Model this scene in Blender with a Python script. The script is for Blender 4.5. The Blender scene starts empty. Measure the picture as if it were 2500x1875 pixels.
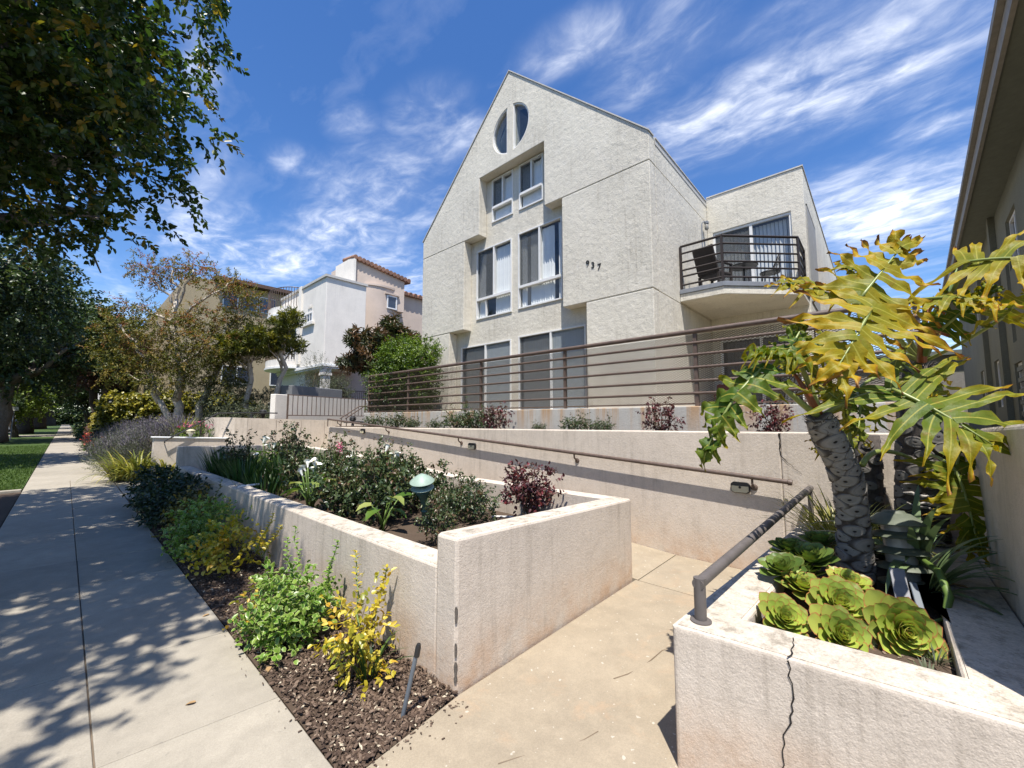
import bpy, bmesh, math, random
import numpy as np
from mathutils import Vector, Matrix, Euler
from mathutils.geometry import delaunay_2d_cdt

random.seed(7)
RNG = np.random.default_rng(11)
SC = bpy.context.scene
COL = SC.collection
R = math.radians

# ------------------------------------------------------------------ camera, sky, sun, exposure
cam = bpy.data.cameras.new('camera')
cam.sensor_width = 36.0
cam.lens = 14.21
cam.clip_start = 0.05
cam.clip_end = 3000
camo = bpy.data.objects.new('camera', cam)
camo.location = (0, 0, 1.65)
camo.rotation_euler = (R(90 + 4.95), 0, R(-47.78))
COL.objects.link(camo)
SC.camera = camo

SUND = Vector((-1.0, -0.9, 3.2)).normalized()
SUN_EL = math.asin(SUND.z)
SUN_ROT = math.atan2(SUND.x, SUND.y)
sun = bpy.data.lights.new('sun', 'SUN')
sun.energy = 5.0
sun.angle = R(0.53)
sun.color = (1.0, 0.95, 0.88)
suno = bpy.data.objects.new('sun', sun)
suno.rotation_euler = SUND.to_track_quat('Z', 'Y').to_euler()
suno.location = (-20, -18, 64)
COL.objects.link(suno)

SC.view_settings.view_transform = 'Standard'
SC.view_settings.look = 'None'
SC.view_settings.exposure = 0.70
SC.view_settings.gamma = 1.0
SC.view_settings.use_curve_mapping = False
SC.cycles.max_bounces = 6
SC.cycles.transparent_max_bounces = 24
SC.cycles.caustics_reflective = False
SC.cycles.caustics_refractive = False
SC.cycles.use_denoising = True


class NT:
    """small node-tree builder"""
    def __init__(s, tree):
        s.t = tree
        s.t.nodes.clear()

    def n(s, typ, ins=None, **kw):
        nd = s.t.nodes.new(typ)
        for k, v in kw.items():
            setattr(nd, k, v)
        for k, v in (ins or {}).items():
            s.set(nd, k, v)
        return nd

    def set(s, nd, k, v):
        sock = nd.inputs[k]
        if isinstance(v, bpy.types.NodeSocket):
            s.t.links.new(v, sock)
        elif isinstance(v, bpy.types.Node):
            s.t.links.new(v.outputs[0], sock)
        else:
            sock.default_value = v

    def math(s, op, a, b=0.5, c=0.5, clamp=False):
        nd = s.n('ShaderNodeMath', operation=op, use_clamp=clamp)
        s.set(nd, 0, a)
        s.set(nd, 1, b)
        s.set(nd, 2, c)
        return nd.outputs[0]

    def mix(s, fac, a, b, mode='MIX'):
        nd = s.n('ShaderNodeMix', data_type='RGBA', blend_type=mode)
        s.set(nd, 0, fac)
        s.set(nd, 6, a if not isinstance(a, tuple) else (*a[:3], 1))
        s.set(nd, 7, b if not isinstance(b, tuple) else (*b[:3], 1))
        return nd.outputs[2]

    def ramp(s, fac, stops, interp='LINEAR'):
        nd = s.n('ShaderNodeValToRGB')
        cr = nd.color_ramp
        cr.interpolation = interp
        while len(cr.elements) < len(stops):
            cr.elements.new(0.5)
        for e, (p, c) in zip(cr.elements, stops):
            e.position = p
            e.color = (*c[:3], 1) if isinstance(c, tuple) else (c, c, c, 1)
        s.set(nd, 0, fac)
        return nd.outputs[0]

    def noise(s, vec, scale, detail=4.0, rough=0.55, dist=0.0, dim='3D'):
        nd = s.n('ShaderNodeTexNoise', noise_dimensions=dim)
        if vec is not None:
            s.set(nd, 'Vector', vec)
        s.set(nd, 'Scale', scale)
        s.set(nd, 'Detail', detail)
        s.set(nd, 'Roughness', rough)
        s.set(nd, 'Distortion', dist)
        return nd.outputs[0]

    def mapv(s, vec, loc=(0, 0, 0), rot=(0, 0, 0), scale=(1, 1, 1), typ='POINT'):
        nd = s.n('ShaderNodeMapping', vector_type=typ)
        s.set(nd, 0, vec)
        nd.inputs[1].default_value = loc
        nd.inputs[2].default_value = rot
        nd.inputs[3].default_value = scale
        return nd.outputs[0]

    def mrange(s, v, a, b, c=0.0, d=1.0, interp='LINEAR'):
        nd = s.n('ShaderNodeMapRange', interpolation_type=interp)
        s.set(nd, 0, v)
        for i, x in enumerate((a, b, c, d)):
            nd.inputs[1 + i].default_value = x
        return nd.outputs[0]


# world: physical sky with a layer of cirrus laid on a plane high above
world = bpy.data.worlds.new('World')
SC.world = world
world.use_nodes = True
w = NT(world.node_tree)
sky = w.n('ShaderNodeTexSky', sky_type='NISHITA', sun_disc=False, sun_elevation=SUN_EL, sun_rotation=SUN_ROT,
          altitude=20.0, air_density=1.0, dust_density=0.25, ozone_density=3.2)
gen = w.n('ShaderNodeTexCoord').outputs['Generated']
sep = w.n('ShaderNodeSeparateXYZ', {0: gen})
zc = w.math('MAXIMUM', sep.outputs[2], 0.02)
u = w.math('DIVIDE', sep.outputs[0], zc)
v = w.math('DIVIDE', sep.outputs[1], zc)
uv = w.n('ShaderNodeCombineXYZ', {0: u, 1: v}).outputs[0]
# streaky wisps: noise stretched along the wind, warped by a coarser noise
warp = w.n('ShaderNodeTexNoise', noise_dimensions='3D')
w.set(warp, 'Vector', uv)
w.set(warp, 'Scale', 1.6)
w.set(warp, 'Detail', 3.0)
wv = w.n('ShaderNodeVectorMath', operation='SCALE')
w.set(wv, 0, warp.outputs['Color'])
wv.inputs['Scale'].default_value = 0.30
uvw = w.n('ShaderNodeVectorMath', operation='ADD')
w.set(uvw, 0, uv)
w.set(uvw, 1, wv.outputs[0])
st = w.mapv(uvw.outputs[0], rot=(0, 0, R(8)), scale=(4.0, 1.3, 1))
n1 = w.noise(st, 0.95, 8.0, 0.54, 0.35)
n2 = w.noise(w.mapv(uvw.outputs[0], rot=(0, 0, R(-12)), scale=(3.0, 1.7, 1)), 4.0, 7.0, 0.60, 0.3)
wisps = w.math('ADD', w.math('MULTIPLY', n1, 0.72), w.math('MULTIPLY', n2, 0.28))
BANDS = [(0.86, 0.56, -1.37, 0.15, 0.08, .8), (1.04, 0.41, -1.93, 0.20, 0.14, 1), (1.45, 0.17, -1.48, 0.55, 0.22, 1.1),
         (1.60, 0.09, -1.43, 0.38, 0.17, .7), (2.62, -0.07, -2.23, 0.50, 0.55, 1.0), (1.14, 0.18, -1.26, 0.2, 0.07, .5),
         (0.96, 1.89, -1.68, 0.80, 0.24, 1.25), (0.92, 2.35, -1.75, 0.8, 0.2, .8), (0.70, 2.75, 0.81, 0.55, 0.42, 1.0),
         (0.56, 1.62, -0.08, 0.11, 0.10, .5), (0.72, 1.05, -1.50, 0.18, 0.08, .75), (0.60, 1.27, -1.43, 0.12, 0.06, .55),
         (0.74, 1.49, -1.29, 0.24, 0.07, .4), (0.34, 2.18, -1.60, 0.45, 0.05, .4), (0.19, 1.36, 1.31, 0.2, 0.04, .5),
         (1.89, -0.20, -1.19, 0.15, 0.14, .6), (0.86, 1.02, -1.41, 0.12, 0.1, .6), (1.49, 2.42, -1.72, 0.5, 0.35, 1.15),
         (-1.5, 0.4, -1.5, 0.9, 0.3, .9), (-0.6, -1.6, -1.5, 1.0, 0.35, .9), (-2.6, 1.8, -1.4, 1.2, 0.5, 1), (1.8, -2.2, -1.5, 1.2, 0.5, 1)]
cov = None
for (cu, cv, an, hl, hw, a) in BANDS:
    m = w.mapv(uv, (cu, cv, 0), (0, 0, an), (hl * 1.45, hw * 1.7, 1), 'TEXTURE')
    ln = w.n('ShaderNodeVectorMath', operation='LENGTH')
    w.set(ln, 0, m)
    g = w.mrange(ln.outputs['Value'], 0.0, 1.0, a, 0.0, 'SMOOTHERSTEP')
    cov = g if cov is None else w.math('MAXIMUM', cov, g)
low = w.mrange(sep.outputs[2], 0.05, 0.32, 0.5, 0.0, 'SMOOTHSTEP')     # far cirrus crowds together towards the horizon
cov = w.math('MAXIMUM', cov, low)
tex = w.mrange(wisps, 0.36, 0.72, 0.0, 1.0, 'SMOOTHSTEP')
tex2 = w.mrange(n2, 0.34, 0.66, 0.5, 1.0)
dens = w.math('MULTIPLY', w.math('MULTIPLY', w.math('POWER', cov, 0.8), w.math('MULTIPLY_ADD', tex, 0.90, 0.08)), tex2)
dens = w.math('ADD', dens, w.math('MULTIPLY', w.mrange(wisps, 0.52, 0.80), 0.16))
dens = w.math('MULTIPLY', dens, 0.95, clamp=True)
hs = w.n('ShaderNodeHueSaturation', {'Saturation': 1.24, 'Value': 1.0, 'Color': sky.outputs[0], 'Hue': 0.508})
cl = w.mix(dens, hs.outputs[0], (7.4, 7.6, 8.0))
bg = w.n('ShaderNodeBackground', {'Color': cl, 'Strength': 0.12})
wo = w.n('ShaderNodeOutputWorld', {'Surface': bg.outputs[0]})


# ------------------------------------------------------------------ object helpers
def tag(o, label=None, cat=None, group=None, kind=None):
    if label:
        o['label'] = label
    if cat:
        o['category'] = cat
    if group:
        o['group'] = group
    if kind:
        o['kind'] = kind
    return o


def thing(name, label, cat, loc=(0, 0, 0), group=None):
    o = bpy.data.objects.new(name, None)
    o.location = loc
    o.empty_display_size = 0.1
    COL.objects.link(o)
    return tag(o, label, cat, group)


WLOC = {}


def link(o, parent=None):
    COL.objects.link(o)
    if parent is not None:
        o.parent = parent
        # world-space vertices under an Empty that stands elsewhere; a part's own world matrix is the identity
        m = Vector(parent.location) if parent.parent is None else Vector((0, 0, 0))
        o.matrix_parent_inverse = Matrix.Translation(-m)
    return o


class MB:
    """collects shapes for one mesh object"""
    def __init__(s):
        s.v = []
        s.f = []
        s.at = None

    def add(s, v, f):
        b = len(s.v)
        s.v += [tuple(map(float, p)) for p in v]
        s.f += [tuple(b + i for i in q) for q in f]
        return s

    def box(s, x0, x1, y0, y1, z0, z1):
        x0, x1 = min(x0, x1), max(x0, x1)
        y0, y1 = min(y0, y1), max(y0, y1)
        z0, z1 = min(z0, z1), max(z0, z1)
        v = [(x0, y0, z0), (x1, y0, z0), (x1, y1, z0), (x0, y1, z0), (x0, y0, z1), (x1, y0, z1), (x1, y1, z1), (x0, y1, z1)]
        return s.add(v, [(0, 3, 2, 1), (4, 5, 6, 7), (0, 1, 5, 4), (1, 2, 6, 5), (2, 3, 7, 6), (3, 0, 4, 7)])

    def hexa(s, bot, top):
        """bot and top: four corners each, counter-clockwise seen from above"""
        return s.add(list(bot) + list(top), [(3, 2, 1, 0), (4, 5, 6, 7), (0, 1, 5, 4), (1, 2, 6, 5), (2, 3, 7, 6), (3, 0, 4, 7)])

    def tube(s, pts, r, n=8, caps=True):
        pts = [Vector(p) for p in pts]
        rs = r if isinstance(r, (list, tuple)) else [r] * len(pts)
        b = len(s.v)
        up = None
        for i, p in enumerate(pts):
            d = (pts[min(i + 1, len(pts) - 1)] - pts[max(i - 1, 0)]).normalized()
            if up is None:
                up = Vector((0, 0, 1)) if abs(d.z) < 0.9 else Vector((1, 0, 0))
            a = d.cross(up)
            if a.length < 1e-4:
                a = d.orthogonal()
            a.normalize()
            up = a.cross(d).normalized()
            for k in range(n):
                t = 2 * math.pi * k / n
                q = p + (a * math.cos(t) + up * math.sin(t)) * rs[i]
                s.v.append(tuple(q))
        for i in range(len(pts) - 1):
            for k in range(n):
                k2 = (k + 1) % n
                s.f.append((b + i * n + k, b + i * n + k2, b + (i + 1) * n + k2, b + (i + 1) * n + k))
        if caps:
            s.f.append(tuple(b + k for k in range(n))[::-1])
            e = b + (len(pts) - 1) * n
            s.f.append(tuple(e + k for k in range(n)))
        return s

    def lathe(s, prof, c=(0, 0, 0), n=20, axis=None):
        """profile of (radius, height) turned about z at c"""
        b = len(s.v)
        rot = Vector((0, 0, 1)).rotation_difference(Vector(axis).normalized()).to_matrix() if axis is not None else Matrix.Identity(3)
        for (r, h) in prof:
            for k in range(n):
                t = 2 * math.pi * k / n
                s.v.append(tuple(Vector(c) + rot @ Vector((r * math.cos(t), r * math.sin(t), h))))
        for i in range(len(prof) - 1):
            for k in range(n):
                k2 = (k + 1) % n
                s.f.append((b + i * n + k, b + i * n + k2, b + (i + 1) * n + k2, b + (i + 1) * n + k))
        s.f.append(tuple(b + k for k in range(n))[::-1])
        e = b + (len(prof) - 1) * n
        s.f.append(tuple(e + k for k in range(n)))
        return s

    def prism(s, outer, t0, t1, holes=(), fn=None):
        """flat outline (a,b) with holes, from depth t0 to t1; fn(a,b,t) gives the point"""
        fn = fn or (lambda a, b, t: (t, a, b))
        loops = [list(outer)] + [list(h) for h in holes]
        pts, edges = [], []
        for lp in loops:
            b = len(pts)
            pts += [Vector(p) for p in lp]
            edges += [(b + i, b + (i + 1) % len(lp)) for i in range(len(lp))]
        vo, eo, fo, *_ = delaunay_2d_cdt(pts, edges, [], 0, 1e-6)

        def inside(p, lp):
            c = False
            for i in range(len(lp)):
                (x1, y1), (x2, y2) = lp[i], lp[i - 1]
                if (y1 > p[1]) != (y2 > p[1]) and p[0] < (x2 - x1) * (p[1] - y1) / (y2 - y1) + x1:
                    c = not c
            return c
        tris = []
        for f in fo:
            g = (vo[f[0]] + vo[f[1]] + vo[f[2]]) / 3
            if inside(g, loops[0]) and not any(inside(g, h) for h in loops[1:]):
                tris.append(tuple(f))
        b = len(s.v)
        nv = len(vo)
        s.v += [fn(p.x, p.y, t0) for p in vo] + [fn(p.x, p.y, t1) for p in vo]
        s.f += [(b + f[0], b + f[1], b + f[2]) for f in tris] + [(b + nv + f[2], b + nv + f[1], b + nv + f[0]) for f in tris]
        cnt = {}
        for f in tris:
            for i in range(3):
                e = (f[i], f[(i + 1) % 3])
                cnt[e] = cnt.get(e, 0) + 1
        for (i, j) in cnt:
            if (j, i) not in cnt:
                s.f.append((b + j, b + i, b + nv + i, b + nv + j))
        return s

    def mesh(s, name, m, smooth=False):
        me = bpy.data.meshes.new(name)
        me.from_pydata(s.v, [], s.f)
        if m:
            me.materials.append(m)
        if smooth:
            me.polygons.foreach_set('use_smooth', [True] * len(me.polygons))
        bm = bmesh.new()
        bm.from_mesh(me)
        bmesh.ops.recalc_face_normals(bm, faces=bm.faces)
        bm.to_mesh(me)
        bm.free()
        me.update()
        return me

    def build(s, name, m, parent=None, smooth=False, bevel=0.0, seg=2, sharp=40):
        o = bpy.data.objects.new(name, s.mesh(name, m, smooth))
        if bevel:
            bm = bmesh.new()
            bm.from_mesh(o.data)
            bmesh.ops.remove_doubles(bm, verts=bm.verts, dist=1e-5)
            bmesh.ops.dissolve_limit(bm, angle_limit=0.01, verts=bm.verts, edges=bm.edges)
            bm.to_mesh(o.data)
            bm.free()
            md = o.modifiers.new('bevel', 'BEVEL')
            md.width = bevel
            md.segments = seg
            md.limit_method = 'ANGLE'
            md.angle_limit = R(35)
            md.harden_normals = False
        if smooth and sharp:
            try:
                o.data.set_sharp_from_angle(angle=R(sharp))
            except Exception:
                pass
        return link(o, parent)


def fast_mesh(name, V, F, m, attrs=None, smooth=False):
    """V (n,3), F (m,k) arrays; attrs: {name: per-vertex floats}"""
    V = np.ascontiguousarray(V, dtype=np.float32)
    F = np.ascontiguousarray(F, dtype=np.int32)
    me = bpy.data.meshes.new(name)
    k = F.shape[1]
    me.vertices.add(len(V))
    me.vertices.foreach_set('co', V.ravel())
    me.loops.add(F.size)
    me.loops.foreach_set('vertex_index', F.ravel())
    me.polygons.add(len(F))
    me.polygons.foreach_set('loop_start', np.arange(0, F.size, k, dtype=np.int32))
    if smooth:
        me.polygons.foreach_set('use_smooth', np.ones(len(F), dtype=bool))
    for an, av in (attrs or {}).items():
        a = me.attributes.new(an, 'FLOAT', 'POINT')
        a.data.foreach_set('value', np.ascontiguousarray(av, dtype=np.float32))
    me.materials.append(m)
    me.update(calc_edges=True)
    return me


def fast_obj(name, V, F, m, parent=None, attrs=None, smooth=False):
    return link(bpy.data.objects.new(name, fast_mesh(name, V, F, m, attrs, smooth)), parent)


def kids(o):
    return [c for c in bpy.data.objects if c.parent == o]


CH = {}


def copy_tree(o, loc, rz=0.0, sc=1.0, label=None, group=None, children=None):
    """a thing and every part of it, sharing meshes"""
    c = o.copy()
    COL.objects.link(c)
    c.location = loc
    c.rotation_euler = (0, 0, rz)
    c.scale = (sc, sc, sc) if not isinstance(sc, tuple) else sc
    if label:
        c['label'] = label
    if group:
        c['group'] = group

    def rec(src, dst):
        for ch in kids(src):
            d = ch.copy()
            COL.objects.link(d)
            d.parent = dst
            d.matrix_parent_inverse = ch.matrix_parent_inverse.copy()
            rec(ch, d)
    rec(o, c)
    return c
# ------------------------------------------------------------------ materials
def new_mat(name):
    m = bpy.data.materials.new(name)
    m.use_nodes = True
    return m, NT(m.node_tree)


def finish(t, color, rough=0.8, bump=None, bstr=0.3, bdist=0.01, metal=0.0, spec=0.5, coat=0.0):
    p = t.n('ShaderNodeBsdfPrincipled')
    t.set(p, 'Base Color', color if not isinstance(color, tuple) else (*color[:3], 1))
    t.set(p, 'Roughness', rough)
    t.set(p, 'Metallic', metal)
    t.set(p, 'Specular IOR Level', spec)
    if bump is not None:
        b = t.n('ShaderNodeBump', {'Strength': bstr, 'Distance': bdist, 'Height': bump})
        t.set(p, 'Normal', b.outputs[0])
    t.n('ShaderNodeOutputMaterial', {'Surface': p.outputs[0]})
    return p


def pos(t):
    return t.n('ShaderNodeNewGeometry').outputs['Position']


def objc(t):
    return t.n('ShaderNodeTexCoord').outputs['Object']


def stucco(name, base, dirt, lime=None, grain=70.0, bstr=0.55, bdist=0.012, rust=None, foot=None, streak=0.5, lump=None, mottle=0.0):
    m, t = new_mat(name)
    P = pos(t)
    big = t.noise(P, 0.9, 5, 0.6)
    mid = t.noise(P, 5.0, 5, 0.65)
    c = t.mix(t.mrange(big, 0.35, 0.7), base, tuple(x * 0.86 for x in base))
    if lime:
        c = t.mix(t.math('MULTIPLY', t.mrange(mid, 0.5, 0.75), 0.55), c, lime)
    # rain streaks: noise drawn out along the vertical
    sv = t.mapv(P, scale=(13, 13, 0.9))
    sn = t.noise(sv, 1.0, 5, 0.7)
    sm = t.math('MULTIPLY', t.mrange(sn, 0.50, 0.70), streak)
    sm = t.math('MULTIPLY', sm, t.mrange(big, 0.38, 0.62, 0.12, 1.0))
    c = t.mix(sm, c, dirt)
    if mottle:
        mn = t.noise(P, 9.0, 8, 0.72, 0.3)
        c = t.mix(t.math('MULTIPLY', t.mrange(mn, 0.50, 0.66), mottle), c, dirt)
        mn2 = t.noise(P, 34.0, 5, 0.7)
        c = t.mix(t.math('MULTIPLY', t.mrange(mn2, 0.56, 0.68), mottle * 0.7), c, dirt)
    z = t.n('ShaderNodeSeparateXYZ', {0: P}).outputs[2]
    if rust:
        z0, z1, rc, amt = rust
        rn = t.noise(t.mapv(P, scale=(3.2, 3.2, 0.12)), 1.6, 5, 0.7)
        rm = t.math('MULTIPLY', t.mrange(rn, 0.46, 0.60), t.mrange(z, z0, z1))
        c = t.mix(t.math('MULTIPLY', rm, amt), c, rc)
    if foot:
        z0, z1, fc, amt = foot
        fn = t.noise(P, 3.0, 5, 0.7)
        fm = t.math('MULTIPLY', t.mrange(z, z1, z0), t.mrange(fn, 0.35, 0.65))
        c = t.mix(t.math('MULTIPLY', fm, amt), c, fc)
    fine = t.noise(P, grain, 3, 0.6)
    dash = t.noise(P, grain * 0.34, 4, 0.65)
    h = t.math('ADD', t.math('MULTIPLY', fine, 0.5), t.math('MULTIPLY', dash, 0.9))
    if lump:
        h = t.math('ADD', h, t.math('MULTIPLY', t.noise(P, lump, 3, 0.6), 1.6))
    spk = t.mrange(t.noise(P, grain * 1.3, 2, 0.5), 0.3, 0.7, 0.88, 1.08)
    hv = t.n('ShaderNodeHueSaturation', {'Color': c, 'Value': spk})
    finish(t, hv.outputs[0], 0.92, h, bstr, bdist, spec=0.2)
    return m


def concrete(name, base, tint=0.1, spots=None, grain=140.0, stain=None):
    m, t = new_mat(name)
    P = pos(t)
    oi = t.n('ShaderNodeObjectInfo').outputs['Random']
    big = t.noise(P, 1.1, 6, 0.62)
    mid = t.noise(P, 7.0, 6, 0.7)
    fine = t.noise(P, grain, 3, 0.6)
    c = t.mix(t.mrange(big, 0.3, 0.7), base, tuple(x * (0.8) for x in base))
    c = t.mix(t.math('MULTIPLY', t.mrange(mid, 0.45, 0.72), 0.4), c, tuple(min(1, x * 1.22) for x in base))
    if stain:
        sn = t.noise(P, 2.2, 5, 0.72, 0.6)
        c = t.mix(t.math('MULTIPLY', t.mrange(sn, 0.55, 0.72), 0.55), c, stain)
    gn = t.noise(P, 3.6, 7, 0.7, 0.4)
    c = t.mix(t.math('MULTIPLY', t.mrange(gn, 0.48, 0.70), 0.42), c, tuple(x * 0.66 for x in base))
    if spots:
        vn = t.noise(P, 26.0, 2, 0.5)
        c = t.mix(t.math('MULTIPLY', t.mrange(vn, 0.695, 0.725), 0.45), c, spots)
    val = t.math('ADD', t.mrange(oi, 0, 1, 1 - tint, 1 + tint), t.mrange(fine, 0.3, 0.7, -0.1, 0.1))
    hv = t.n('ShaderNodeHueSaturation', {'Color': c, 'Value': val})
    finish(t, hv.outputs[0], 0.9, t.math('ADD', fine, t.math('MULTIPLY', mid, 0.6)), 0.25, 0.004, spec=0.25)
    return m


def plain(name, col, rough=0.6, metal=0.0, var=0.12, scale=9.0, bstr=0.0, spec=0.5, worn=None):
    m, t = new_mat(name)
    P = objc(t)
    nz = t.noise(P, scale, 4, 0.6)
    hv = t.n('ShaderNodeHueSaturation', {'Color': (*col, 1), 'Value': t.mrange(nz, 0.3, 0.7, 1 - var, 1 + var)})
    c = hv.outputs[0]
    if worn:
        wn = t.noise(P, scale * 3, 5, 0.7)
        c = t.mix(t.mrange(wn, 0.6, 0.7), c, worn)
    finish(t, c, rough, nz if bstr else None, bstr, 0.005, metal, spec)
    return m


def leaf_mat(name, stops, edge=None, rough=0.42, trans=0.28, spec=0.5, bump=0.0, objvar=0.0):
    """stops: colours over the per-leaf number 'v'; edge: (colour, from, to) over the per-vertex 'e' that runs midrib to margin"""
    m, t = new_mat(name)
    a = t.n('ShaderNodeAttribute', attribute_name='v').outputs['Fac']
    c = t.ramp(a, stops)
    if edge:
        e = t.n('ShaderNodeAttribute', attribute_name='e').outputs['Fac']
        c = t.mix(t.mrange(e, edge[1], edge[2]), c, edge[0])
    if objvar:
        oi = t.n('ShaderNodeObjectInfo').outputs['Random']
        c = t.n('ShaderNodeHueSaturation', {'Color': c, 'Value': t.mrange(oi, 0, 1, 1 - objvar, 1 + objvar), 'Hue': t.mrange(oi, 0, 1, 0.508, 0.488)}).outputs[0]
        bl = t.noise(objc(t), 5.0, 5, 0.7)
        c = t.mix(t.math('MULTIPLY', t.mrange(bl, 0.55, 0.75), 0.3), c, (0.30, 0.26, 0.08))
    p = t.n('ShaderNodeBsdfPrincipled')
    t.set(p, 'Base Color', c)
    t.set(p, 'Roughness', rough)
    t.set(p, 'Specular IOR Level', spec)
    if bump:
        nz = t.noise(objc(t), 30.0, 4, 0.6)
        bn = t.n('ShaderNodeBump', {'Strength': bump, 'Distance': 0.01, 'Height': nz})
        t.set(p, 'Normal', bn.outputs[0])
        bl = t.noise(objc(t), 14.0, 5, 0.7)
        c = t.mix(t.math('MULTIPLY', t.mrange(bl, 0.56, 0.72), 0.6), c, (0.20, 0.10, 0.02))
        t.set(p, 'Base Color', c)
    tr = t.n('ShaderNodeBsdfTranslucent')
    hv = t.n('ShaderNodeHueSaturation', {'Color': c, 'Value': 1.5, 'Saturation': 1.1})
    t.set(tr, 'Color', hv.outputs[0])
    mx = t.n('ShaderNodeMixShader', {0: trans})
    t.set(mx, 1, p.outputs[0])
    t.set(mx, 2, tr.outputs[0])
    t.n('ShaderNodeOutputMaterial', {'Surface': mx.outputs[0]})
    return m


def glass_mat(name, tint=(0.93, 0.95, 0.95), refl=0.06):
    m, t = new_mat(name)
    tr = t.n('ShaderNodeBsdfTransparent', {'Color': (*tint, 1)})
    gl = t.n('ShaderNodeBsdfGlossy', {'Color': (0.9, 0.93, 0.95, 1), 'Roughness': 0.02})
    lw = t.n('ShaderNodeLayerWeight', {'Blend': 0.5})          # Schlick, the same from either side of the pane
    f = t.math('MULTIPLY_ADD', t.math('POWER', lw.outputs['Facing'], 5.0), 0.9, refl)
    mx = t.n('ShaderNodeMixShader', {0: f})
    t.set(mx, 1, tr.outputs[0])
    t.set(mx, 2, gl.outputs[0])
    t.n('ShaderNodeOutputMaterial', {'Surface': mx.outputs[0]})
    return m


def screen_mat(name, col, see=0.3):
    m, t = new_mat(name)
    tr = t.n('ShaderNodeBsdfTransparent', {'Color': (1, 1, 1, 1)})
    df = t.n('ShaderNodeBsdfDiffuse', {'Color': (*col, 1)})
    mx = t.n('ShaderNodeMixShader', {0: 1 - see})
    t.set(mx, 1, tr.outputs[0])
    t.set(mx, 2, df.outputs[0])
    t.n('ShaderNodeOutputMaterial', {'Surface': mx.outputs[0]})
    return m


M = {}
M['house'] = stucco('house_stucco', (0.675, 0.635, 0.54), (0.40, 0.365, 0.30), (0.72, 0.68, 0.60), 46.0, 0.5, 0.016, streak=0.65, lump=7.0, mottle=0.10)
M['planter'] = stucco('planter_stucco', (0.615, 0.535, 0.445), (0.25, 0.21, 0.165), (0.66, 0.58, 0.49), 120.0, 0.55, 0.007,
                      foot=(-0.02, 0.42, (0.45, 0.25, 0.12), 0.7), streak=0.5, mottle=0.2)
M['planter_top'] = stucco('planter_cap', (0.58, 0.51, 0.42), (0.20, 0.175, 0.135), (0.66, 0.61, 0.53), 70.0, 0.8, 0.012, streak=0.5, mottle=0.75)
M['upper'] = stucco('rust_streaked_wall', (0.47, 0.45, 0.41), (0.30, 0.27, 0.22), (0.55, 0.53, 0.48), 80.0, 0.5, 0.008,
                    rust=(1.30, 1.80, (0.42, 0.24, 0.10), 0.75), streak=0.5)
M['far_white'] = stucco('white_plaster', (0.80, 0.755, 0.68), (0.42, 0.41, 0.38), None, 40.0, 0.15, 0.006, streak=0.25)
M['far_pink'] = stucco('pink_plaster', (0.58, 0.48, 0.40), (0.42, 0.33, 0.27), None, 40.0, 0.15, 0.006, streak=0.2)
M['far_tan'] = stucco('tan_plaster', (0.38, 0.31, 0.20), (0.24, 0.2, 0.13), None, 40.0, 0.15, 0.006, streak=0.3)
M['far_grey'] = stucco('grey_plaster', (0.20, 0.205, 0.21), (0.12, 0.12, 0.12), None, 40.0, 0.15, 0.006, streak=0.3)
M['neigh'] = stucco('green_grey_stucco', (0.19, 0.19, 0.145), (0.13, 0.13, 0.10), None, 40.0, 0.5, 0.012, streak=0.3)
M['walk'] = concrete('sidewalk_concrete', (0.335, 0.30, 0.24), 0.09, (0.2, 0.18, 0.15))
M['path'] = concrete('path_concrete', (0.345, 0.288, 0.208), 0.05, (0.62, 0.58, 0.5), stain=(0.42, 0.29, 0.18))
M['joint'] = plain('joint_dirt', (0.15, 0.115, 0.08), 0.95)
M['asphalt'] = concrete('asphalt', (0.055, 0.055, 0.056), 0.02)
M['soil'] = concrete('garden_soil', (0.085, 0.060, 0.042), 0.02, (0.16, 0.13, 0.1), 60.0)
M['lawn_base'] = concrete('lawn_soil', (0.05, 0.085, 0.018), 0.02, None, 40.0)
M['white'] = plain('white_aluminium', (0.72, 0.72, 0.70), 0.45, var=0.05)
M['coping'] = plain('roof_flashing', (0.48, 0.46, 0.42), 0.6)
M['rail'] = plain('brown_painted_steel', (0.105, 0.072, 0.055), 0.5, var=0.25, scale=14, spec=0.5)
M['rail_grey'] = plain('grey_worn_steel', (0.105, 0.092, 0.085), 0.5, var=0.14, scale=10, worn=(0.15, 0.14, 0.13))
M['bal_rail'] = plain('dark_brown_steel', (0.024, 0.016, 0.013), 0.5, var=0.15)
M['black'] = plain('black_metal', (0.018, 0.018, 0.018), 0.45)
M['mesh'] = plain('expanded_metal', (0.12, 0.105, 0.09), 0.6)
M['slab_cap'] = plain('grey_flashing', (0.20, 0.215, 0.24), 0.5)
M['blind'] = plain('vinyl_blind', (0.84, 0.84, 0.83), 0.55, var=0.04)
M['blind_dim'] = plain('grey_blind', (0.70, 0.70, 0.69), 0.6, var=0.05)
M['inside'] = plain('room_wall', (0.30, 0.30, 0.29), 0.9)
M['attic'] = plain('attic_plaster', (0.62, 0.64, 0.64), 0.9)
M['glass'] = glass_mat('window_glass')
M['glass_dark'] = glass_mat('dark_window_glass', (0.25, 0.28, 0.30), 0.10)
M['glass_far'] = plain('far_glass', (0.035, 0.045, 0.065), 0.08, var=0.2, spec=0.9)
M['screen'] = screen_mat('insect_screen', (0.14, 0.15, 0.155), 0.62)
M['crack'] = plain('crack_dark', (0.015, 0.012, 0.01), 0.95)
M['chip'] = plain('broken_render', (0.10, 0.085, 0.07), 0.95, var=.5, scale=60)
M['number'] = plain('bronze_number', (0.05, 0.045, 0.04), 0.4, metal=0.6)
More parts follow.
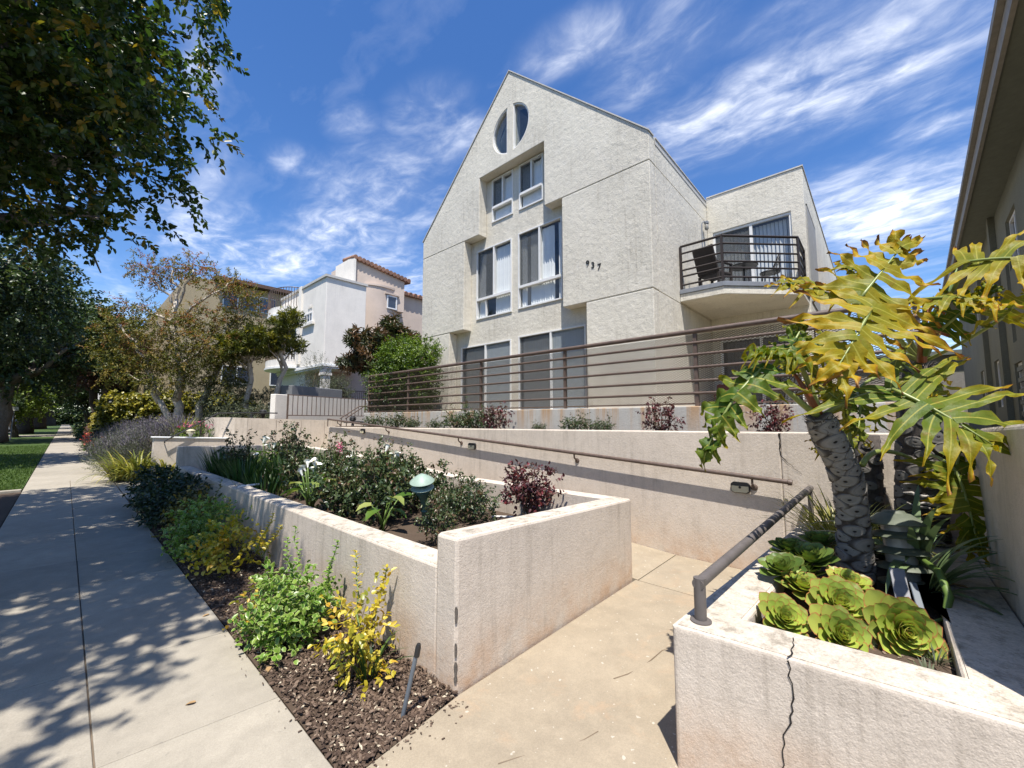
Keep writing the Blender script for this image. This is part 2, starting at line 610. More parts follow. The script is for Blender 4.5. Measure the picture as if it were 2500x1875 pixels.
M['bark'] = stucco('grey_bark', (0.16, 0.135, 0.11), (0.06, 0.05, 0.04), (0.25, 0.22, 0.19), 16.0, 1.0, 0.05, streak=0.8)
M['bark_dark'] = stucco('dark_bark', (0.075, 0.06, 0.048), (0.03, 0.025, 0.02), None, 14.0, 1.0, 0.06, streak=0.8)
M['bark_white'] = stucco('papery_bark', (0.50, 0.44, 0.36), (0.18, 0.14, 0.11), (0.60, 0.55, 0.48), 20.0, 0.8, 0.03, streak=0.9)
M['stem'] = plain('woody_stem', (0.10, 0.072, 0.045), 0.8, var=0.3)
M['stem_green'] = plain('green_stem', (0.10, 0.16, 0.03), 0.5, var=0.2)
M['tile'] = plain('clay_tile', (0.29, 0.155, 0.10), 0.8, var=0.35, scale=2.5)
M['wood'] = plain('weathered_wood', (0.24, 0.24, 0.25), 0.8, var=0.25)
M['lampgreen'] = plain('verdigris_lamp', (0.25, 0.33, 0.27), 0.55, var=0.2)
M['lampgreen_dark'] = plain('dark_green_metal', (0.02, 0.075, 0.062), 0.4, var=0.2)
M['lampolive'] = plain('olive_lamp', (0.10, 0.115, 0.08), 0.6, var=0.25)
M['lens'] = plain('cloudy_lens', (0.30, 0.29, 0.26), 0.25, var=0.2)
M['solar'] = plain('cream_lens', (0.55, 0.50, 0.34), 0.3, var=0.06)
M['pvc'] = plain('grey_pvc', (0.13, 0.15, 0.17), 0.4, var=0.1)
M['pvc_white'] = plain('white_pvc', (0.62, 0.61, 0.58), 0.45, var=0.1)
M['wicker'] = plain('dark_wicker', (0.030, 0.024, 0.021), 0.7)
M['red'] = plain('red_fabric', (0.20, 0.035, 0.03), 0.7)
M['tabletop'] = plain('patio_glass_table', (0.10, 0.16, 0.14), 0.15)
M['truck'] = plain('white_truck_paint', (0.65, 0.66, 0.68), 0.3)
M['carblue'] = plain('blue_car_paint', (0.08, 0.12, 0.22), 0.25)
M['sign'] = plain('sign_face', (0.6, 0.58, 0.5), 0.5)
M['door_wood'] = plain('gate_wood', (0.10, 0.055, 0.035), 0.6, var=0.3)
M['eave'] = plain('eave_paint', (0.135, 0.145, 0.115), 0.7)
M['fascia'] = plain('fascia_paint', (0.22, 0.205, 0.175), 0.7)
M['petal_white'] = plain('white_petal', (0.80, 0.80, 0.72), 0.5, var=0.04)
M['petal_pink'] = plain('pink_petal', (0.62, 0.13, 0.24), 0.6, var=0.2)
M['petal_red'] = plain('coral_petal', (0.62, 0.12, 0.07), 0.6, var=0.25)
M['petal_purple'] = plain('lavender_spike', (0.17, 0.15, 0.185), 0.8, var=0.25)
M['spadix'] = plain('yellow_spadix', (0.75, 0.5, 0.05), 0.6)
M['dryleaf'] = plain('dry_leaf', (0.32, 0.20, 0.09), 0.8, var=0.3)

M['ficus'] = leaf_mat('ficus_leaf', [(0.0, (0.022, 0.048, 0.012)), (0.6, (0.048, 0.090, 0.018)), (0.96, (0.10, 0.15, 0.026)), (1.0, (0.26, 0.20, 0.03))], rough=0.36, trans=0.32)
M['street'] = leaf_mat('street_tree_leaf', [(0.0, (0.018, 0.035, 0.012)), (0.6, (0.04, 0.075, 0.02)), (1.0, (0.09, 0.12, 0.03))], rough=0.45, trans=0.2)
M['bright'] = leaf_mat('bright_tree_leaf', [(0.0, (0.07, 0.12, 0.015)), (1.0, (0.20, 0.26, 0.04))], rough=0.5, trans=0.35)
M['brown'] = leaf_mat('russet_tree_leaf', [(0.0, (0.07, 0.04, 0.03)), (1.0, (0.17, 0.09, 0.06))], rough=0.6, trans=0.25)
M['melal'] = leaf_mat('paperbark_leaf', [(0.0, (0.065, 0.08, 0.012)), (0.6, (0.16, 0.15, 0.022)), (0.85, (0.24, 0.17, 0.045)), (1.0, (0.28, 0.12, 0.055))], rough=0.6, trans=0.32)
M['tuft'] = leaf_mat('podocarp_leaf', [(0.0, (0.045, 0.062, 0.010)), (0.7, (0.12, 0.14, 0.018)), (1.0, (0.26, 0.24, 0.03))], rough=0.5, trans=0.25)
M['loquat'] = leaf_mat('bronze_leaf', [(0.0, (0.026, 0.040, 0.013)), (0.5, (0.055, 0.065, 0.022)), (0.82, (0.12, 0.07, 0.032)), (1.0, (0.17, 0.10, 0.05))], rough=0.4, trans=0.2)
M['bush'] = leaf_mat('bright_bush_leaf', [(0.0, (0.022, 0.052, 0.006)), (0.5, (0.06, 0.115, 0.010)), (1.0, (0.15, 0.22, 0.02))], rough=0.4, trans=0.22)
M['rose'] = leaf_mat('rose_leaf', [(0.0, (0.022, 0.040, 0.014)), (0.6, (0.05, 0.08, 0.026)), (0.9, (0.09, 0.105, 0.035)), (1.0, (0.11, 0.06, 0.03))], rough=0.36, trans=0.2)
M['rose_red'] = leaf_mat('red_rose_leaf', [(0.0, (0.045, 0.018, 0.018)), (0.6, (0.10, 0.025, 0.028)), (0.85, (0.08, 0.055, 0.035)), (1.0, (0.17, 0.03, 0.035))], rough=0.38, trans=0.22)
M['euo_yellow'] = leaf_mat('golden_euonymus_leaf', [(0.0, (0.22, 0.24, 0.03)), (0.45, (0.46, 0.38, 0.03)), (0.88, (0.58, 0.46, 0.08)), (1.0, (0.50, 0.30, 0.03))], rough=0.36, trans=0.3)
M['euo_green'] = leaf_mat('variegated_leaf', [(0.0, (0.07, 0.15, 0.015)), (0.6, (0.14, 0.26, 0.03)), (1.0, (0.22, 0.32, 0.05))], edge=((0.48, 0.52, 0.20), 0.75, 1.0), rough=0.36, trans=0.28)
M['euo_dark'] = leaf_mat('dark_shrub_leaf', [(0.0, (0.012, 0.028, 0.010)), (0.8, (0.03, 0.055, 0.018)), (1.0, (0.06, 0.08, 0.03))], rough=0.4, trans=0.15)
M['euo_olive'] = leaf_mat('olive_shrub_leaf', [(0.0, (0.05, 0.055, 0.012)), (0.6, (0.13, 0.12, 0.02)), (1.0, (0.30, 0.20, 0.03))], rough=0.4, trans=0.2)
M['hedge'] = leaf_mat('ivy_hedge_leaf', [(0.0, (0.04, 0.055, 0.008)), (0.6, (0.14, 0.145, 0.018)), (1.0, (0.34, 0.30, 0.045))], rough=0.4, trans=0.25)
M['clip'] = leaf_mat('golden_hedge_leaf', [(0.0, (0.16, 0.15, 0.02)), (1.0, (0.36, 0.30, 0.05))], rough=0.5, trans=0.3)
M['lav'] = leaf_mat('lavender_leaf', [(0.0, (0.075, 0.095, 0.05)), (0.45, (0.13, 0.15, 0.09)), (0.7, (0.16, 0.155, 0.13)), (1.0, (0.20, 0.175, 0.21))], rough=0.7, trans=0.15)
M['greybush'] = leaf_mat('grey_green_leaf', [(0.0, (0.045, 0.06, 0.03)), (1.0, (0.12, 0.14, 0.07))], rough=0.6, trans=0.2)
M['blade'] = leaf_mat('strap_leaf', [(0.0, (0.02, 0.05, 0.012)), (0.7, (0.045, 0.10, 0.02)), (1.0, (0.10, 0.15, 0.03))], rough=0.4, trans=0.25)
M['blade_y'] = leaf_mat('striped_strap_leaf', [(0.0, (0.10, 0.13, 0.02)), (0.6, (0.26, 0.26, 0.045)), (1.0, (0.42, 0.36, 0.10))], rough=0.45, trans=0.3)
M['aloe'] = leaf_mat('aloe_leaf', [(0.0, (0.07, 0.12, 0.05)), (1.0, (0.17, 0.23, 0.10))], rough=0.4, trans=0.15)
M['calla'] = leaf_mat('calla_leaf', [(0.0, (0.05, 0.12, 0.015)), (0.6, (0.12, 0.20, 0.03)), (1.0, (0.33, 0.36, 0.10))], rough=0.35, trans=0.3)
M['grass'] = leaf_mat('lawn_blade', [(0.0, (0.045, 0.085, 0.012)), (1.0, (0.11, 0.17, 0.025))], rough=0.55, trans=0.3)
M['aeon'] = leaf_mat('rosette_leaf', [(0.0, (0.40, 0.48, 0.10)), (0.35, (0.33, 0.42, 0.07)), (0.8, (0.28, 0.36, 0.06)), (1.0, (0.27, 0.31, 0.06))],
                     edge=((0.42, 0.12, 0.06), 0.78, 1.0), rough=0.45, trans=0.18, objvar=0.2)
M['aeon_dark'] = leaf_mat('shade_rosette_leaf', [(0.0, (0.17, 0.24, 0.04)), (1.0, (0.09, 0.15, 0.03))], edge=((0.20, 0.10, 0.03), 0.85, 1.05), rough=0.45, trans=0.15, objvar=0.2)  # darker copy of the rosette leaf; shade is put into its colour
PS = [(0.0, (0.045, 0.095, 0.010)), (0.35, (0.12, 0.145, 0.012)), (0.6, (0.26, 0.205, 0.008)), (0.8, (0.40, 0.25, 0.008)), (0.92, (0.36, 0.17, 0.03)), (1.0, (0.14, 0.06, 0.025))]
M['phil'] = leaf_mat('philodendron_leaf', PS, edge=((0.34, 0.31, 0.05), 0.13, 0.0), rough=0.5, trans=0.24, spec=0.2, bump=0.5)
M['petiole'] = plain('petiole', (0.20, 0.24, 0.06), 0.4, var=0.2)
M['petiole_red'] = plain('sheath_red', (0.20, 0.06, 0.02), 0.4, var=0.3)
M['trunk_fiber'] = plain('fibrous_trunk', (0.055, 0.045, 0.038), 0.9, var=0.4, scale=30, bstr=0.8)
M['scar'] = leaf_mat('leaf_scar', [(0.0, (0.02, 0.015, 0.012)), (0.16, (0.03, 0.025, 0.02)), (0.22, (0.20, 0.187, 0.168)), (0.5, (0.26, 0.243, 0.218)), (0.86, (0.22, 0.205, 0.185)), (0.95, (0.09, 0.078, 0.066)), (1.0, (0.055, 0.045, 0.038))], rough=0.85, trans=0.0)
M['scar_dark'] = leaf_mat('shaded_leaf_scar', [(0.0, (0.02, 0.015, 0.012)), (0.16, (0.03, 0.025, 0.02)), (0.22, (0.14, 0.13, 0.115)), (0.8, (0.16, 0.15, 0.135)), (0.92, (0.06, 0.05, 0.045)), (1.0, (0.04, 0.035, 0.03))], rough=0.85, trans=0.0)  # scar colours darkened: the shade on the rear trunks is painted in
M['mulch'] = leaf_mat('bark_chip', [(0.0, (0.050, 0.033, 0.024)), (0.6, (0.115, 0.078, 0.056)), (0.9, (0.20, 0.145, 0.105)), (1.0, (0.48, 0.41, 0.30))], rough=0.9, trans=0.0, spec=0.2)


# ------------------------------------------------------------------ foliage helpers (numpy)
T2 = (np.array([[0, 0, 0], [.3, .5, .10], [.7, .42, .06], [1, 0, -.10], [.7, -.42, .06], [.3, -.5, .10]]),
      np.array([[0, 3, 2, 1], [0, 5, 4, 3]]), np.array([0.3, 1, 1, 1, 1, 1]))
T4 = (np.array([[0, 0, 0], [.5, 0, -.02], [1, 0, -.16], [.2, .40, .08], [.62, .44, .05], [.88, .2, -.06], [.2, -.40, .08], [.62, -.44, .05], [.88, -.2, -.06]]),
      np.array([[0, 1, 4, 3], [0, 6, 7, 1], [1, 2, 5, 4], [1, 7, 8, 2]]), np.array([0.2, 0.0, 1, 1, 1, 1, 1, 1, 1]))


def unit(a):
    return a / np.maximum(np.linalg.norm(a, axis=-1, keepdims=True), 1e-9)


def scatter(tm, P, D, N, L, W, v):
    """leaves at P along D with upper side towards N"""
    tv, tf, te = tm
    D = unit(D)
    N = N - (N * D).sum(1, keepdims=True) * D
    N = unit(N)
    Y = np.cross(N, D)
    n = len(P)
    V = (P[:, None, :] + (L[:, None] * tv[None, :, 0])[..., None] * D[:, None, :]
         + (W[:, None] * tv[None, :, 1])[..., None] * Y[:, None, :]
         + (L[:, None] * tv[None, :, 2])[..., None] * N[:, None, :]).reshape(-1, 3)
    k = len(tv)
    F = (np.arange(n)[:, None, None] * k + tf[None]).reshape(-1, tf.shape[1])
    return V, F, np.repeat(v, k), np.tile(te, n)


def merge(parts):
    V, F, v, e, b = [], [], [], [], 0
    for (a, f, x, y) in parts:
        V.append(a)
        F.append(f + b)
        v.append(x)
        e.append(y)
        b += len(a)
    return np.concatenate(V), np.concatenate(F), np.concatenate(v), np.concatenate(e)


def rdir(n):
    return unit(RNG.normal(size=(n, 3)))


def twigs(blobs, ntw, m, tl, ll, lw, droop=0.3, shell=0.35, tm=T2, vr=(0.0, 1.0), spread=0.9, flat=0.0, vtop=0.0, keep=None):
    """leaves along ntw twigs spread through ellipsoid blobs [(centre),(radii)]"""
    C = np.array([b[0] for b in blobs], float)
    S = np.array([b[1] for b in blobs], float)
    wgt = (S[:, 0] * S[:, 1] * S[:, 2]) ** 0.75
    idx = RNG.choice(len(C), ntw, p=wgt / wgt.sum())
    d = rdir(ntw)
    r = RNG.uniform(shell, 1.0, ntw) ** 0.5
    P = C[idx] + d * S[idx] * r[:, None]
    if keep is not None:
        k = keep(P)
        P, d, idx = P[k], d[k], idx[k]
        ntw = len(P)
    out = unit(d * 0.9 + rdir(ntw) * 0.7 + np.array([0, 0, -droop]))
    t = np.linspace(0.05, 1, m)
    tv = RNG.uniform(vr[0], vr[1], ntw)
    sc = RNG.uniform(0.7, 1.3, ntw)
    Q = P[:, None, :] + out[:, None, :] * (t[None, :, None] * tl * sc[:, None, None])
    Q[..., 2] -= droop * tl * 0.6 * (t ** 2)[None, :]
    n = ntw * m
    Q = Q.reshape(-1, 3) + RNG.normal(size=(n, 3)) * ll * 0.15
    oo = np.repeat(out, m, 0)
    D = unit(oo * 0.55 + rdir(n) * spread + np.array([0, 0, -droop * 0.5]))
    N = unit(rdir(n) * 0.75 + np.array([0, 0, 0.9 + flat]) + np.repeat(d, m, 0) * 0.4)
    L = ll * RNG.uniform(0.7, 1.25, n)
    W = lw * RNG.uniform(0.75, 1.2, n)
    vv = np.clip(np.repeat(tv, m) + RNG.normal(size=n) * 0.10, 0, 1)
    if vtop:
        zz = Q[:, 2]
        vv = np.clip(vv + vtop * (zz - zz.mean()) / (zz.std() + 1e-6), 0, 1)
    return scatter(tm, Q, D, N, L, W, vv)


def blades(n, L, w, spread, base_r, segs=5, up=1.0, droop=1.0, vr=(0, 1), c=(0, 0, 0), lr=(0.7, 1.15), arc=None, twist=0.0):
    """arching strap leaves out of one crown"""
    az = RNG.uniform(0, 2 * np.pi, n) if arc is None else RNG.uniform(arc[0], arc[1], n)
    out = np.stack([np.cos(az), np.sin(az), np.zeros(n)], 1)
    br = base_r * np.sqrt(RNG.uniform(0, 1, n))
    B = np.array(c) + out * br[:, None]
    ln = L * RNG.uniform(lr[0], lr[1], n)
    tilt = spread * RNG.uniform(0.15, 1.0, n)
    dr = droop * RNG.uniform(0.4, 1.2, n)
    side = np.stack([-np.sin(az), np.cos(az), np.zeros(n)], 1)
    V = np.zeros((n, (segs + 1) * 2, 3))
    e = np.zeros((n, (segs + 1) * 2))
    ang = np.pi / 2 * up - tilt
    p = B.copy()
    for i in range(segs + 1):
        t = i / segs
        ww = w * (1 - t ** 2.2) * (0.6 + 0.8 * min(t * 3, 1)) * 0.5 + w * 0.02
        V[:, 2 * i] = p + side * ww
        V[:, 2 * i + 1] = p - side * ww
        e[:, 2 * i:2 * i + 2] = t
        a = ang - dr * t ** 1.3 * 1.9
        p = p + (out * np.cos(a)[:, None] + np.array([0, 0, 1.0]) * np.sin(a)[:, None]) * (ln / segs)[:, None]
    k = (segs + 1) * 2
    f = np.array([[2 * i, 2 * i + 1, 2 * i + 3, 2 * i + 2] for i in range(segs)])
    F = (np.arange(n)[:, None, None] * k + f[None]).reshape(-1, 4)
    v = np.repeat(RNG.uniform(vr[0], vr[1], n), k)
    return V.reshape(-1, 3), F, v, e.reshape(-1)


def leaves_obj(name, parts, m, parent=None, smooth=False):
    V, F, v, e = merge(parts if isinstance(parts, list) else [parts])
    return fast_obj(name, V, F, m, parent, {'v': v, 'e': e}, smooth)


def limb(p0, p1, bend=0.15, n=5):
    """a slightly crooked line of points"""
    p0, p1 = Vector(p0), Vector(p1)
    d = (p1 - p0).length
    out = []
    for i in range(n + 1):
        t = i / n
        q = p0.lerp(p1, t)
        if 0 < i < n:
            q += Vector((random.uniform(-1, 1), random.uniform(-1, 1), random.uniform(-.4, .4))) * d * bend * 0.35
        out.append(q)
    return out


def taper(a, b, n):
    return [a + (b - a) * i / n for i in range(n + 1)]
# ------------------------------------------------------------------ ground, street, sidewalk
def struct(name, mb, m, **kw):
    return tag(mb.build(name, m, **kw), kind='structure')


struct('ground', MB().box(-600, 600, -600, 600, -0.6, -0.30), M['soil'])
struct('road', MB().box(-13.0, -4.62, -150, 400, -0.29, -0.13), M['asphalt'])
struct('kerb', MB().box(-4.60, -4.42, -60, 300, -0.28, 0.0), M['walk'], bevel=0.02)
struct('far_kerb', MB().box(-13.2, -13.02, -60, 300, -0.28, 0.0), M['walk'])
struct('far_verge', MB().box(-40, -13.22, -60, 300, -0.28, -0.02), M['lawn_base'])
lawn = struct('lawn', MB().box(-4.40, -0.575, 15.05, 58, -0.28, -0.015).box(-4.40, -0.575, 66, 160, -0.28, -0.015), M['lawn_base'])
struct('tree_bed', MB().box(-4.40, -0.575, -20, 14.85, -0.28, -0.04), M['soil'])
struct('driveway', MB().box(-4.40, -0.575, 58.02, 65.98, -0.28, -0.005), M['walk'])
struct('lawn_edging', MB().box(-4.40, -0.575, 14.87, 15.04, -0.28, 0.012), M['walk'], bevel=0.01)

sw = tag(bpy.data.objects.new('sidewalk', MB().box(-0.555, 0.965, -20, 170, -0.2, -0.012).mesh('sidewalk', M['joint'])), kind='structure')
COL.objects.link(sw)
JY = [-4.0, -2.9, -1.8, -0.7, 0.5, 1.7, 2.85, 3.97, 5.03, 5.98, 7.05, 7.99, 9.05, 10.1, 11.2, 12.25, 13.4, 14.7, 16.2]


def slab(x0, x1, ya, yb, zt=0.0, zj=0.0):
    g = 0.0028
    sk = lambda y, x: y - 0.13 * (x - 0.2)
    bot = [(x0 + g, sk(ya, x0) + g, -0.0115), (x1 - g, sk(ya, x1) + g, -0.0115), (x1 - g, sk(yb, x1) - g, -0.0115), (x0 + g, sk(yb, x0) - g, -0.0115)]
    top = [(p[0], p[1], zt + zj * (i % 2)) for i, p in enumerate(bot)]
    MB().hexa(bot, top).build('slab', M['walk'], sw, bevel=0.005)


for ya, yb in zip(JY[:-1], JY[1:]):
    slab(-0.555, 0.199, ya, yb, random.uniform(-.003, .003), random.uniform(-.003, .003))
    slab(0.201, 0.965, ya, yb, random.uniform(-.003, .003), random.uniform(-.003, .003))
y = 16.2
while y < 62:
    slab(-0.555, 0.965, y, y + 1.62, random.uniform(-.004, .004))
    y += 1.62
MB().box(-0.55, 0.96, y, 170, -0.0115, 0.0).build('slab', M['walk'], sw)

# spur walk to the steps beyond the planter
spur = tag(bpy.data.objects.new('spur_walk', MB().box(0.975, 2.4, 11.75, 14.9, -0.2, -0.03).mesh('spur_walk', M['joint'])), kind='structure')
COL.objects.link(spur)
for a, b in ((11.76, 13.3), (13.31, 14.9)):
    MB().box(0.98, 2.4, a, b, -0.029, 0.001).build('slab', M['walk'], spur, bevel=0.006)

# entrance path, ramp, landing
path = tag(bpy.data.objects.new('entrance_path', MB().box(0.972, 5.098, -6, 1.975, -0.2, -0.03).mesh('entrance_path', M['joint'])), kind='structure')
COL.objects.link(path)
mb = MB()
mb.prism([(0.975, -5.9), (4.05, -5.9), (4.05, 1.96), (1.70, 1.968), (1.04, 1.90), (0.975, 1.72)], -0.029, 0.004, fn=lambda a, b, t: (a, b, t))
mb.build('path_slab', M['path'], path, bevel=0.006)
MB().box(4.058, 5.095, 0.3, 1.93, -0.029, 0.006).build('path_slab', M['path'], path, bevel=0.006)
ramp = MB().hexa([(4.06, 1.938, -0.15), (5.095, 1.938, -0.15), (5.095, 11.75, -0.15), (4.06, 11.75, -0.15)],
                 [(4.06, 1.938, 0.006), (5.095, 1.938, 0.006), (5.095, 11.75, 0.60), (4.06, 11.75, 0.60)])
struct('ramp', ramp, M['path'])
struct('landing', MB().box(4.06, 9.5, 11.93, 14.2, -0.15, 0.60).box(4.06, 6.0, 11.755, 11.928, -0.15, 0.60), M['path'])
struct('side_bed', MB().box(6.45, 9.0, 12.25, 14.1, 0.5, 1.5), M['planter'])
steps = MB()
for i in range(4):
    steps.box(2.42 + i * 0.41, 4.055, 11.45, 14.35, -0.15 if i == 0 else 0.15 * i, 0.15 * (i + 1))
struct('entry_steps', steps, M['walk'])
mb = MB()
mb.tube(limb((2.45, 1.35, 0.0055), (3.3, 1.15, 0.0055), 0.10, 7), 0.004, 4)
mb.tube(limb((1.5, 1.45, 0.0055), (2.0, 1.2, 0.0055), 0.10, 6), 0.003, 4)
mb.tube(limb((3.0, 1.10, 0.0055), (4.0, 1.16, 0.0055), 0.10, 7), 0.003, 4)
mb.build('hairline_crack', plain('path_crack', (0.16, 0.12, 0.08), 0.9), path)

# raised ground of the building's terrace and the beds beside it
struct('terrace', MB().box(6.352, 40, -0.66, 11.9, -0.15, 1.84), M['path'])
struct('neighbour_yard', MB().box(5.35, 60, -30, -0.68, -0.15, 0.4), M['soil'])
struct('side_yard', MB().box(6.05, 40, 14.5, 22.0, -0.15, 1.35), M['soil'])
struct('raised_bed', MB().box(1.85, 6.0, 14.75, 24.5, -0.15, 0.95), M['soil'])
struct('front_yard_ground', MB().box(0.99, 30, 24.52, 160, -0.25, 0.05), M['lawn_base'])
struct('lavender_ground', MB().box(0.985, 1.84, 14.92, 24.5, -0.2, 0.02), M['soil'])

# ------------------------------------------------------------------ street planter
pl = thing('street_planter', 'long low stucco planter between sidewalk and ramp, raised end wall with cracked corner', 'planter', (1.687, 1.985, 0))
mb = MB()
# street wall with a slightly falling top
mb.hexa([(1.687, 2.192, -0.1), (1.897, 2.192, -0.1), (1.897, 11.19, -0.1), (1.687, 11.19, -0.1)],
        [(1.687, 2.192, 0.70), (1.897, 2.192, 0.70), (1.897, 11.19, 0.632), (1.687, 11.19, 0.632)])
mb.build('street_wall', M['planter'], pl, bevel=0.016)
mb = MB()
mb.hexa([(1.680, 1.985, -0.1), (4.05, 1.985, -0.1), (4.05, 2.19, -0.1), (1.680, 2.19, -0.1)],
        [(1.680, 1.985, 0.912), (4.05, 1.985, 0.814), (4.05, 2.19, 0.814), (1.680, 2.19, 0.908)])
mb.build('end_wall', M['planter'], pl, bevel=0.02)
mb = MB()
zs = [(2.192, .812), (4.5, .80), (8.3, .965), (11.2, 1.0)]
for (a, za), (b, zb) in zip(zs[:-1], zs[1:]):
    mb.hexa([(3.85, a, -0.1), (4.055, a, -0.1), (4.055, b, -0.1), (3.85, b, -0.1)], [(3.85, a, za), (4.055, a, za), (4.055, b, zb), (3.85, b, zb)])
mb.build('ramp_side_wall', M['planter'], pl)
MB().hexa([(1.680, 11.195, -0.1), (4.05, 11.195, -0.1), (4.05, 11.40, -0.1), (1.680, 11.40, -0.1)],
          [(1.680, 11.195, 1.055), (4.05, 11.195, 0.99), (4.05, 11.40, 0.99), (1.680, 11.40, 1.055)]).build('far_wall', M['planter'], pl, bevel=0.016)
# weathered cap surfaces, a skin of lighter render
mb = MB()
mb.hexa([(1.692, 2.197, 0.69), (1.892, 2.197, 0.69), (1.892, 11.18, 0.625), (1.692, 11.18, 0.625)],
        [(1.700, 2.21, 0.7045), (1.884, 2.21, 0.7045), (1.884, 11.17, 0.6365), (1.700, 11.17, 0.6365)])
mb.hexa([(1.690, 1.995, 0.895), (4.04, 1.995, 0.80), (4.04, 2.182, 0.80), (1.690, 2.182, 0.895)],
        [(1.700, 2.007, 0.9165), (4.03, 2.007, 0.8185), (4.03, 2.170, 0.8185), (1.700, 2.170, 0.9125)])
mb.build('cap', M['planter_top'], pl)
MB().box(1.899, 3.848, 2.194, 11.19, 0.0, 0.46).build('soil', M['soil'], pl)
# crumbling corner bead: bites out of the edge
zz = 0.03
while zz < 0.60:
    h = random.uniform(.03, .10)
    if random.random() < .75:
        m = MB()
        n_ = 6
        L_ = []
        for i in range(n_ + 1):
            t = i / n_
            w_ = .010 * math.sin(math.pi * t) ** .7 * random.uniform(.45, 1.1) + .0008
            L_.append((zz + h * t, w_))
        for (za, wa), (zb, wb) in zip(L_[:-1], L_[1:]):
            fx_ = lambda z: 1.6805 + (0.0 if z > 0 else 0)
            m.add([(1.6835, 1.9815, za), (1.6835 + wa, 1.9815, za), (1.6835 + wb, 1.9815, zb), (1.6835, 1.9815, zb)], [(0, 1, 2, 3)])
            m.add([(1.6765, 1.9885, za), (1.6765, 1.9885 + wa * .8, za), (1.6765, 1.9885 + wb * .8, zb), (1.6765, 1.9885, zb)], [(0, 3, 2, 1)])
            m.add([(1.6765, 1.9885, za), (1.6765, 1.9885, zb), (1.6835, 1.9815, zb), (1.6835, 1.9815, za)], [(0, 1, 2, 3)])
        m.build('chip', M['chip'], pl)
    zz += h * random.uniform(.8, 1.4)

# ------------------------------------------------------------------ retaining wall along the ramp
rw = thing('ramp_wall', 'long pinkish stucco wall behind the ramp carrying a sloping handrail', 'wall', (5.2, 5.5, 0))
mb = MB()
zt = lambda y: 1.508 - (y - 0.78) * 0.0080
mb.hexa([(5.10, 0.80, -0.1), (5.30, 0.80, -0.1), (5.30, 11.75, -0.1), (5.10, 11.75, -0.1)],
        [(5.10, 0.80, zt(.8)), (5.30, 0.80, zt(.8)), (5.30, 11.75, zt(11.75)), (5.10, 11.75, zt(11.75))])
mb.build('wall', M['planter'], rw, bevel=0.015)
MB().hexa([(5.103, -0.46, -0.1), (5.303, -0.46, -0.1), (5.303, 0.797, -0.1), (5.103, 0.797, -0.1)],
          [(5.103, -0.46, 1.52), (5.303, -0.46, 1.52), (5.303, 0.797, 1.51), (5.103, 0.797, 1.51)]).build('wall', M['planter'], rw, bevel=0.012)


def crackline(pts, w, nrm, name='crack', parent=None, lift=0.0025):
    """jagged ribbon lying on a face with normal nrm"""
    nrm = Vector(nrm)
    P = [Vector(pts[0])]
    for a, b in zip(pts[:-1], pts[1:]):
        a, b = Vector(a), Vector(b)
        d = b - a
        sd = d.cross(nrm).normalized()
        k = max(2, int(d.length / 0.025))
        for i in range(1, k + 1):
            P.append(a + d * (i / k) + sd * random.uniform(-.008, .008))
    m = MB()
    L, Rr = [], []
    for i, p in enumerate(P):
        d = (P[min(i + 1, len(P) - 1)] - P[max(i - 1, 0)])
        sd = d.cross(nrm).normalized()
        ww = w * random.uniform(.35, 1.0) * (1 - 0.6 * i / len(P))
        L.append(p + sd * ww + nrm * lift)
        Rr.append(p - sd * ww + nrm * lift)
    for i in range(len(P) - 1):
        m.add([L[i], L[i + 1], Rr[i + 1], Rr[i]], [(0, 1, 2, 3)])
    return m.build(name, M['crack'], parent)


crackline([(5.10, 0.80, 1.50), (5.10, 0.80, 1.27)], 0.011, (-1, 0, 0), parent=rw)
crackline([(5.10, 0.80, 1.27), (5.10, 0.73, 1.18), (5.10, 0.62, 1.09)], 0.005, (-1, 0, 0), parent=rw)
MB().box(5.302, 6.09, -0.46, 11.74, 0.0, 1.44).build('soil', M['soil'], rw)

# ------------------------------------------------------------------ upper retaining wall with rust streaks
uw = thing('terrace_wall', 'grey wall streaked with rust under the long brown railing', 'wall', (6.2, 5.5, 0))
MB().box(6.10, 6.35, -0.46, 11.62, 0, 1.836).build('wall', M['upper'], uw, bevel=0.012)

# ------------------------------------------------------------------ walls around the steps on the far side
sw1 = thing('step_wall', 'low stucco wall with white cap beside the far steps, handrail fixed to its face', 'wall', (2.0, 14.5, 0))
MB().hexa([(1.64, 14.5, -0.1), (3.95, 14.5, -0.1), (3.95, 14.72, -0.1), (1.64, 14.72, -0.1)],
          [(1.64, 14.5, 1.14), (3.95, 14.5, 1.02), (3.95, 14.72, 1.02), (1.64, 14.72, 1.14)]).build('wall', M['planter'], sw1, bevel=0.015)
MB().hexa([(1.60, 14.47, 1.142), (3.95, 14.47, 1.022), (3.95, 14.75, 1.022), (1.60, 14.75, 1.142)],
          [(1.60, 14.47, 1.18), (3.95, 14.47, 1.06), (3.95, 14.75, 1.06), (1.60, 14.75, 1.18)]).build('cap', M['white'], sw1, bevel=0.01)

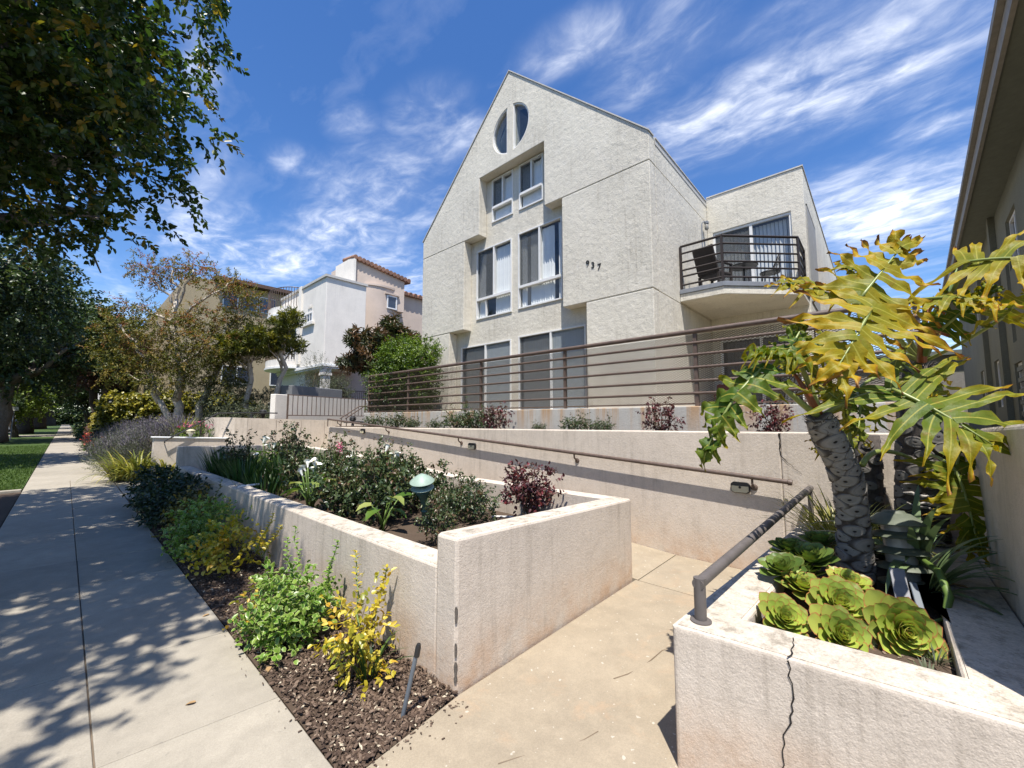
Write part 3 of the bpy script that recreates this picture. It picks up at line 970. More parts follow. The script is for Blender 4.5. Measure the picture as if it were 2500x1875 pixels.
cw = thing('curved_landing_wall', 'curved cream wall in smooth panels at the ramp landing', 'wall', (4.5, 14.2, 0))
arc = [(3.05 - 0.0, 16.2), (3.0, 15.5), (3.05, 15.0), (3.2, 14.6), (3.45, 14.37), (3.75, 14.3)]
base_pts = arc + [(4.55, 14.28), (5.30, 14.26), (6.05, 14.24), (6.9, 14.22), (7.8, 14.2)]
for i in range(len(base_pts) - 1):
    (xa, ya), (xb, yb) = base_pts[i], base_pts[i + 1]
    g = 0.006 if i >= 5 else 0.0
    d = Vector((xb - xa, yb - ya, 0)).normalized()
    nx, ny = d.y, -d.x
    za, zb = 1.70 - 0.03 * max(0, xa - 3.1), 1.70 - 0.03 * max(0, xb - 3.1)
    a, b = Vector((xa, ya, 0)) + d * g, Vector((xb, yb, 0)) - d * g
    q = [(a.x, a.y), (b.x, b.y), (b.x - nx * .2, b.y - ny * .2), (a.x - nx * .2, a.y - ny * .2)]
    MB().hexa([(*p, -0.1) for p in q], [(*q[0], za), (*q[1], zb), (*q[2], zb), (*q[3], za)]).build('wall_panel', M['planter'], cw)
struct('landing_bed', MB().prism([(3.25, 16.2), (3.2, 15.5), (3.4, 14.75), (3.8, 14.52), (6.0, 14.46), (6.0, 19), (3.25, 19)], 0.5, 1.62, fn=lambda a, b, t: (a, b, t)), M['soil'])

CH_T0 = (np.array([[0, -.5, 0], [.5, -.6, .07], [1, -.35, .02], [1, .35, .02], [.5, .6, .07], [0, .5, 0]]), np.array([[0, 1, 4, 5], [1, 2, 3, 4]]), np.zeros(6))
# ------------------------------------------------------------------ corner planter at right
cp = thing('corner_planter', 'cracked stucco planter at the right holding the philodendron and rosettes', 'planter', (2.1, 0.2, 0))
mb = MB()
Z = 0.65
inner = [(2.353, 0.554), (2.418, -0.176), (5.095, -0.20), (5.095, 0.40), (2.891, 0.526)]
outer = [(2.052, 0.813), (2.175, -0.46), (5.097, -0.46), (5.097, 0.60)]
mb.prism(outer, -0.1, Z, holes=[inner], fn=lambda a, b, t: (a, b, t))
mb.build('planter_wall', M['planter'], cp, bevel=0.022, seg=3)
mb = MB()
mb.prism([(2.075, 0.79), (2.20, -0.452), (5.08, -0.452), (5.08, 0.585)], Z - 0.02, Z + 0.0035,
         holes=[[(2.335, 0.575), (2.40, -0.196), (5.08, -0.215), (5.08, 0.42), (2.891, 0.543)]], fn=lambda a, b, t: (a, b, t))
mb.build('cap', M['planter_top'], cp)
MB().prism([(2.36, 0.545), (2.424, -0.17), (5.09, -0.195), (5.09, 0.395), (2.891, 0.52)], 0.0, 0.575, fn=lambda a, b, t: (a, b, t)).build('soil', M['soil'], cp)
kl = 420
lx, ly = RNG.uniform(2.38, 3.3, kl), RNG.uniform(-.17, .52, kl)
V, F, v_, e_ = scatter(CH_T0, np.stack([lx, ly, np.full(kl, .578)], 1), rdir(kl) * [1, 1, .3], rdir(kl) * .4 + np.array([0, 0, 1.0]), RNG.uniform(.008, .035, kl), RNG.uniform(.004, .014, kl), RNG.uniform(.3, 1, kl))
tag(fast_obj('litter', V, F, M['mulch'], cp, {'v': v_, 'e': e_}), kind='stuff')
c0 = Vector((2.3525 - 0.24, 0.30, 0))
fx = lambda y: 2.052 + (0.813 - y) * (2.175 - 2.052) / (0.813 + 0.46)
nf = Vector((-0.9953, -0.0961, 0)).normalized()
crackline([(fx(.345), .345, 0.645), (fx(.33), .33, .50), (fx(.345), .345, .40), (fx(.375), .375, .34), (fx(.385), .385, .25), (fx(.38), .38, .02)], 0.0045, nf, parent=cp, lift=0.004)
crackline([(fx(.345), .345, 0.655), (fx(.345) + .10, .335, 0.655), (fx(.345) + .2, .345, 0.655)], 0.0045, (0, 0, 1), parent=cp)
# extension of the front wall beyond the picture
bw = thing('boundary_wall', 'shaded stucco boundary wall behind the corner planter', 'wall', (3.6, -0.6, 0))
n = 14
mb = MB()
pts = []
for i in range(n + 1):
    t = i / n
    x = 2.22 + (5.30 - 2.22) * t
    pts.append((x, 1.645 - 0.118 * t ** 1.15 + (-0.03 * max(0, 1 - t * 12))))
mb.prism([(2.22, -0.1)] + pts + [(5.30, -0.1)], -0.67, -0.462, fn=lambda a, b, t: (a, t, b))
mb.build('wall', M['planter'], bw, bevel=0.02)
mb = MB()
for i in range(n):
    (xa, za), (xb, zb) = pts[i], pts[i + 1]
    mb.hexa([(xa, -0.665, za - .01), (xb, -0.665, zb - .01), (xb, -0.467, zb - .01), (xa, -0.467, za - .01)],
            [(xa, -0.655, za + .0045), (xb, -0.655, zb + .0045), (xb, -0.477, zb + .0045), (xa, -0.477, za + .0045)])
mb.build('cap', M['planter_top'], bw)

# ------------------------------------------------------------------ mulch strip
struct('mulch_bed', MB().prism([(0.975, 1.96), (1.05, 1.92), (1.685, 1.982), (1.685, 11.7), (0.975, 11.7)], -0.28, -0.012, fn=lambda a, b, t: (a, b, t)), M['soil'])
nchip = 19000
yy = 1.93 + 9.6 * RNG.uniform(0, 1, nchip) ** 1.75
xx = RNG.uniform(0.985, 1.68, nchip)
ok = (yy > 1.935 + (xx - 1.05) * 0.07) & (yy > 2.0 - (xx - .975) * .9)
xx, yy = xx[ok], yy[ok]
k = len(xx)
D = rdir(k)
D[:, 2] *= 0.28
Nn = rdir(k) * 0.35 + np.array([0, 0, 1.0])
L = RNG.uniform(0.008, 0.036, k)
W = L * RNG.uniform(0.18, 0.5, k)
vv = RNG.uniform(0, 0.93, k)
vv[RNG.uniform(size=k) < 0.035] = 1.0
CH_T = (np.array([[0, -.5, 0], [.5, -.6, .07], [1, -.35, .02], [1, .35, .02], [.5, .6, .07], [0, .5, 0], [0, -.5, -.14], [1, -.35, -.14], [1, .35, -.14], [0, .5, -.14]]),
        np.array([[0, 1, 4, 5], [1, 2, 3, 4], [6, 7, 2, 0], [5, 3, 8, 9], [7, 8, 3, 2], [0, 5, 9, 6]]), np.zeros(10))
ks = 130
sx_, sy_ = np.concatenate([RNG.normal(.955, .045, ks // 2), RNG.uniform(1.0, 1.7, ks // 2)]), np.concatenate([RNG.uniform(2.0, 6.5, ks // 2), 1.93 - np.abs(RNG.normal(0, .05, ks // 2))])
zc_ = RNG.uniform(-0.004, 0.016, k) + 0.02 * np.clip((xx - 1.5) / .2, 0, 1) * RNG.uniform(0, 1, k)
xx, yy, zc_ = np.concatenate([xx, sx_]), np.concatenate([yy, sy_]), np.concatenate([zc_, np.full(ks, .009)])
D, Nn = np.concatenate([D, rdir(ks) * [1, 1, .1]]), np.concatenate([Nn, rdir(ks) * .2 + np.array([0, 0, 1.0])])
L = np.concatenate([L, RNG.uniform(.005, .022, ks)])
W, vv = np.concatenate([W, L[-ks:] * .4]), np.concatenate([vv, RNG.uniform(0, .9, ks)])
V, F, v_, e_ = scatter(CH_T, np.stack([xx, yy, zc_], 1), D, Nn, L, W, vv)
tag(fast_obj('bark_mulch', V, F, M['mulch'], None, {'v': v_, 'e': e_}), 'brown bark chips covering the bed beside the sidewalk', 'mulch', kind='stuff')

# lawn blades on the near part of the verge
n = 26000
gy = 15.06 + 24 * RNG.uniform(0, 1, n) ** 1.6
gx = RNG.uniform(-4.2, -0.585, n)
gd = rdir(n) * 0.5 + np.array([0, 0, 1.0])
V, F, v_, e_ = scatter((np.array([[0, -.5, 0], [0, .5, 0], [1, .12, 0], [1, -.12, 0]]), np.array([[0, 1, 2, 3]]), np.zeros(4)),
                       np.stack([gx, gy, np.full(n, -0.016)], 1), gd, rdir(n), RNG.uniform(.03, .07, n), RNG.uniform(.012, .03, n), RNG.uniform(0, 1, n))
tag(fast_obj('lawn_grass', V, F, M['grass'], None, {'v': v_, 'e': e_}), 'short green lawn grass on the verge left of the sidewalk', 'grass', kind='stuff')
# ------------------------------------------------------------------ the gabled apartment house
XF, XB = 8.03, 8.352
hs_ = thing('apartment_house', 'tall cream stucco apartment house with steep gable, stepped window recess and corner balcony', 'house', (8.03, 7.4, 1.84))
YR, YL, YC, ZE, ZP = 3.33, 11.47, 7.40, 7.83, 11.71
G1, G2 = 4.37, 7.18
g = 0.011


def half_circle(side, cy, cz, r, gap, n=18):
    """half disc outline; side +1 is the part at larger y"""
    a0 = math.asin(gap / r)
    out = []
    for i in range(n + 1):
        t = -math.pi / 2 + a0 + (math.pi - 2 * a0) * i / n
        out.append((cy + side * r * math.cos(t), cz + r * math.sin(t)))
    return out


CY, CZ, CR, CG = 7.365, 9.935, 0.70, 0.115
hc = [half_circle(s, CY, CZ, CR, CG) for s in (1, -1)]
mb = MB()
for (a, b, z0, z1) in ((YR, 4.94, 1.75, G1 - g), (9.98, YL, 1.75, G1 - g), (YR, 5.60, G1 + g, G2 - g), (9.30, YL, G1 + g, G2 - g)):
    MBX = MB().box(XF, XB - 0.002, a, b, z0, z1)
    MBX.build('front_wall', M['house'], hs_, bevel=0.014)
MB().prism([(YR, G2 + g), (6.15, G2 + g), (6.15, 8.965), (8.63, 8.965), (8.63, G2 + g), (YL, G2 + g), (YL, ZE - 0.03), (YC, ZP), (YR, ZE)], XF, XB - 0.002, holes=hc).build('gable_wall', M['house'], hs_, bevel=0.012)
# groove floors
for (a, b, z) in ((YR + .02, 4.93, G1), (9.99, YL - .02, G1), (YR + .02, 5.59, G2), (9.31, YL - .02, G2)):
    MB().box(XF + 0.016, XF + 0.2, a, b, z - g - .001, z + g + .001).build('control_joint', M['house'], hs_)
for z in (G1, G2):
    MB().box(XF + 0.21, 11.9, YR + 0.016, YR + .1, z - g - .001, z + g + .001).build('control_joint', M['house'], hs_)

WIN = {  # (y_left, y_right, z0, z1, y_mullion, z_band)
    't1': (8.385, 7.53, 7.575, 8.925, 7.945, 8.035), 't2': (7.285, 6.425, 7.585, 8.93, 6.835, 8.04),
    'm1': (9.045, 7.575, 4.69, 6.855, 8.30, 5.30), 'm2': (7.325, 5.82, 4.71, 6.90, 6.565, 5.33),
    'd1': (9.745, 7.60, 1.86, 3.905, 8.64, None), 'd2': (7.32, 5.15, 1.86, 3.94, 6.21, None)}
MB().prism([(4.6, 1.75), (10.3, 1.75), (10.3, 7.0), (8.9, 9.2), (5.9, 9.2), (4.6, 7.0)], XB, XB + 0.12,
           holes=[[(b, z0), (a, z0), (a, z1), (b, z1)] for (a, b, z0, z1, _, _) in WIN.values()]).build('recess_wall', M['house'], hs_)
# wall behind everything so that rooms are closed boxes
for nm, (a, b, z0, z1, ym, zb) in WIN.items():
    X = XB + 0.045
    fw = 0.036
    wn = MB()
    wn.box(X - .075, X + .03, b, a, z1 - fw, z1).box(X - .075, X + .03, b, a, z0, z0 + fw)
    wn.box(X - .074, X + .029, a - fw, a, z0 + fw, z1 - fw).box(X - .074, X + .029, b, b + fw, z0 + fw, z1 - fw)
    zlow = z0 + fw
    if zb:
        wn.box(X - .085, X + .028, b + fw, a - fw, zb - .035, zb + .035)
        zlow = zb + .035
        if nm == 'm1':
            wn.box(X - .06, X + .02, ym + .33, ym + .35, z0 + fw, zb - .035)
    wn.box(X - .072, X + .027, ym - .026, ym + .026, zlow, z1 - fw)
    wo_ = wn.build('window_frame' if zb else 'sliding_door_frame', M['white'], hs_)
    MB().add([(X, b + fw, z0 + fw), (X, a - fw, z0 + fw), (X, a - fw, z1 - fw), (X, b + fw, z1 - fw)], [(3, 2, 1, 0)]).build('pane', M['glass'], wo_)
    # left leaf carries an insect screen
    MB().box(X - .03, X - .027, ym + .03, a - fw, zlow, z1 - fw).build('insect_screen', M['screen'], wo_)
    if not zb:
        MB().box(X - .03, X - .027, b + fw, ym - .03, zlow, z1 - fw).build('insect_screen', screen_mat('light_screen', (0.34, 0.38, 0.40), 0.62), wo_)
    # room
    rm = MB()
    rm.box(XB + 1.9, XB + 1.95, b - .4, a + .4, z0 - .3, z1 + .3).box(XB + .14, XB + 1.9, b - .45, b - .4, z0 - .3, z1 + .3).box(XB + .14, XB + 1.9, a + .4, a + .45, z0 - .3, z1 + .3)
    rm.box(XB + .14, XB + 1.9, b - .4, a + .4, z0 - .35, z0 - .3).box(XB + .14, XB + 1.9, b - .4, a + .4, z1 + .3, z1 + .35)
    rm.build('room', M['inside'], hs_)
    # vertical blinds
    spans = {'m1': [(b + .05, ym - .01), (ym + .5, a - .02)], 't1': [(b + .05, a - .05)], 't2': [(b + .05, a - .05)], 'm2': [(b + .05, a - .05)], 'd1': [(b + .05, a - .15)], 'd2': [(b + .05, a - .1)]}[nm]
    sl = MB().add([(0, -.043, 0), (.006, 0, 0), (0, .043, 0), (0, -.043, 1), (.006, 0, 1), (0, .043, 1)], [(0, 1, 4, 3), (1, 2, 5, 4)]).mesh('blind_slat', M['blind'])
    for (p, q) in spans:
        yv = p
        while yv < q:
            skip = nm == 'm2' and (6.85 < yv < 7.12 and random.random() < .6 or 6.0 < yv < 6.16 and random.random() < .8)
            if not skip:
                o = bpy.data.objects.new('blind_slat', sl)
                o.location = (X + .055, yv, z0 + .06 + random.uniform(0, .01))
                o.rotation_euler = (0, 0, R(random.gauss(26, 7)))
                o.scale = (1, 1, z1 - z0 - .14)
                COL.objects.link(o)
                o.parent = wo_
            yv += 0.079
# the split round window
for s, lp in zip((1, -1), hc):
    inn = half_circle(s, CY, CZ, CR - 0.03, CG + 0.028)
    wo_ = MB().prism(lp, XF + .02, XF + .10, holes=[inn]).build('half_round_frame', M['white'], hs_)
    MB().prism(inn, XF + .08, XF + .085).build('pane', M['glass'], wo_)
at_ = MB()
at_.box(XB + .01, XB + 1.4, 6.2, 8.6, 9.20, 9.24).box(XB + 1.4, XB + 1.45, 6.2, 8.6, 9.2, 11)
at_.hexa([(XB + .01, 6.2, 9.2), (XB + 1.4, 6.2, 9.2), (XB + 1.4, 6.24, 9.2), (XB + .01, 6.24, 9.2)], [(XB + .01, 7.2, 10.9), (XB + 1.4, 7.2, 10.9), (XB + 1.4, 7.25, 10.9), (XB + .01, 7.25, 10.9)])
at_.hexa([(XB + .01, 8.56, 9.2), (XB + 1.4, 8.56, 9.2), (XB + 1.4, 8.6, 9.2), (XB + .01, 8.6, 9.2)], [(XB + .01, 7.5, 10.9), (XB + 1.4, 7.5, 10.9), (XB + 1.4, 7.55, 10.9), (XB + .01, 7.55, 10.9)])
at_.build('attic_room', M['attic'], hs_)

# side walls, roof and rear
for (z0, z1) in ((1.75, G1 - g), (G1 + g, G2 - g), (G2 + g, ZE - .02)):
    MB().box(XB, 12.2, YR, YR + .3, z0, z1).build('side_wall', M['house'], hs_)
MB().box(XB, 24, YL - .3, YL, 1.75, ZE - .06).build('side_wall', M['house'], hs_)
MB().box(24, 24.3, 1.1, YL, 1.75, ZE).build('rear_wall', M['house'], hs_)
rf = MB()
for (ya, za, yb, zb) in ((YR - .01, ZE - .03, YC, ZP - .02), (YC, ZP - .02, YL + .01, ZE - .06)):
    rf.hexa([(XB, ya, za - .12), (24, ya, za - .12), (24, yb, zb - .12), (XB, yb, zb - .12)], [(XB, ya, za), (24, ya, za), (24, yb, zb), (XB, yb, zb)])
rf.build('roof', M['coping'], hs_)
cpn = MB()
dy, dz = YC - YR, ZP - ZE
for (ya, za, yb, zb) in ((YR - .02, ZE - .012, YC, ZP + .008), (YC, ZP + .008, YL + .02, ZE - .04)):
    cpn.hexa([(XF - .025, ya, za), (XF + .25, ya, za), (XF + .25, yb, zb), (XF - .025, yb, zb)], [(XF - .025, ya, za + .035), (XF + .25, ya, za + .035), (XF + .25, yb, zb + .035), (XF - .025, yb, zb + .035)])
cpn.box(XB, 11.9, YR - .025, YR + .2, ZE - .018, ZE + .012)
cpn.build('roof_edging', M['coping'], hs_)

# rear wing with the balcony doors
XW, YW = 11.93, 1.08
MB().prism([(YW, 1.75), (YR - .002, 1.75), (YR - .002, 7.92), (YW, 7.92)], XW, XW + .25,
           holes=[[(1.36, 4.70), (3.19, 4.70), (3.19, 6.86), (1.36, 6.86)], [(1.30, 1.86), (3.12, 1.86), (3.12, 3.80), (1.30, 3.80)]]).build('wing_front_wall', M['house'], hs_, bevel=0.012)
MB().box(XW + .252, 24, YW, YW + .3, 1.75, 7.92).build('wing_side_wall', M['house'], hs_)
MB().box(XW + .2, 24, YW + .3, YR + .5, 7.75, 7.86).build('wing_roof', M['coping'], hs_)
MB().box(XW - .02, XW + .25, YW - .02, YR - .01, 7.922, 7.955).box(XW + .25, 24, YW - .02, YW + .2, 7.922, 7.955).build('roof_edging', M['coping'], hs_)
for (a, b, z0, z1, ym) in ((3.19, 1.36, 4.70, 6.86, 2.263), (3.12, 1.30, 1.86, 3.80, 2.16)):
    X = XW + .08
    wn = MB()
    wn.box(X - .05, X + .03, b, a, z1 - .06, z1).box(X - .05, X + .03, b, a, z0, z0 + .05).box(X - .049, X + .029, a - .05, a, z0 + .05, z1 - .06)
    wn.box(X - .049, X + .029, b, b + .05, z0 + .05, z1 - .06).box(X - .047, X + .027, ym - .035, ym + .035, z0 + .05, z1 - .06)
    wo_ = wn.build('sliding_door_frame', M['white'], hs_)
    MB().add([(X, b + .05, z0 + .05), (X, a - .05, z0 + .05), (X, a - .05, z1 - .06), (X, b + .05, z1 - .06)], [(3, 2, 1, 0)]).build('pane', M['glass'], wo_)
    MB().box(X - .02, X - .018, ym + .035, a - .05, z0 + .05, z1 - .06).build('insect_screen', M['screen'], wo_)
    if z0 < 2:
        MB().box(X - .02, X - .018, b + .05, ym - .035, z0 + .05, z1 - .06).build('insect_screen', M['screen'], wo_)
    sl = MB().add([(0, -.043, 0), (.006, 0, 0), (0, .043, 0), (0, -.043, 1), (.006, 0, 1), (0, .043, 1)], [(0, 1, 4, 3), (1, 2, 5, 4)]).mesh('blind_slat', M['blind_dim'])
    yv = b + .08
    while yv < a - .1:
        o = bpy.data.objects.new('blind_slat', sl)
        o.location = (X + .13, yv, z0 + .06)
        o.rotation_euler = (0, 0, R(random.gauss(38, 6)))
        o.scale = (1, 1, z1 - z0 - .14)
        COL.objects.link(o)
        o.parent = wo_
        yv += .088
    MB().box(X + 2, X + 2.05, b - .3, a + .1, z0 - .1, z1 + .2).box(X + .2, X + 2, b - .3, b - .25, z0 - .1, z1 + .2).box(X + .2, X + 2, a + .05, a + .1, z0 - .1, z1 + .2).box(X + .2, X + 2, b - .3, a + .1, z1 + .15, z1 + .2).box(X + .2, X + 2, b - .3, a + .1, z0 - .15, z0 - .1).build('room', M['inside'], hs_)

# balcony slab and railing
BP = [(9.57, YR - .004), (9.57, 2.39), (10.85, 1.10), (XW - .004, 1.10), (XW - .004, YR - .004)]
MB().prism(BP, 4.40, 4.575, fn=lambda a, b, t: (a, b, t)).build('balcony_slab', M['house'], hs_, bevel=0.012)
BQ = [(9.545, YR - .006), (9.545, 2.375), (10.84, 1.072), (XW - .006, 1.072), (XW - .006, YR - .006)]
MB().prism(BQ, 4.577, 4.68, fn=lambda a, b, t: (a, b, t)).build('balcony_flashing', M['slab_cap'], hs_, bevel=0.006)
br = thing('balcony_railing', 'dark brown five-bar railing round the angled balcony', 'railing', (9.6, 2.4, 4.68))
RPTS = [(9.62, YR - .03), (9.62, 2.40), (10.87, 1.15), (XW - .03, 1.15)]
for i, (x, y) in enumerate(RPTS):
    MB().box(x - .024, x + .024, y - .024, y + .024, 4.68, 5.735).build('post', M['bal_rail'], br)
for j, z in enumerate((4.80, 5.01, 5.16, 5.355, 5.57, 5.745)):
    r = 0.030 if j == 5 else 0.023
    for (a, b) in zip(RPTS[:-1], RPTS[1:]):
        MB().tube([(*a, z), (*b, z)], r, 8).build('top_rail' if j == 5 else 'rail', M['bal_rail'], br, smooth=True)
for i, (a, b) in enumerate(zip(RPTS[:-1], RPTS[1:])):
    k = 3 if i == 1 else 2
    for q in range(1, k):
        p = Vector((*a, 0)).lerp(Vector((*b, 0)), q / k)
        MB().box(p.x - .012, p.x + .012, p.y - .012, p.y + .012, 4.68, 4.80).build('picket', M['bal_rail'], br)

# wall lamp on its conduit beside the balcony
wl = thing('wall_lamp', 'small jar lamp on a bent conduit above the balcony', 'lamp', (11.4, 3.3, 6.9))
MB().tube([(11.38, 3.31, 5.75), (11.38, 3.31, 6.98), (11.40, 3.26, 7.03), (11.50, 3.22, 7.03)], 0.016, 8).build('conduit', M['slab_cap'], wl, smooth=True)
MB().box(11.45, 11.55, 3.17, 3.27, 6.98, 7.06).build('lamp_base', M['slab_cap'], wl, bevel=.01)
MB().lathe([(.035, 0), (.05, -.03), (.055, -.12), (.03, -.17)], (11.50, 3.22, 6.98), 12).build('jar', M['lens'], wl, smooth=True)


# ------------------------------------------------------------------ patio furniture
def wicker_chair(name, label, loc, rz, m):
    t = thing(name, label, 'chair', (0, 0, 0))
    MB().box(-.26, .26, -.26, .26, .38, .45).build('seat', m, t, bevel=.02)
    b = MB()
    b.hexa([(-.27, .22, .42), (.27, .22, .42), (.27, .28, .42), (-.27, .28, .42)], [(-.27, .42, 1.02), (.27, .42, 1.02), (.27, .47, 1.02), (-.27, .47, 1.02)])
    b.build('backrest', m, t, bevel=.015)
    for sx in (-1, 1):
        MB().box(sx * .27 - .03, sx * .27 + .03, -.24, .3, .62, .66).build('armrest', m, t, bevel=.01)
        for sy in (-.22, .24):
            MB().box(sx * .25 - .025, sx * .25 + .025, sy - .025, sy + .025, 0, .62 if sy < 0 else .40).build('leg', m, t)
    t.location, t.rotation_euler = loc, (0, 0, rz)
    return t


def wire_chair(name, label, loc, rz, m, group=None):
    t = thing(name, label, 'chair', (0, 0, 0), group)
    s = MB()
    s.lathe([(.02, .43), (.21, .43), (.215, .445), (.21, .46), (.02, .46)], n=16)
    s.build('seat', m, t)
    for k in range(4):
        a = math.pi / 4 + k * math.pi / 2
        MB().tube([(.17 * math.cos(a), .17 * math.sin(a), .44), (.24 * math.cos(a), .24 * math.sin(a), 0)], .011, 6).build('leg', m, t)
    b = MB()
    b.tube([(.21 * math.cos(q), .21 * math.sin(q), .46 + .42 * math.sin((q - .2) / (math.pi - .4) * math.pi)) for q in [.2 + i * (math.pi - .4) / 12 for i in range(13)]], .013, 6)
    b.tube([(.21 * math.cos(q), .21 * math.sin(q), .46 + .25 * math.sin((q - .4) / (math.pi - .8) * math.pi)) for q in [.4 + i * (math.pi - .8) / 10 for i in range(11)]], .010, 6)
    for q in (1.0, 1.35, 1.8, 2.15):
        b.tube([(.21 * math.cos(q), .21 * math.sin(q), .46), (.21 * math.cos(q), .21 * math.sin(q), .82)], .007, 5)
    b.build('backrest', m, t)
    t.location, t.rotation_euler = loc, (0, 0, rz)
    return t


wicker_chair('patio_chair', 'dark wicker armchair with its back to the street on the balcony', (10.35, 2.75, 4.685), R(70), M['wicker'])
wire_chair('wire_chair', 'black wire chair on the balcony near its right end', (11.1, 1.75, 4.685), R(200), M['black'])
tb = thing('bistro_table', 'small round black table between the balcony chairs', 'table', (10.9, 2.25, 4.685))
MB().lathe([(.02, .66), (.30, .66), (.31, .675), (.30, .69), (.02, .69)], (10.9, 2.25, 4.685), 20).build('tabletop', M['black'], tb)
MB().tube([(10.9, 2.25, 4.70), (10.9, 2.25, 5.35)], .025, 8).build('leg', M['black'], tb)
MB().lathe([(.2, 0), (.19, .02), (.03, .05)], (10.9, 2.25, 4.685), 16).build('base', M['black'], tb)
pt = thing('patio_table', 'green glass patio table behind the long railing under the balcony', 'table', (10.2, 1.4, 1.84))
MB().lathe([(.02, .70), (.52, .70), (.53, .715), (.52, .73), (.02, .73)], (10.2, 1.4, 1.84), 24).build('tabletop', M['tabletop'], pt)
for k in range(4):
    a = k * math.pi / 2 + .5
    MB().tube([(10.2 + .4 * math.cos(a), 1.4 + .4 * math.sin(a), 2.54), (10.2 + .15 * math.cos(a), 1.4 + .15 * math.sin(a), 2.2), (10.2 + .42 * math.cos(a), 1.4 + .42 * math.sin(a), 1.84)], .014, 6).build('leg', M['black'], pt)
wire_chair('wire_chair', 'black wire chair at the green patio table', (9.55, 1.1, 1.842), R(100), M['black'])
fc = thing('folding_chair', 'red folding chair leaning by the door under the balcony', 'chair', (11.0, 2.95, 1.84))
for s in (-.2, .2):
    MB().tube([(11.05, 2.85 + s, 1.84), (11.5, 2.9 + s, 2.55)], .014, 6).build('leg', M['red'], fc)
    MB().tube([(11.45, 2.85 + s, 1.84), (11.1, 2.9 + s, 2.25)], .014, 6).build('leg', M['red'], fc)
MB().hexa([(11.10, 2.66, 2.25), (11.45, 2.66, 2.22), (11.45, 3.1, 2.22), (11.10, 3.1, 2.25)], [(11.10, 2.66, 2.28), (11.45, 2.66, 2.25), (11.45, 3.1, 2.25), (11.10, 3.1, 2.28)]).build('seat', M['red'], fc)
MB().hexa([(11.36, 2.68, 2.36), (11.38, 2.68, 2.36), (11.38, 3.12, 2.36), (11.36, 3.12, 2.36)], [(11.47, 2.68, 2.55), (11.49, 2.68, 2.55), (11.49, 3.12, 2.55), (11.47, 3.12, 2.55)]).build('backrest', M['red'], fc)

# house numbers
for ch, y, z in (('9', 4.88, 5.285), ('3', 4.74, 5.21), ('7', 4.575, 5.13)):
    cu = bpy.data.curves.new('number_' + ch, 'FONT')
    cu.body = ch
    cu.size = 0.205
    cu.align_x, cu.align_y = 'CENTER', 'CENTER'
    cu.extrude = 0.004
    cu.offset = 0.002
    tmp = bpy.data.objects.new('tmp', cu)
    me = bpy.data.meshes.new_from_object(tmp)
    bpy.data.objects.remove(tmp)
    me.materials.clear()
    me.materials.append(M['number'])
    me.name = 'digit_' + {'9': 'nine', '3': 'three', '7': 'seven'}[ch]
    o = bpy.data.objects.new('house_number', me)
    o.matrix_world = Matrix(((0, 0, -1, XF - .0065), (-1, 0, 0, y), (0, 1, 0, z), (0, 0, 0, 1)))
    COL.objects.link(o)
    tag(o, {'9': 'bronze digit nine, leftmost and highest of the house number', '3': 'bronze digit three, middle one of the house number', '7': 'bronze digit seven, rightmost and lowest of the house number'}[ch], 'number', 'house number digits')

# ------------------------------------------------------------------ long railing on the terrace wall
XR = 6.22
fr = thing('terrace_railing', 'long brown pipe railing with mesh on top of the rust streaked wall', 'railing', (XR, 5.5, 1.836))
YA, YB = -0.40, 11.58
for y in (-0.36, 1.97, 4.305, 6.58, 9.44, 11.55):
    MB().box(XR - .025, XR + .025, y - .025, y + .025, 1.836, 2.93).build('post', M['rail'], fr)
for z, r, nm in ((2.948, .036, 'top_rail'), (2.775, .021, 'rail'), (2.60, .021, 'rail'), (2.41, .021, 'rail'), (2.21, .021, 'rail'), (2.028, .021, 'rail')):
    MB().tube([(XR - .02, YA, z), (XR - .02, YB, z)], r, 10).build(nm, M['rail'], fr, smooth=True)
MB().box(XR - .012, XR + .012, YA, YB, 1.862, 1.887).build('bottom_rail', M['rail'], fr)
cw_, ch_ = 0.058, 0.027
ny, nz = int((YB - YA) / cw_), int((2.93 - 1.89) / ch_)
Vs, Fs = [], []
tk = 0.006
ys = YA + np.arange(ny * 2 + 1) * cw_ / 2
b = 0
for j in range(nz):
    z0 = 1.89 + j * ch_
    for up in (0, 1):
        zz = z0 + ch_ / 2 * np.where((np.arange(ny * 2 + 1) % 2) == 0, 0.0, 1.0 if up else -1.0)
        a = np.stack([np.full_like(ys, XR + .012 + .004 * up), ys, zz + tk / 2], 1)
        c = np.stack([np.full_like(ys, XR + .018 + .004 * up), ys, zz - tk / 2], 1)
        Vs += [a, c]
        k = len(ys)
        i = np.arange(k - 1)
        Fs.append(np.stack([b + i, b + i + 1, b + k + i + 1, b + k + i], 1))
        b += 2 * k
tag(fast_obj('expanded_mesh', np.concatenate(Vs), np.concatenate(Fs), M['mesh'], fr), kind='stuff')

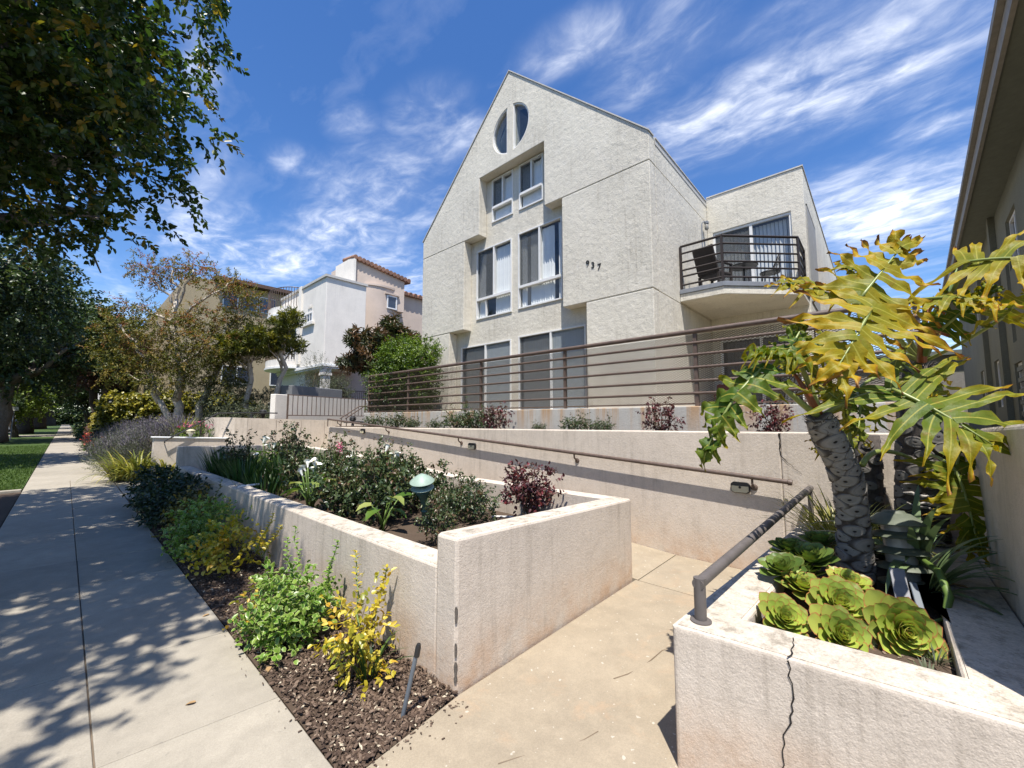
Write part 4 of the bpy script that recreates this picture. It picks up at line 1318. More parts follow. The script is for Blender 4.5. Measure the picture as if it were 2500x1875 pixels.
# ------------------------------------------------------------------ ramp handrail, stair rails, corner rail
hr = thing('ramp_handrail', 'sloping brown pipe handrail on brackets along the ramp wall', 'handrail', (5.02, 5.5, 1.2))
XH = 5.015
zr = lambda y: 1.006 + (y - 0.726) * 0.0588
MB().tube([(XH, 0.73, zr(.73)), (XH, 11.6, zr(11.6))], 0.024, 12).build('rail', M['rail'], hr, smooth=True)
MB().lathe([(.028, 0), (.031, .012), (.031, .035), (.02, .04)], (XH, 0.70, zr(.70) - .001), 12, axis=(0, 1, .0588)).build('end_cap', M['rail'], hr, smooth=True)
for y in (1.06, 3.33, 5.92, 8.50, 11.0):
    MB().tube([(XH, y, zr(y) - .02), (XH + .004, y, zr(y) - .07), (XH + .05, y, zr(y) - .105), (5.098, y, zr(y) - .115)], .012, 8).lathe([(.036, 0), (.036, .008), (.015, .02)], (5.099, y, zr(y) - .117), 14, axis=(-1, 0, 0)).build('bracket', M['rail'], hr, smooth=True)
MB().tube([(XH, 11.6, zr(11.6)), (XH, 11.6, 1.44)], .014, 8).build('post', M['rail'], hr, smooth=True)

ch2 = thing('corner_handrail', 'short thick grey handrail on the corner planter rim', 'handrail', (2.17, .72, .65))
pa, pb = Vector((2.18, .715, .835)), Vector((5.04, .555, .965))
hb = MB()
hb.tube([(2.18, .715, .645), (2.18, .715, .8615)], .028, 16)
hb.tube([(2.155, .7164, .8342), pb], .0275, 16)
hb.build('rail', M['rail_grey'], ch2, smooth=True, sharp=40)
MB().lathe([(.05, .654), (.05, .660), (.03, .664)], (2.18, .715, 0), 16).build('foot_flange', M['rail_grey'], ch2, smooth=True)
MB().tube([(5.0, .556, .648), (5.0, .556, .96)], .022, 10).build('post', M['rail_grey'], ch2, smooth=True)

s1 = thing('stair_handrail', 'thin black handrail rising along the low wall by the far steps', 'handrail', (2.5, 14.4, 1.2))
MB().tube([(1.86, 14.40, 1.06), (3.02, 14.40, 1.82), (3.6, 14.40, 1.84), (4.6, 14.40, 1.84)], .019, 8).build('rail', M['black'], s1, smooth=True)
MB().tube([(1.86, 14.40, 1.06), (1.86, 14.40, 1.0), (1.86, 14.49, 1.0)], .014, 8).build('bracket', M['black'], s1)
MB().tube([(2.64, 14.55, 1.0), (2.64, 14.43, 1.56)], .014, 8).build('post', M['black'], s1)
s2 = thing('entry_handrail', 'short brown double handrail at the left end of the terrace wall', 'handrail', (6.0, 12.4, 1.5))
for dy in (0, .34):
    MB().tube([(5.66, 11.90 + dy, 1.66), (6.26, 11.90 + dy, 2.05), (6.6, 11.90 + dy, 2.06)], .018, 8).build('rail', M['rail'], s2, smooth=True)
    MB().tube([(5.70, 11.90 + dy, .6), (5.70, 11.90 + dy, 1.68)], .014, 8).build('post', M['rail'], s2)

# solar lights on the ramp wall
for i, (y, z, lb) in enumerate(((1.19, .895, 'solar wall light beside the lower end of the handrail'), (5.60, 1.15, 'solar wall light under the middle of the handrail'), (9.70, 1.345, 'solar wall light near the upper end of the handrail'))):
    t = thing('solar_light', lb, 'light', (5.08, y, z), 'solar lights under the handrail')
    MB().prism([(y - .095, z - .035), (y - .07, z - .058), (y + .07, z - .058), (y + .095, z - .035), (y + .095, z + .035), (y + .07, z + .058), (y - .07, z + .058), (y - .095, z + .035)], 5.055, 5.099).build('housing', M['black'], t, bevel=.006)
    MB().prism([(y - .084, z - .035), (y - .062, z - .05), (y + .062, z - .05), (y + .084, z - .035), (y + .084, z + .018), (y - .084, z + .018)], 5.049, 5.0545).build('lens', M['solar'], t)
    MB().lathe([(.014, 0), (.012, .006), (.004, .009)], (5.049, y, z + .004), 12, axis=(-1, 0, 0)).build('sensor', M['black'], t)
# ------------------------------------------------------------------ neighbouring buildings
def far_window(parent, plane, c, a0, a1, z0, z1, out, frame=0.07, m=None, mull=1):
    """window on a wall; plane 'x' (wall at x=c) or 'y'; out = outward sign"""
    f = MB()

    def bx(o, p0, p1, q0, q1, d0, d1):
        d0, d1 = c + out * d0, c + out * d1
        if plane == 'x':
            o.box(d0, d1, p0, p1, q0, q1)
        else:
            o.box(p0, p1, d0, d1, q0, q1)
    bx(f, a0, a1, z1 - frame, z1, .004, .06)
    bx(f, a0, a1, z0, z0 + frame, .004, .06)
    bx(f, a0, a0 + frame, z0 + frame, z1 - frame, .004, .058)
    bx(f, a1 - frame, a1, z0 + frame, z1 - frame, .004, .058)
    for i in range(1, mull + 1):
        p = a0 + (a1 - a0) * i / (mull + 1)
        bx(f, p - frame * .35, p + frame * .35, z0 + frame, z1 - frame, .004, .054)
    w_ = f.build('window', m or M['white'], parent)
    p_ = MB()
    bx(p_, a0 + frame, a1 - frame, z0 + frame, z1 - frame, .004, .02)
    p_.build('pane', M['glass_far'], w_)
    return w_


# right-hand neighbour, its shaded flank in view
nb = thing('neighbour_house', 'grey green stucco house at the right edge, seen along its shaded side', 'house', (9, -4, 0.4))
TH = R(-2.8)
ca, sa = math.cos(TH), math.sin(TH)
NF = lambda x, yy, z: (8.0 + (x - 8.0) * ca - yy * sa, -2.16 + (x - 8.0) * sa + yy * ca, z)   # local: x along flank, yy outwards
holes = [[(23.3, 1.2), (24.6, 1.2), (24.6, 3.4), (23.3, 3.4)]]


def nbox(x0, x1, y0, y1, z0, z1, mb=None):
    mb = mb or MB()
    q = [(x0, y0), (x1, y0), (x1, y1), (x0, y1)]
    return mb.hexa([NF(a, b, z0) for a, b in q], [NF(a, b, z1) for a, b in q])


NW = [(13.6, 14.9, 5.15, 6.35), (9.3, 10.9, 2.1, 3.9), (11.9, 12.5, 1.0, 3.05), (17.2, 17.7, 4.6, 6.2), (18.2, 19.2, 2.0, 3.4), (15.0, 15.5, 3.5, 5.6), (10.0, 11.3, 5.15, 6.35), (22, 23, 5, 6.2), (22, 23, 2.2, 3.4), (14.7, 15.7, .9, 3.0)]
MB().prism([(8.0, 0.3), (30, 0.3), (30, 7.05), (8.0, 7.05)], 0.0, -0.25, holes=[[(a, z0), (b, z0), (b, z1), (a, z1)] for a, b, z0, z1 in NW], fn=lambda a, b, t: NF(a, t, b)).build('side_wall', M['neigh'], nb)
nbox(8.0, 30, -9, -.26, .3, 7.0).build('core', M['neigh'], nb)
for (a, b, z0, z1) in NW:
    f = MB()
    nbox(a, b, -.14, -.06, z1 - .06, z1, f)
    nbox(a, b, -.14, -.06, z0, z0 + .06, f)
    nbox(a, a + .06, -.14, -.06, z0 + .06, z1 - .06, f)
    nbox(b - .06, b, -.14, -.06, z0 + .06, z1 - .06, f)
    if b - a > .8:
        nbox((a + b) / 2 - .03, (a + b) / 2 + .03, -.14, -.06, z0 + .06, z1 - .06, f)
    w_ = f.build('window', M['white'], nb)
    nbox(a + .06, b - .06, -.13, -.11, z0 + .06, z1 - .06).build('pane', M['glass_far'], w_)
for i, zz in enumerate(np.linspace(1.2, 2.8, 7)):
    nbox(14.8, 15.6, -.06, -.02, zz, zz + .1).build('shutter_slat', M['eave'], nb)
ev = MB()
nbox(6.6, 30, -.02, .52, 7.06, 7.16, ev)
ev.build('soffit', M['eave'], nb)
nbox(6.55, 30, .522, .58, 7.02, 7.42).build('fascia', M['fascia'], nb)
nbox(6.55, 30, .582, .66, 7.30, 7.43).build('gutter', M['fascia'], nb)
nbox(6.6, 30, -9.5, .518, 7.17, 7.40).build('roof', M['coping'], nb)
for x in (16.4, 19.9):
    nbox(x, x + .35, 0.002, .12, .4, 7.05).build('pilaster', M['neigh'], nb)

# white plaster house beyond the steps, with its pink tower
wh = thing('white_house', 'white plaster house with curved balconies and a corner porch beyond the steps', 'house', (9.5, 22.8, 1.3))
XS, YS = 9.5, 22.83
MB().box(XS, 11.9, YS, 30, 4.75, 9.82).build('wall', M['far_white'], wh, bevel=.03)
MB().box(XS + .8, 16, YS + 1.6, 30, 0.3, 4.7).build('wall', M['far_pink'], wh)
MB().box(XS + .2, XS + 8, 25.9, 30.4, 0.3, 4.72).build('wall', M['far_white'], wh)
c_ = MB()
c_.box(XS - .09, 11.96, YS - .09, 30.05, 9.72, 9.86)
c_.build('parapet_cap', M['coping'], wh)
c_ = MB()
c_.box(XS - .12, 12, YS - .12, 30, 4.60, 4.70).box(XS - .07, 11.98, YS - .07, 30, 4.70, 4.78).box(XS - .05, 11.95, YS - .05, 30, 4.5, 4.6)
c_.build('cornice', M['white'], wh)
MB().box(XS + .02, XS + .42, YS + .02, YS + .42, 1.3, 4.1).box(XS - .04, XS + .48, YS - .04, YS + .48, 4.1, 4.22).box(XS - .01, XS + .45, YS - .01, YS + .45, 4.22, 4.5).build('column', M['far_white'], wh)
w_ = far_window(wh, 'x', XS, 24.55, 25.75, 7.42, 8.0, -1, .07, None, 2)
MB().box(XS - .16, XS - .002, 24.3, 26.0, 7.22, 7.36).build('sill', M['far_white'], w_)
tb_ = [(24.75, 8.28), (24.95, 8.30), (25.15, 8.28)]
for (yy, zz) in tb_:
    MB().box(XS - .05, XS - .002, yy, yy + .12, zz, zz + .14).build('trim_block', M['far_white'], wh)
far_window(wh, 'x', XS, 26.9, 27.8, 5.1, 7.4, -1, .08, None, 1)
far_window(wh, 'x', XS + .2, 27.2, 29.0, 1.7, 3.4, -1, .08, None, 2)


def curved_balcony(z, top, name):
    """half round balcony on the street side, pale slab, parapet and rail"""
    cyy, rr = 28.6, 2.0
    out = [(XS - .002, cyy + rr)] + [(XS - .75 * math.sin(math.pi * i / 12) * 1.5, cyy + rr * math.cos(math.pi * i / 12)) for i in range(1, 12)] + [(XS - .002, cyy - rr)]
    MB().prism(out, z - .22, z - .1, fn=lambda a, b, t: (a, b, t)).build('balcony_slab', M['white'], wh)
    inner = [(XS - .002 - .1 if False else a + .06 * (1 if a < XS - .01 else 0), b * .985 + cyy * .015) for a, b in out]
    MB().prism([(a + .05, cyy + (b - cyy) * .97) if a < XS - .01 else (a, cyy + (b - cyy) * .97) for a, b in out], z - .1, z + .35, fn=lambda a, b, t: (a, b, t)).build('balcony_parapet', M['far_white'], wh)
    for i in range(0, 25):
        q = math.pi * (i + .5) / 25
        x, y = XS - 1.09 * math.sin(q), cyy + 1.95 * math.cos(q)
        MB().box(x - .014, x + .014, y - .014, y + .014, z + .35, z + top).build('baluster', M['rail'], wh)
    MB().tube([(XS - 1.09 * math.sin(math.pi * i / 16), cyy + 1.95 * math.cos(math.pi * i / 16), z + top) for i in range(17)], .028, 6).build('balcony_rail', M['rail'], wh)


curved_balcony(8.35, 1.55, 'upper')
curved_balcony(5.0, 1.45, 'lower')
MB().box(XS - .12, XS - .002, YS + 3.4, YS + 3.75, 5.0, 9.9).build('pilaster', M['far_white'], wh)
MB().box(XS - .2, XS + .02, YS + 3.3, YS + 4.2, 6.3, 6.45).build('ledge', M['far_white'], wh)
# dim porch with the arched gate
MB().prism([(9.95, 1.4), (11.25, 1.4), (11.25, 2.9)] + [(10.6 + .65 * math.cos(q), 2.9 + .75 * math.sin(q)) for q in [math.pi * i / 12 for i in range(13)]] + [(9.95, 2.9)], YS + .85, YS + .9, fn=lambda a, b, t: (a, t, b)).build('arched_gate', M['door_wood'], wh)
MB().tube([(10.6 + .70 * math.cos(math.pi * i / 14), YS + .82, 2.9 + .8 * math.sin(math.pi * i / 14)) for i in range(15)], .05, 6).build('gate_arch', M['rail'], wh)
for i in range(12):
    x = 11.35 + i * .12
    MB().box(x - .012, x + .012, YS + .5, YS + .524, 1.6, 3.3).build('picket', M['rail'], wh)
MB().box(11.3, 12.8, YS + .495, YS + .53, 3.3, 3.35).build('porch_rail', M['rail'], wh)
MB().box(XS + .5, 9.95, YS + .6, YS + .64, 2.6, 2.7).build('porch_rail', M['rail'], wh)

tw = thing('tower_house', 'pink plaster tower house with clay tile roof behind the white house', 'house', (13.5, 26, 1.3))
TC = (13.9, 26.2)
MB().lathe([(2.15, 1.0), (2.15, 10.40), (2.22, 10.42), (2.22, 10.55), (2.1, 10.56)], (*TC, 0), 40).build('round_wall', M['far_pink'], tw, smooth=True)
MB().hexa([(11.95, 24.55, 9.0), (15.3, 24.0, 9.0), (16, 28, 9.0), (11.95, 28, 9.0)], [(11.95, 24.55, 11.95), (15.3, 24.0, 11.2), (16, 28, 11.2), (11.95, 28, 11.95)]).build('upper_wall', M['far_pink'], tw)
MB().box(11.80, 11.94, 24.35, 27, 9.0, 12.05).build('end_wall', M['far_white'], tw)
for i in range(15):
    t = i / 14
    x, y, z = 11.9 + 3.6 * t, 24.45 - .58 * t, 12.10 - .8 * t
    MB().tube([(x, y - .12, z - .06), (x + .05, y + 1.6, z + .16)], .15, 8).build('roof_tile', M['tile'], tw)
    MB().tube([(x + .1, y - .02, z - .14), (x + .15, y + 1.6, z + .06)], .11, 6).build('roof_tile', M['tile'], tw)
far_window(tw, 'y', 24.05, 14.0, 14.75, 9.05, 9.95, -1, .08, None, 0)
MB().box(13.85, 14.9, 23.92, 24.06, 10.0, 10.1).build('lintel', M['far_pink'], tw)
MB().box(16.1, 30, 26.0, 33, .5, 10.9).build('rear_wall', M['far_pink'], tw)
MB().box(16.0, 30, 25.7, 33, 10.9, 11.02).build('rear_eave', M['tile'], tw)
for i in range(18):
    MB().tube([(16.1 + i * .42, 25.65, 11.0), (16.1 + i * .42, 28, 11.5)], .16, 7).build('roof_tile', M['tile'], tw)

# long tan apartment block
tn = thing('tan_block', 'long tan apartment block with flat overhanging roof and buttress ribs behind the paperbark tree', 'building', (7, 41, 0))
MB().box(5.75, 30, 40.0, 110, 0, 13.0).build('wall', M['far_tan'], tn)
MB().box(7.5, 31, 39.3, 60, 13.05, 13.35).build('roof', M['door_wood'], tn)
for i in range(18):
    y = 40.2 + i * 2.1
    MB().box(5.2, 5.748, y, y + .7, 0, 11.6).build('rib', M['far_tan'], tn)
for (a, b) in ((8.2, 9.3), (9.45, 10.75), (10.85, 12.2), (13.0, 15.0)):
    far_window(tn, 'y', 40.0, a, b, 11.0, 12.4, -1, .06, None, 0)
for z in (1.6, 4.6, 7.6):
    far_window(tn, 'y', 40.0, 8.4, 10.6, z, z + 1.5, -1, .08, None, 1)
    far_window(tn, 'y', 40.0, 12, 14, z, z + 1.5, -1, .08, None, 1)
# distant grey house
gh = thing('porch_house', 'small grey house with white porch posts far down the street', 'house', (6, 84, 0))
MB().box(3.6, 4.9, 80, 92, 0, 6.5).build('wall', M['far_grey'], gh)
MB().prism([(79.5, 6.5), (92.5, 6.5), (86, 9.5)], 3.2, 4.9, fn=lambda a, b, t: (t, a, b)).build('roof', M['coping'], gh)
for y in (79.4, 81.5, 83.5):
    MB().box(3.0, 3.15, y, y + .18, 0, 6.4).build('porch_post', M['white'], gh)
MB().box(3.0, 3.12, 79.5, 90, 4.2, 4.4).box(3.0, 3.12, 79.5, 90, 3.4, 3.55).build('porch_rail', M['white'], gh)
far_window(gh, 'y', 80, 3.75, 4.6, 4, 5.6, -1, .1, None, 0)

rg = thing('rear_garage', 'low grey garage glimpsed between the house and the right neighbour', 'building', (36, -1, 0))
MB().box(33, 42, -12, 6, 0, 5.2).build('wall', M['neigh'], rg)
MB().box(32.7, 42.3, -12.3, 6.3, 5.21, 5.45).build('roof', M['eave'], rg)
for yy in (-4.5, -1.0):
    MB().box(32.94, 32.995, yy, yy + 2.6, 1.9, 4.2).build('garage_door', M['fascia'], rg)

# picket gate and its white wall at the landing
pg = thing('picket_fence', 'brown steel picket fence in front of a white wall past the landing', 'fence', (5, 14.3, 1.7))
A, B_ = Vector((4.86, 14.3, 0)), Vector((8.3, 15.72, 0))
dd = (B_ - A).normalized()
nn_ = Vector((-dd.y, dd.x, 0))
for z in (1.77, 2.44):
    MB().tube([(*A.xy, z), (*B_.xy, z)], .018, 6).build('rail', M['rail'], pg)
for i in range(20):
    p = A.lerp(B_, i / 19)
    r = .022 if i in (0, 19) else .0095
    MB().box(p.x - r, p.x + r, p.y - r, p.y + r, 1.62 if i in (0, 19) else 1.77, 2.46 if i in (0, 19) else 2.44).build('post' if i in (0, 19) else 'picket', M['rail'], pg)
wp = thing('white_yard_wall', 'white yard wall behind the brown picket fence', 'wall', (6, 15.3, 1.2))
A2, B2 = A + nn_ * .42 + dd * -.12, B_ + nn_ * .42 + dd * .8
q = [A2, B2, B2 + nn_ * .22, A2 + nn_ * .22]
MB().hexa([(p.x, p.y, .9) for p in q], [(p.x, p.y, 2.47) for p in q]).build('wall', M['far_white'], wp, bevel=.02)
gp = thing('grey_planter_box', 'dark grey rendered planter box behind the white yard wall', 'planter', (8, 17, 1.5))
A3 = A + nn_ * 1.6 + dd * 1.55
B3 = A3 + dd * 2.6
q = [A3, B3, B3 + nn_ * .8, A3 + nn_ * .8]
MB().hexa([(p.x, p.y, 1.3) for p in q], [(p.x, p.y, 2.92) for p in q]).build('box', M['far_grey'], gp, bevel=.02)


# ------------------------------------------------------------------ trees
def tree(name, label, loc, trunk, limbs, blobs, fol, mat_bark, mat_leaf, group=None, cat='tree'):
    """trunk: [(points, r0, r1)], limbs the same; fol: arguments of twigs()"""
    t = thing(name, label, cat, loc, group)
    b = MB()
    for (pts, r0, r1) in trunk + limbs:
        b.tube(pts, taper(r0, r1, len(pts) - 1), 10 if r0 > .1 else 6)
    b.build('trunk', mat_bark, t, smooth=True, sharp=None)
    leaves_obj('crown', [twigs(bl, **f) for bl, f in zip(blobs, fol)], mat_leaf, t)
    return t


# big ficus of the verge, crown over the sidewalk at upper left
tk = [(limb((-2.7, 7.6, -.1), (-2.75, 7.9, 3.2), .12, 6), .55, .40)]
lm = []
for (x, y, z) in ((-.6, 6.4, 6.0), (.5, 8.2, 6.4), (-.6, 10.8, 6.6), (-4.4, 6, 7), (-2.5, 4.0, 7.0), (-1.6, 9.2, 8.2), (-4, 11, 7.5), (.2, 10.5, 5.4), (-1.2, 4.6, 6.0)):
    lm.append((limb((-2.75, 7.9, 3.0), (x, y, z), .22, 7), .24, .05))
    for _ in range(4):
        e = Vector((x, y, z)) + Vector((random.uniform(-1.4, .8), random.uniform(-1.4, 1.4), random.uniform(-1.2, 1.0)))
        e.x = min(e.x, .085 * e.y)
        lm.append((limb((x, y, z), e, .3, 4), .04, .010))
BL = []
for _ in range(150):
    d = rdir(1)[0]
    r = RNG.uniform(.25, 1) ** .6
    c = np.array([-2.5, 7.7, 6.9]) + d * np.array([3.45, 5.0, 2.9]) * r
    if c[0] - .10 * c[1] > 0.1:
        continue
    BL.append((c, (RNG.uniform(.6, 1.05), RNG.uniform(.6, 1.1), RNG.uniform(.5, .85))))
# boughs hanging over the walk, plus unseen ones added to shade it
for c, rr in (((.55, 7.0, 5.0), .55), ((.95, 7.4, 5.1), .35), ((.75, 6.7, 5.6), .5), ((.35, 6.9, 4.4), .5), ((.6, 7.6, 6.6), .6), ((.5, 7.4, 7.2), .5), ((.1, 7.6, 4.0), .55), ((-.2, 8.2, 3.9), .6), ((.45, 8.4, 4.0), .4), ((.1, 9.2, 4.2), .6), ((.0, 6.6, 4.8), .6), ((.2, 6.7, 5.7), .6),
              ((1.1, 7.6, 8.2), .28), ((1.2, 7.5, 7.9), .33), ((1.15, 7.45, 7.5), .3), ((1.05, 7.9, 8.7), .3), ((.62, 8.2, 3.55), .3), ((.2, 8.4, 3.5), .4), ((-.3, 7.4, 4.2), .7), ((-2.4, .9, 6.1), .7), ((-1.0, 3.6, 6.4), .75), ((-1.5, 3.2, 6.2), .75), ((-1.9, 2.4, 6.6), .8), ((-.7, 4.4, 6.3), .6), ((-1.2, 4.6, 6.8), .85), ((-2.0, 3.4, 7.0), .9), ((-1.3, 2.6, 6.0), .5), ((-2.2, 1.7, 6.0), .7), ((-2.9, .3, 6.3), .9), ((-1.8, 2.6, 6.0), .6), ((-2.9, 1.6, 6.4), .9), ((.05, 5.2, 5.2), .55), ((.2, 5.9, 5.5), .6), ((-.1, 4.6, 5.7), .5), ((.15, 5.6, 4.9), .4), ((-.3, 7.0, 5.2), .8), ((-.2, 7.4, 6.4), .9), ((-.4, 7.6, 7.6), .9)):
    BL.append((c, (rr, rr, rr * .8)))


def ficus_keep(P):
    """ragged outer side of the crown, open above the walk"""
    x, y, z = P[:, 0], P[:, 1] - 7.5, P[:, 2]
    lim = .40 + .26 * np.clip((z - 3.6) / 1.2, -1, 1) * np.clip((7.2 - z) / 1.5, 0, 1) + .15 * np.sin(3.1 * z + 1.2 * y) + .10 * np.sin(8.3 * z + 2) + .11 * y
    ok = (x < lim) | ((z > 6.75) & (x > .92 + .1 * y) & (x < 1.25 + .1 * y)) | ((z > 4.75) & (z < 5.6) & (x < 1.12))
    return ok & (z > 3.95 + .36 * (P[:, 1] - 7.5) + .25 * np.sin(6 * P[:, 0]))


ft = tree('ficus_tree', 'large dark ficus tree whose crown hangs over the sidewalk at upper left', (-2.7, 7.6, -.1), tk, lm, [BL],
          [dict(ntw=11500, m=20, tl=.34, ll=.085, lw=.048, droop=.30, shell=.02, spread=.8, keep=ficus_keep)], M['bark'], M['ficus'])


def street_tree(name, label, loc, h, cr, ntw, mat, ll=.16, lean=0.0, tr=.4, low=.42, bark=None, group=None, nb=30, sq=1.0):
    x, y, z = loc
    top = Vector((x + lean, y, z + h * low))
    tk = [(limb(loc, top, .1, 6), tr * 1.25, tr * .75)]
    lm, BL = [], []
    for i in range(9):
        a = 2 * math.pi * i / 9 + random.random()
        e = top + Vector((math.cos(a) * cr * .7, math.sin(a) * cr * .7, random.uniform(.15, .45) * h))
        lm.append((limb(top - Vector((0, 0, .4)), e, .2, 5), tr * .4, .04))
    for _ in range(nb):
        d = rdir(1)[0]
        c = np.array([top.x, top.y, z + h * .68]) + d * np.array([cr * .78, cr * .78 * sq, h * .27]) * RNG.uniform(.4, 1) ** .5
        s = cr * RNG.uniform(.22, .36)
        BL.append((c, (s, s, s * .75)))
    return tree(name, label, loc, tk, lm, [BL], [dict(ntw=ntw, m=16, tl=ll * 4.2, ll=ll, lw=ll * .6, droop=.4, shell=.2)], bark or M['bark_dark'], mat, group)


G = 'dark street trees along the sidewalk'
street_tree('street_tree', 'dense dark street tree right behind the overhanging ficus', (-4.6, 24, 0), 10.5, 4.7, 2000, M['street'], .15, .6, .5, .38, group=G)
street_tree('street_tree', 'dark street tree with the thick grey trunk at the left edge', (-3.3, 46, 0), 12.5, 6.5, 1900, M['street'], .24, .3, .62, .34, M['bark'], group=G)
street_tree('street_tree', 'dark street tree standing on the verge beyond the driveway', (-3.0, 72, 0), 13, 6.5, 1100, M['street'], .34, 0, .6, .3, group=G)
street_tree('street_tree', 'street tree with the second thick trunk past the parked truck', (-3.0, 103, 0), 14, 7, 900, M['street'], .42, 0, .95, .3, group=G)
street_tree('street_tree', 'farthest dark trunk on the left verge', (-2.6, 150, 0), 15, 8, 700, M['street'], .6, 0, 1.0, .3, group=G)
street_tree('yard_tree', 'dark yard tree leaning over the sidewalk from the right far down', (2.5, 62, 0), 13, 4.6, 1100, M['street'], .30, -.8, .4, .4, group=G)
street_tree('yard_tree', 'dark yard tree closing the view at the end of the sidewalk', (3.5, 120, 0), 14, 6, 700, M['street'], .5, -1, .5, .3, group=G)
street_tree('yard_tree', 'tall dark tree behind the porch house', (9, 118, 0), 17, 7, 600, M['street'], .5, -1, .5, .3, group=G)
street_tree('lime_tree', 'small light green tree hanging low over the verge', (-4.2, 60, 0), 5.6, 2.6, 500, M['bright'], .22, .8, .16, .45, M['bark'])
street_tree('russet_tree', 'russet leaved tree between the dark street trees and the tan block', (1.9, 52, 0), 12.5, 3.6, 800, M['brown'], .24, .5, .25, .5, M['bark'])
street_tree('olive_yard_tree', 'thin olive green tree below the russet one', (4.3, 66, 0), 9.5, 3.0, 420, M['greybush'], .26, 0, .2, .4, M['bark'])
for i, (x, y, lb) in enumerate(((-15.5, 30, 'street tree across the road nearest the camera'), (-15.5, 52, 'street tree across the road level with the driveway'), (-15.5, 80, 'street tree across the road far down'), (-15.5, 120, 'farthest street tree across the road'))):
    street_tree('street_tree', lb, (x, y, 0), 11, 6, 700, M['street'], .34, 0, .5, .3, group='street trees across the road')
lt = thing('leaning_trunk', 'slim dark leaning trunk on the verge by the lime tree', 'tree', (-2.94, 60, 0))
MB().tube(limb((-2.9, 58, 0), (-3.5, 57.6, 2.9), .08, 5), taper(.22, .14, 5), 8).build('trunk', M['bark_dark'], lt, smooth=True)
leaves_obj('crown', [twigs([((-3.6, 57.6, 3.3), (.9, .9, .6))], 90, 14, .5, .16, .09)], M['street'], lt)

# paperbark tree, pale crooked limbs
pbk = (2.95, 18.45, .93)
tk = [(limb((2.95, 18.45, .9), (2.6, 18.5, 2.4), .15, 5), .16, .13), (limb((2.6, 18.5, 2.3), (2.45, 18.5, 5.9), .12, 7), .13, .08),
      (limb((3.1, 18.4, .9), (3.5, 18.2, 3.0), .15, 5), .13, .10), (limb((3.5, 18.2, 2.9), (3.9, 17.9, 5.2), .15, 6), .10, .05),
      (limb((2.85, 18.5, .9), (2.2, 18.7, 2.3), .15, 4), .11, .09), (limb((2.2, 18.7, 2.2), (1.5, 19.0, 4.4), .15, 6), .09, .04)]
lm = []
for a, b in (((2.45, 18.5, 5.7), (1.75, 18.9, 6.6)), ((2.45, 18.5, 5.7), (2.75, 18.0, 7.0)), ((2.5, 18.5, 5.2), (3.5, 17.3, 6.3)), ((3.5, 17.3, 6.3), (3.9, 16.9, 6.8)), ((2.45, 18.5, 5.0), (1.4, 19, 5.6)), ((3.8, 18, 5.0), (4.3, 17.3, 5.6)),
             ((2.5, 18.5, 4.2), (1.9, 18.2, 5.0)), ((2.5, 18.5, 3.4), (3.2, 17.6, 4.3)), ((1.6, 18.9, 4.2), (1.0, 19.2, 4.9)), ((3.6, 18.1, 3.6), (4.3, 17.4, 4.2)), ((2.2, 18.7, 2.5), (1.3, 18.8, 3.2)), ((2.45, 18.5, 5.8), (2.3, 18.5, 7.1))):
    lm.append((limb(a, b, .25, 5), .06, .02))
BL = [((1.8, 18.9, 6.9), (.7, .7, .45)), ((2.75, 18.0, 7.1), (.55, .55, .42)), ((2.3, 18.5, 6.9), (.5, .5, .4)), ((3.5, 17.2, 6.5), (.75, .7, .45)), ((4.1, 16.9, 6.2), (.5, .5, .4)), ((1.3, 19, 5.6), (.45, .45, .3)), ((4.3, 17.3, 5.6), (.6, .6, .5)),
      ((3.3, 17.8, 5.2), (.9, .9, .55)), ((2.2, 18.3, 4.9), (.9, .9, .5)), ((3.4, 17.4, 4.3), (1.0, .9, .6)), ((1.1, 19.1, 4.8), (.6, .6, .45)), ((1.9, 18.6, 4.0), (.9, .9, .55)), ((2.8, 18, 3.7), (.9, .9, .5)), ((4.2, 17.4, 4.2), (.8, .8, .6)), ((1.3, 18.8, 3.3), (.7, .7, .45)), ((2.3, 18.2, 3.1), (.8, .8, .45)), ((3.7, 17.6, 3.3), (.8, .8, .5)), ((.9, 19.3, 4.0), (.5, .5, .4))]
tree('paperbark_tree', 'crooked paperbark tree with pale limbs and sparse olive and russet leaves', pbk, tk, lm, [BL],
     [dict(ntw=2300, m=14, tl=.34, ll=.085, lw=.028, droop=.1, shell=.02, vtop=.12)], M['bark_white'], M['melal'])

# two slender tufted trees by the white house
for (bx, by, tx, ty, lb) in ((4.59, 17.3, 4.35, 17.1, 'left slender pale trunked tree with leaf tufts'), (5.33, 17.22, 5.5, 16.7, 'right slender pale trunked tree with leaf tufts, nearer the picket fence')):
    tk = [(limb((bx, by, 1.2), (tx, ty, 4.6), .12, 7), .115, .06)]
    lm, BL = [], []
    for k in range(8):
        z = random.uniform(3.2, 4.6)
        a = random.uniform(0, 6.28)
        s = Vector((bx, by, 1.2)).lerp(Vector((tx, ty, 4.6)), (z - 1.2) / 3.4)
        e = s + Vector((math.cos(a) * random.uniform(.3, .75), math.sin(a) * random.uniform(.3, .75), random.uniform(.4, 1.0)))
        lm.append((limb(s, e, .2, 4), .04, .018))
        BL.append(((e.x, e.y, e.z), (.34, .34, .24)))
    tree('tufted_tree', lb, (bx, by, 1.2), tk, lm, [BL], [dict(ntw=430, m=18, tl=.20, ll=.13, lw=.026, droop=-.35, shell=.05, spread=.7)], M['bark_white'], M['tuft'], 'slender tufted trees')

